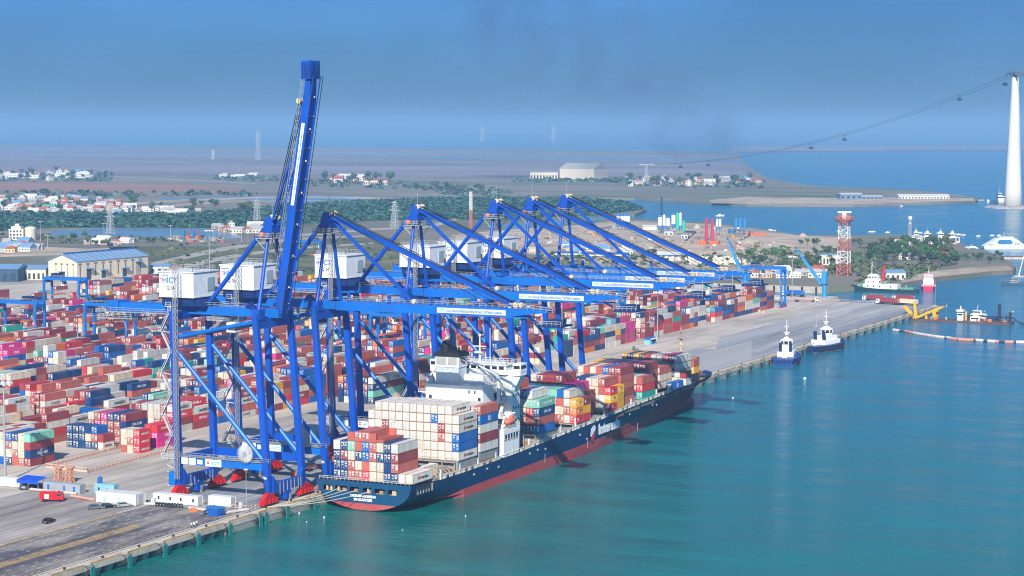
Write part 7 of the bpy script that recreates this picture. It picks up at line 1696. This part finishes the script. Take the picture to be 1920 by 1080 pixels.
for i, (u, v, vt) in enumerate(((76, 453, 414), (89, 463, 440), (320, 450, 422), (195, 442, 418), (453, 455, 430), (465, 455, 436), (622, 424, 400), (1240, 498, 470), (1150, 470, 440), (330, 333, 318), (88, 333, 310), (448, 336, 318))):
    x, y = at(u, v, LZ); zt = H + proj_h(x, y, vt); s = (x * AX[0] + y * AX[1]) / F
    b = MB(); b.tube((x, y, LZ), (x, y, zt), .22 * max(1, s / .9), 5, 0, .14 * max(1, s / .9)); b.beam((x - RT[0] * 2.5, y - RT[1] * 2.5, zt - .6), (x + RT[0] * 2.5, y + RT[1] * 2.5, zt - .6), .25, .35)
    solo('utility_pole', b, PY, 'thin grey pole with a cross arm, %s in order from the white villa' % nth(i + 1), 'pole', 'utility poles inland', (x, y, LZ))
# ---------------------------------------------------------------- cable car
TWR = mat('tower_concrete', (.66, .62, .55), .8, amt_noise=.06, scale=.05, stretch=(1, 1, .3))
tx_, ty_ = 2914.3, 641.5
t = thing('cable_tower', 'tall tapering white concrete cable car tower standing in the sea at the right', 'tower', (tx_, ty_, 0))
b = MB(); prof = [(12.4, 10, 0), (11.4, 9, 25), (9.2, 7.5, 75), (7.2, 6.2, 125), (5.4, 5.0, 165), (5.2, 5.0, 176), (4.2, 4, 181)]
rv = Vector((RT[0], RT[1])); fv = Vector((AX[0], AX[1]))
b.loft([[(tx_ + rv.x * a * math.cos(q_) + fv.x * c * math.sin(q_), ty_ + rv.y * a * math.cos(q_) + fv.y * c * math.sin(q_), z) for q_ in [2 * math.pi * i / 24 for i in range(24)]] for a, c, z in prof]); build('shaft', b, TWR, t, smooth=True)
for p in t.children[0].data.polygons: p.use_smooth = len(p.vertices) == 4
b = MB(); N_ = 9
cdir = Vector((at(1212, 345, 3)[0] - tx_, at(1212, 345, 3)[1] - ty_)).normalized(); cn = Vector((-cdir.y, cdir.x))
for s in (-5, 5):
    pts = [Vector((tx_ + cdir.x * k + cn.x * s, ty_ + cdir.y * k + cn.y * s, 188 - (k / 15) ** 2 * 5)) for k in (-15, -10, -5, 0, 5, 10, 15)]
    for a, c in zip(pts, pts[1:]): b.beam(a, c, 2.0, 1.6); b.beam(a + Vector((0, 0, 4)), c + Vector((0, 0, 4)), .5, .5); b.beam(a, a + Vector((0, 0, 4)), .4, .4)
for k in (-8, 0, 8): b.beam((tx_ + cdir.x * k - cn.x * 6, ty_ + cdir.y * k - cn.y * 6, 185), (tx_ + cdir.x * k + cn.x * 6, ty_ + cdir.y * k + cn.y * 6, 185), 1.2, 1.2)
b.beam((tx_, ty_, 180), (tx_, ty_, 187), 5, 5); build('saddle', b, mat('saddle_slate', (.10, .13, .18), .6), t)
rk = MB(); rng = random.Random(2)
rk.loft([[(tx_ + 46 * r * math.cos(a) * (1 + .1 * math.sin(5 * a)), ty_ + 34 * r * math.sin(a) * (1 + .12 * math.cos(4 * a)), z) for a in [2 * math.pi * i / 26 for i in range(26)]] for r, z in ((1.1, -1), (1, 1.2), (.9, 2.4), (.3, 2.6))])
for i in range(80): a = rng.random() * 6.28; r = rng.uniform(.85, 1.0); s = rng.uniform(.8, 2); X_, Y_ = tx_ + 44 * r * math.cos(a), ty_ + 32 * r * math.sin(a); rk.lathe((X_, Y_, 1), [(s, 0), (s * .8, s * .7), (.1, s)], 5)
struct('islet', rk, STONE)
px_, py_ = at(1212, 345, 3)
t = latt(1212, 345, 309, 7, 3, 6, .25, [PY], 'small grey cable car pylon far beyond the factory', 'pylon', 'cable_pylon'); b = MB(); b.beam((px_ - RT[0] * 14, py_ - RT[1] * 14, 40), (px_ + RT[0] * 14, py_ + RT[1] * 14, 40), 1.4, 1.4); build('cross_arm', b, PY, t)
P0, P1 = Vector((tx_ + cdir.x * 15, ty_ + cdir.y * 15, 183)), Vector((px_, py_, 41)); SAG = 31
def cab(t_, s): p = P0.lerp(P1, t_); return Vector((p.x + cn.x * s, p.y + cn.y * s, p.z - SAG * 4 * t_ * (1 - t_)))
cbm = mat('cable_steel', (.05, .06, .08), .5)
for s, l in ((-6, 'left'), (6, 'right')): solo('cable', MB().path([cab(k / 24, s) for k in range(25)], .26, 5), cbm, 'long sagging cable car rope, %s of the two running from the tower inland' % l, 'cable', 'cable car ropes', P0)
Pr = Vector((tx_ - cdir.x * 15, ty_ - cdir.y * 15, 183)); Pe = Vector((1900, 60, 150))
for s, l in ((-6, 'left'), (6, 'right')): solo('cable', MB().path([Vector((Pr.x + (Pe.x - Pr.x) * k / 10 + cn.x * s, Pr.y + (Pe.y - Pr.y) * k / 10 + cn.y * s, Pr.z + (Pe.z - Pr.z) * k / 10 - 20 * k / 10 * (1 - k / 10))) for k in range(11)], .26, 5), cbm, 'cable car rope leaving the tower out of the frame, %s one' % l, 'cable', 'cable car ropes', Pr)
for i, u in enumerate((1885, 1812, 1582, 1521, 1328, 1275)):
    best = min((k / 200 for k in range(201)), key=lambda k: abs(proj(*cab(k, -6))[0] - u)); p = cab(best, -6 if i != 1 else 6)
    t = thing('gondola', 'dark cable car cabin hanging from the rope, %s from the tower' % nth(i + 1), 'cable car', tuple(p), 'cable car cabins')
    b = MB(); b.beam((p.x, p.y, p.z), (p.x, p.y, p.z - 5), .7, .7); b.beam((p.x - cdir.x * 2, p.y - cdir.y * 2, p.z), (p.x + cdir.x * 2, p.y + cdir.y * 2, p.z), .8, .8); build('hanger', b, cbm, t)
    b = MB(); b.loft([[(p.x + 3.6 * r * math.cos(a), p.y + 3.6 * r * math.sin(a), p.z - 9 + z) for a in [2 * math.pi * k / 10 for k in range(10)]] for r, z in ((.7, 0), (1, 1), (1, 3.2), (.6, 4.2))]); build('cabin', b, mat('gondola_navy', (.02, .035, .09), .4), t)
# ---------------------------------------------------------------- ferries
def ferry(u0, u1, v, label, X=None):
    x, y, s = far((u0 + u1) / 2, v, 0); L = (u1 - u0) * s; h = L * .3
    t = thing('ferry', label, 'ferry', (x, y, 0), 'white ferries', RZF)
    W = 8
    b = MB(); b.extr([(-L / 2, -W, .6), (-L / 2 + 1, -W, -.5), (L / 2 - 1, -W, -.5), (L / 2, -W, .6), (L / 2, -W, h * .18), (-L / 2, -W, h * .22)], (0, 2 * W, 0)); build('hull', b, SHW, t, (0, 0, 0))
    b = MB(); b.extr([(-L / 2 + .5, -W * .95, h * .2), (-L * .18, -W * .95, h * .8), (L * .24, -W * .95, h * .8), (L / 2 - .5, -W * .95, h * .2)], (0, 2 * W * .95, 0)); b.box(-L * .14, -W * .7, h * .8, L * .2, W * .7, h * .92); b.tube((0, 0, h * .9), (0, 0, h * 1.3), .2, 5); build('deckhouse', b, SHW, t, (0, 0, 0))
    b = MB(); b.extr([(-L * .2, -W * .97, h * .5), (-L * .15, -W * .97, h * .72), (L * .12, -W * .97, h * .72), (L * .17, -W * .97, h * .5), (L * .12, -W * .97, h * .36), (-L * .15, -W * .97, h * .36)], (0, .15, 0), 0)
    for k in range(3): b.box(L * .22 + k * 1.6, -W * .97, h * .34, L * .22 + 1 + k * 1.6, -W * .955, h * .46)
    b.box(-L * .4, -W * .97, h * .28, -L * .3, -W * .955, h * .36); build('window', b, mat('ferry_glass', (.03, .17, .34), .2), t, (0, 0, 0))
ferry(1842, 1922, 466, 'large white ferry with hexagonal blue windows at the right edge')
ferry(1804, 1838, 471, 'small white ferry half behind the trees, left of the large one')
def ferry2(u0, u1, v, label):
    x, y, s = far((u0 + u1) / 2, v, 0); L = (u1 - u0) * s
    t = thing('ferry', label, 'ferry', (x, y, 0), 'white ferries', RZF); b = MB(); b.box(-L / 2, -5, -.5, L / 2, 5, 1.6); b.box(-L / 2, -5, 5, L / 2, 5, 5.5)
    for k in range(5): b.box(-L / 2 + k * L / 4.2, -5, 1.6, -L / 2 + k * L / 4.2 + .6, 5, 5)
    build('hull', b, SHW, t, (0, 0, 0)); b = MB(); b.box(-L * .2, -3.5, 5.5, L * .2, 3.5, 8.6); b.box(-L * .26, -4, 8.6, L * .26, 4, 9); b.box(-L * .1, -2, 9, L * .1, 2, 11); b.tube((0, 0, 11), (0, 0, 13.5), .15, 5); build('bridge', b, SHW, t, (0, 0, 0)); b = MB(); b.box(-L * .19, -3.56, 7, L * .19, -3.5, 8.1); build('window', b, DARKG, t, (0, 0, 0))
for i, (u0, u1, v) in enumerate(((1708, 1726, 452), (1725, 1751, 454), (1752, 1774, 454), (1773, 1797, 455))): ferry2(u0, u1, v, 'white car ferry with open deck behind the trees, %s from the left' % nth(i + 1))
for i, (u, v) in enumerate(((1632, 435), (1637, 435), (1664, 436), (1573, 434), (1725, 437), (1760, 437), (1797, 440), (1806, 441), (1834, 443), (1860, 442), (1873, 442), (1350, 405), (1445, 434), (1876, 372), (1690, 387))):
    x, y, s = far(u, v, 0); t = thing('boat', 'tiny white boat on the far water, %s in the scattered row from the left' % nth(1 + sorted([1632, 1637, 1664, 1573, 1725, 1760, 1797, 1806, 1834, 1860, 1873, 1350, 1445, 1876, 1690]).index(u)), 'boat', (x, y, 0), 'small boats on the far water', RZF)
    k = 2.2 if u in (1350, 1445) else 1.0; b = MB(); hullloft(b, 5 * k, 1.8 * k, -.2, .5 * k, .35); b.box(-k, -.5 * k, .5 * k, k * .6, .5 * k, k * 1.2); build('hull', b, SHW, t, (0, 0, 0))
x, y, s = far(1873, 379, 0); smallboat('coaster', x, y, RZF + math.pi, 36, 9, 'white ship lying just left of the cable tower foot', SHW, SHW, 'ship', 6, None, True, 3)
x, y, s = far(1878, 486, 0); b = MB(); b.box(-22, 0, -1, 30, 5, 1.6); b.box(-20, 1, 1.6, 26, 3, 2.6, 1); o = solo('landing_stage', b, [COPE, BARGE], 'low landing stage on the water below the large ferry', 'pier'); o.location = (x, y, 0); o.rotation_euler.z = RZF
# ---------------------------------------------------------------- trees
def leafmat(name, col): return mat(name, col, .8, amt_noise=.2, scale=.4, island=.5, amt_obj=.3, spec=.15)
LF = [leafmat('leaf_deep_green', (.030, .085, .035)), leafmat('leaf_green', (.055, .115, .035)), leafmat('leaf_olive', (.085, .11, .045))]
BARK = mat('bark', (.11, .08, .055), .9)
def crown(rng, b, c, rad, n, s):
    for _ in range(n):
        d = Vector((rng.gauss(0, 1), rng.gauss(0, 1), rng.gauss(0, 1))).normalized() * rng.uniform(.55, 1.0); p = Vector(c) + Vector((d.x * rad[0], d.y * rad[1], d.z * rad[2]))
        n_ = (d + Vector((rng.uniform(-.6, .6), rng.uniform(-.6, .6), rng.uniform(-.2, .9)))).normalized(); a = n_.orthogonal().normalized(); q_ = n_.cross(a); ss = s * rng.uniform(.6, 1.3)
        b.quad(p - a * ss - q_ * ss * .6, p + a * ss - q_ * ss * .6, p + a * ss * .8 + q_ * ss * .7, p - a * ss * .8 + q_ * ss * .7)
TP = []
rt_ = random.Random(31)
for j in range(6):
    t = thing('tree', 'x', 'tree', (0, 0, 0)); hgt = rt_.uniform(7, 10); b = MB(); b.tube((0, 0, 0), (.2, .1, hgt * .5), .32, 7, 0, .2)
    bl_ = MB()
    for k in range(rt_.randrange(5, 8)):
        a = rt_.uniform(0, 6.28); r = rt_.uniform(.6, 2.6); c = (r * math.cos(a), r * math.sin(a), hgt * rt_.uniform(.48, .86)); b.tube((.15, .1, hgt * .35), c, .16, 5, 0, .06); rr = rt_.uniform(1.3, 2.3); crown(rt_, bl_, c, (rr, rr, rr * .75), 70, .42)
    build('trunk', b, BARK, t, (0, 0, 0)); build('crown', bl_, LF[j % 3], t, (0, 0, 0)); TP.append(t)
PP = []
for j in range(3):
    t = thing('palm_tree', 'x', 'palm', (0, 0, 0)); hgt = 9 + 2 * j; b = MB(); b.path([(0, 0, 0), (.2, 0, hgt * .4), (.7, .1, hgt * .75), (1.1, .1, hgt)], .17, 6); build('trunk', b, BARK, t, (0, 0, 0)); b = MB()
    for k in range(17):
        a = k * 2.399; el = rt_.uniform(-.1, 1.0); L = rt_.uniform(2.6, 3.4); prev = None
        for m_ in range(5):
            f_ = m_ / 4; p = Vector((1.1 + math.cos(a) * L * f_, .1 + math.sin(a) * L * f_, hgt + L * f_ * math.sin(el) * .7 - L * f_ * f_ * .75)); side_ = Vector((-math.sin(a), math.cos(a), 0)) * (.5 * (1 - f_ * .7)); dn = Vector((0, 0, -.35 * (1 - f_ * .5)))
            if prev: b.quad(prev[0], prev[0] + prev[1] + prev[2], p + side_ + dn, p); b.quad(prev[0], p, p - side_ + dn, prev[0] - prev[1] + prev[2])
            prev = (p, side_, dn)
    build('crown', b, LF[1], t, (0, 0, 0)); PP.append(t)
first = set()
def plant(proto, u, v, label, sc, group, z=LZ):
    x, y = at(u, v, z); rz = rt_.uniform(0, 6.28)
    if proto.name not in first: first.add(proto.name); o = proto; o.location = (x, y, z); o.rotation_euler.z = rz; o['label'] = label; o['group'] = group
    else: o = dup(proto, (x, y, z), rz, label, group)
    o.scale = (sc, sc, sc * rt_.uniform(.9, 1.15))
KIND = ['deep green', 'leafy green', 'olive green']
def grove(n, region, where, sc, palms=False):
    pts = sorted(region(rt_) for _ in range(n)); cnt = {}
    for u, v in pts:
        if palms: k = rt_.randrange(3); nm = ['low', 'middling', 'tall'][k] + ' palm'; pr = PP[k]
        else: k = rt_.randrange(6); nm = KIND[k % 3] + ' tree'; pr = TP[k]
        cnt[nm] = cnt.get(nm, 0) + 1; plant(pr, u, v, '%s, %s such from left %s' % (nm, nth(cnt[nm]), where), rt_.uniform(*sc), ('palms ' if palms else 'trees ') + where)
grove(105, band(1628, 1800, lambda u: 462 + max(0, (1690 - u)) * .12, lambda u: 500), 'on the leafy point', (.8, 1.35))
grove(26, band(1400, 1560, lambda u: 478, lambda u: 506), 'along the basin shore', (.6, 1.1))
grove(24, band(1382, 1480, lambda u: 492, lambda u: 510), 'behind the end gantry', (.9, 1.2), True)
grove(16, band(1548, 1625, lambda u: 494, lambda u: 516), 'round the radar tower', (.9, 1.25), True)
grove(16, band(1500, 1640, lambda u: 458, lambda u: 482), 'left of the radar tower', (.6, 1.0))
grove(14, band(1800, 1880, lambda u: 484, lambda u: 497), 'at the tip of the point', (.5, .8))
grove(26, band(880, 1380, lambda u: 478, lambda u: 500), 'on rough ground behind the cranes', (.5, .95))
grove(30, band(0, 260, lambda u: 374, lambda u: 400), 'in the big left village', (.8, 1.6))
grove(14, band(260, 480, lambda u: 388, lambda u: 404), 'along the mangrove edge', (.9, 1.9))
grove(16, band(100, 400, lambda u: 448, lambda u: 463), 'beside the pond', (.5, .9))
grove(22, band(0, 210, lambda u: 325, lambda u: 340), 'in the far left village', (1.2, 2.2))
grove(18, band(560, 760, lambda u: 340, lambda u: 352), 'in the hamlet behind the boom', (1.6, 2.8))
grove(20, band(1160, 1420, lambda u: 338, lambda u: 352), 'in the far village by the factory', (1.4, 2.4))
grove(10, band(780, 900, lambda u: 355, lambda u: 366), 'on the flats beyond the third crane', (1.4, 2.4))
def inpoly(u, v, P):
    c = False; j = len(P) - 1
    for i in range(len(P)):
        if (P[i][1] > v) != (P[j][1] > v) and u < (P[j][0] - P[i][0]) * (v - P[i][1]) / (P[j][1] - P[i][1]) + P[i][0]: c = not c
        j = i
    return c
def scrub(name, polys, n, s, zmax, m, label, cat):
    b = MB(); k = 0; rr = random.Random(len(name) * 7 + n)
    while k < n:
        P = rr.choice(polys); us = [p[0] for p in P]; vs_ = [p[1] for p in P]; u, v = rr.uniform(min(us), max(us)), rr.uniform(min(vs_), max(vs_))
        if not inpoly(u, v, P): continue
        k += 1; x, y = at(u, v, LZ); sz = s * rr.uniform(.6, 1.5)
        for _ in range(5):
            d = Vector((rr.uniform(-1, 1), rr.uniform(-1, 1), rr.uniform(.1, 1))); p = Vector((x + d.x * sz, y + d.y * sz, LZ + d.z * zmax * rr.uniform(.4, 1))); n_ = (d + Vector((0, 0, .5))).normalized(); a = n_.orthogonal().normalized(); q_ = n_.cross(a); ss = sz * rr.uniform(.4, .8)
            b.quad(p - a * ss - q_ * ss, p + a * ss - q_ * ss, p + a * ss + q_ * ss, p - a * ss + q_ * ss)
    tag(build(name, b, m, None, (1500, 900, LZ)), label, cat, None, 'stuff')
MG = [(-20, 403), (120, 399), (330, 404), (480, 393), (620, 381), (840, 372), (960, 371), (1110, 375), (1180, 382), (1203, 393), (1120, 403), (900, 411), (760, 411), (560, 419), (470, 427), (300, 426), (100, 426), (-20, 434)]
MHOLE = [(980, 408), (1120, 400), (1010, 396)]
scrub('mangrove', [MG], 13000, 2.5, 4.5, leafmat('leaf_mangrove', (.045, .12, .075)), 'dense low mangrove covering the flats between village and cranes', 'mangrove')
scrub('scrub', [[(200, 462), (560, 446), (760, 446), (900, 470), (900, 505), (300, 520)], [(880, 478), (1400, 480), (1400, 508), (1180, 510), (900, 500)], [(1400, 478), (1640, 470), (1640, 520), (1400, 512)], [(0, 440), (260, 444), (400, 452), (120, 458)], [(1640, 500), (1780, 495), (1700, 526), (1600, 530)]], 1500, 1.6, 1.6, LF[2], 'low rough scrub on the waste ground behind the port', 'scrub')
scrub('treeline', [[(-10, 328), (210, 330), (210, 341), (-10, 341)], [(560, 338), (770, 342), (860, 356), (770, 356), (560, 350)], [(800, 352), (960, 360), (950, 368), (840, 368)], [(1130, 337), (1430, 340), (1430, 355), (1130, 350)], [(400, 330), (520, 333), (520, 341), (400, 338)], [(960, 338), (1180, 336), (1180, 342), (960, 342)], [(0, 360), (480, 363), (480, 368), (0, 368)]], 620, 5, 5, leafmat('leaf_far', (.075, .12, .09)), 'distant dark tree belts on the plain', 'trees')
# rubble and heaps of the works
b = MB(); rr_ = random.Random(77)
RUB = [[(880, 445), (1060, 428), (1320, 424), (1420, 440), (1420, 470), (1300, 478), (1000, 475)], [(320, 442), (420, 445), (420, 455), (300, 452)], [(1380, 450), (1480, 455), (1480, 475), (1380, 470)]]
k = 0
while k < 800:
    P = rr_.choice((RUB[0], RUB[0], RUB[0], RUB[1], RUB[2])); u, v = rr_.uniform(min(p[0] for p in P), max(p[0] for p in P)), rr_.uniform(min(p[1] for p in P), max(p[1] for p in P))
    if not inpoly(u, v, P): continue
    k += 1; x, y = at(u, v, LZ); s = rr_.uniform(.35, 1.0) if rr_.random() < .8 else rr_.uniform(1, 2.4); mi = rr_.choices(range(6), (6, 4, 3, 1.2, 1.2, .8))[0]; b.box(x - s * rr_.uniform(.5, 2), y - s, LZ, x + s * rr_.uniform(.5, 2), y + s, LZ + s * rr_.uniform(.4, 1.3), mi)
tag(build('rubble', b, [SAND, STONE, mat('rubble_brown', (.2, .13, .09), .9), mat('rubble_orange', (.5, .24, .08), .8), CABW, mat('rubble_pink', (.42, .12, .13), .8)], None, (1700, 700, LZ)), 'scattered materials and debris over the sandy works', 'rubble', None, 'stuff')
for i, (u, v, w_, h_, m) in enumerate(((1195, 432, 26, 7, SAND), (1307, 428, 18, 8, SAND), (1225, 437, 20, 5, STONE), (1405, 455, 60, 7, SAND), (1470, 462, 50, 6, SAND), (1505, 443, 20, 6, SAND), (1110, 436, 24, 6, SAND), (1000, 445, 40, 6, SAND), (940, 438, 30, 6, SAND))):
    x, y, s = far(u, v); w2_, h2 = w_ * s / 2, h_ * s; rg = random.Random(i)
    b = MB().loft([[(x + w2_ * r * math.cos(a) * (1 + .12 * math.sin(3 * a + i)), y + w2_ * .8 * r * math.sin(a) * (1 + .1 * math.cos(4 * a)), LZ + h2 * z) for a in [2 * math.pi * k / 18 for k in range(18)]] for r, z in ((1.1, -.05), (.8, .3), (.5, .66), (.22, .92), (.04, 1))])
    solo('sand_heap', b, m, ['sand heap between the left and middle silos', 'sand heap right of the green silos', 'grey gravel heap below the middle silos', 'broad sand mound right of the red piling rigs', 'long low sand mound behind the pillar crane jib', 'sand heap at the water left of the radar tower', 'sand heap left of the four white silos', 'sand mound behind the fourth crane', 'sand mound behind the third crane'][i], 'sand heap', 'heaps of sand and gravel', (x, y, LZ))
k = 0
for u0, u1, v in ((1232, 1285, 488), (1288, 1420, 488), (1296, 1425, 495)):
    for j in range(int((u1 - u0) / 6)):
        u = u0 + j * 6; k += 1; x, y, s = far(u, v + (j % 3) * .7); b = MB(); h_ = (2.6, 3.4, 2.2, 3.0)[j % 4]; b.box(x - 1.3, y - 1.4, LZ, x + 1.3, y + 1.4, LZ + h_); b.box(x - 1.1, y - 1.1, LZ + h_, x + 1.2, y + 1.2, LZ + h_ + .5)
        solo('concrete_block', b, mat('block_pale', (.62, .56, .47), .8, amt_obj=.15), 'stacked pale concrete blocks, %s along the white rows on the sandy ground' % nth(k), 'concrete blocks', 'rows of pale concrete blocks', (x, y, LZ))
x, y, s = far(1359, 487); t = thing('tipper_lorry', 'green covered tipper lorry beside the white block rows', 'lorry', (x, y, LZ), None, RZF); b = MB(); b.box(-5, -1.3, 1, 2, 1.3, 2.4); b.extr([(-5, -1.3, 2.4), (-4, -1.3, 3.9), (1, -1.3, 3.9), (2, -1.3, 2.4)], (0, 2.6, 0)); build('body', b, mat('tipper_green', (.03, .28, .2), .6), t, (0, 0, 0)); b = MB(); b.box(2.3, -1.25, .8, 4.6, 1.25, 3.2); build('cab', b, SHW, t, (0, 0, 0)); b = MB()
for px in (-4, -2.6, 3.4): b.tube((px, -1.3, .5), (px, 1.3, .5), .5, 8)
build('wheel', b, TYR, t, (0, 0, 0))
# ---------------------------------------------------------------- smoke
def smoke(name, path, label, dens, col):
    m = bpy.data.materials.new(name + '_air'); m.use_nodes = True; N = m.node_tree.nodes; L = m.node_tree.links; N.remove(N['Principled BSDF']); v_ = N.new('ShaderNodeVolumePrincipled'); v_.inputs['Color'].default_value = (*col, 1); v_.inputs['Density'].default_value = dens
    L.new(v_.outputs[0], N['Material Output'].inputs['Volume']); b = MB()
    for c, r in path:
        b.loft([[(c[0] + r * q_ * math.cos(a), c[1] + r * q_ * math.sin(a), c[2] + r * z) for a in [2 * math.pi * k / 10 for k in range(10)]] for q_, z in ((.3, -.9), (.8, -.55), (1, 0), (.8, .55), (.3, .9))])
    tag(build(name, b, m, None, path[0][0], smooth=True), label, 'smoke', None, 'stuff')

def smoke_path(pts):
    out = []
    for u, v, rpx in pts:
        d = 4000.0; a, b = (u - CU) / F, (CV - v) / F; f, up_ = CP + b * SP, -SP + b * CP; k = d / f
        out.append(((AX[0] * d + RT[0] * a * k, AX[1] * d + RT[1] * a * k, H + up_ * k), rpx * d / F))
    return out
def smoke2(name, pts, label, dens, colr, sc):
    m = bpy.data.materials.new(name + '_air'); m.use_nodes = True; N = m.node_tree.nodes; L = m.node_tree.links; N.remove(N['Principled BSDF']); v_ = N.new('ShaderNodeVolumePrincipled'); v_.inputs['Color'].default_value = (*colr, 1)
    tc = N.new('ShaderNodeTexCoord'); no = N.new('ShaderNodeTexNoise'); no.inputs['Scale'].default_value = sc; no.inputs['Detail'].default_value = 3; L.new(tc.outputs['Object'], no.inputs['Vector'])
    mr = N.new('ShaderNodeMapRange'); mr.inputs['From Min'].default_value = .42; mr.inputs['From Max'].default_value = .68; mr.inputs['To Max'].default_value = dens; L.new(no.outputs[0], mr.inputs[0]); L.new(mr.outputs[0], v_.inputs['Density'])
    L.new(v_.outputs[0], N['Material Output'].inputs['Volume'])
    P = smoke_path(pts); b = MB(); rings = []
    for i, (c, r) in enumerate(P):
        c = Vector(c); d = (Vector(P[min(i + 1, len(P) - 1)][0]) - Vector(P[max(i - 1, 0)][0])).normalized(); s = d.orthogonal().normalized(); u_ = d.cross(s)
        rings.append([c + (s * math.cos(2 * math.pi * k / 14) + u_ * math.sin(2 * math.pi * k / 14)) * r for k in range(14)])
    b.loft(rings); o = build(name, b, m, None, P[0][0], smooth=True); tag(o, label, 'smoke', None, 'stuff')
smoke2('smoke', [(1496, 352, 6), (1486, 340, 18), (1472, 322, 30), (1420, 296, 46), (1350, 260, 66), (1290, 225, 85), (1230, 180, 95), (1150, 125, 115), (1060, 75, 125), (960, 20, 125), (860, -50, 110), (800, -90, 30)], 'dark smoke drifting up from the far shore across the sky', .005, (.16, .30, .55), .011)
smoke2('smoke', [(136, 362, 2), (132, 354, 4), (122, 350, 7), (108, 346, 10), (90, 341, 9), (80, 338, 3)], 'small dark wisp of smoke over the red field', .004, (.2, .25, .4), .05)
smoke2('smoke', [(1494, 352, 4), (1488, 343, 10), (1478, 332, 16), (1466, 322, 18), (1452, 314, 6)], 'dense dark smoke just above the fire on the far shore', .02, (.12, .22, .4), .03)

for o in list(COL.objects):
    if o.parent is None and o.get('label') and len(o['label'].replace(',', ' ').split()) > 16: print('LONG', o.name, o['label'])
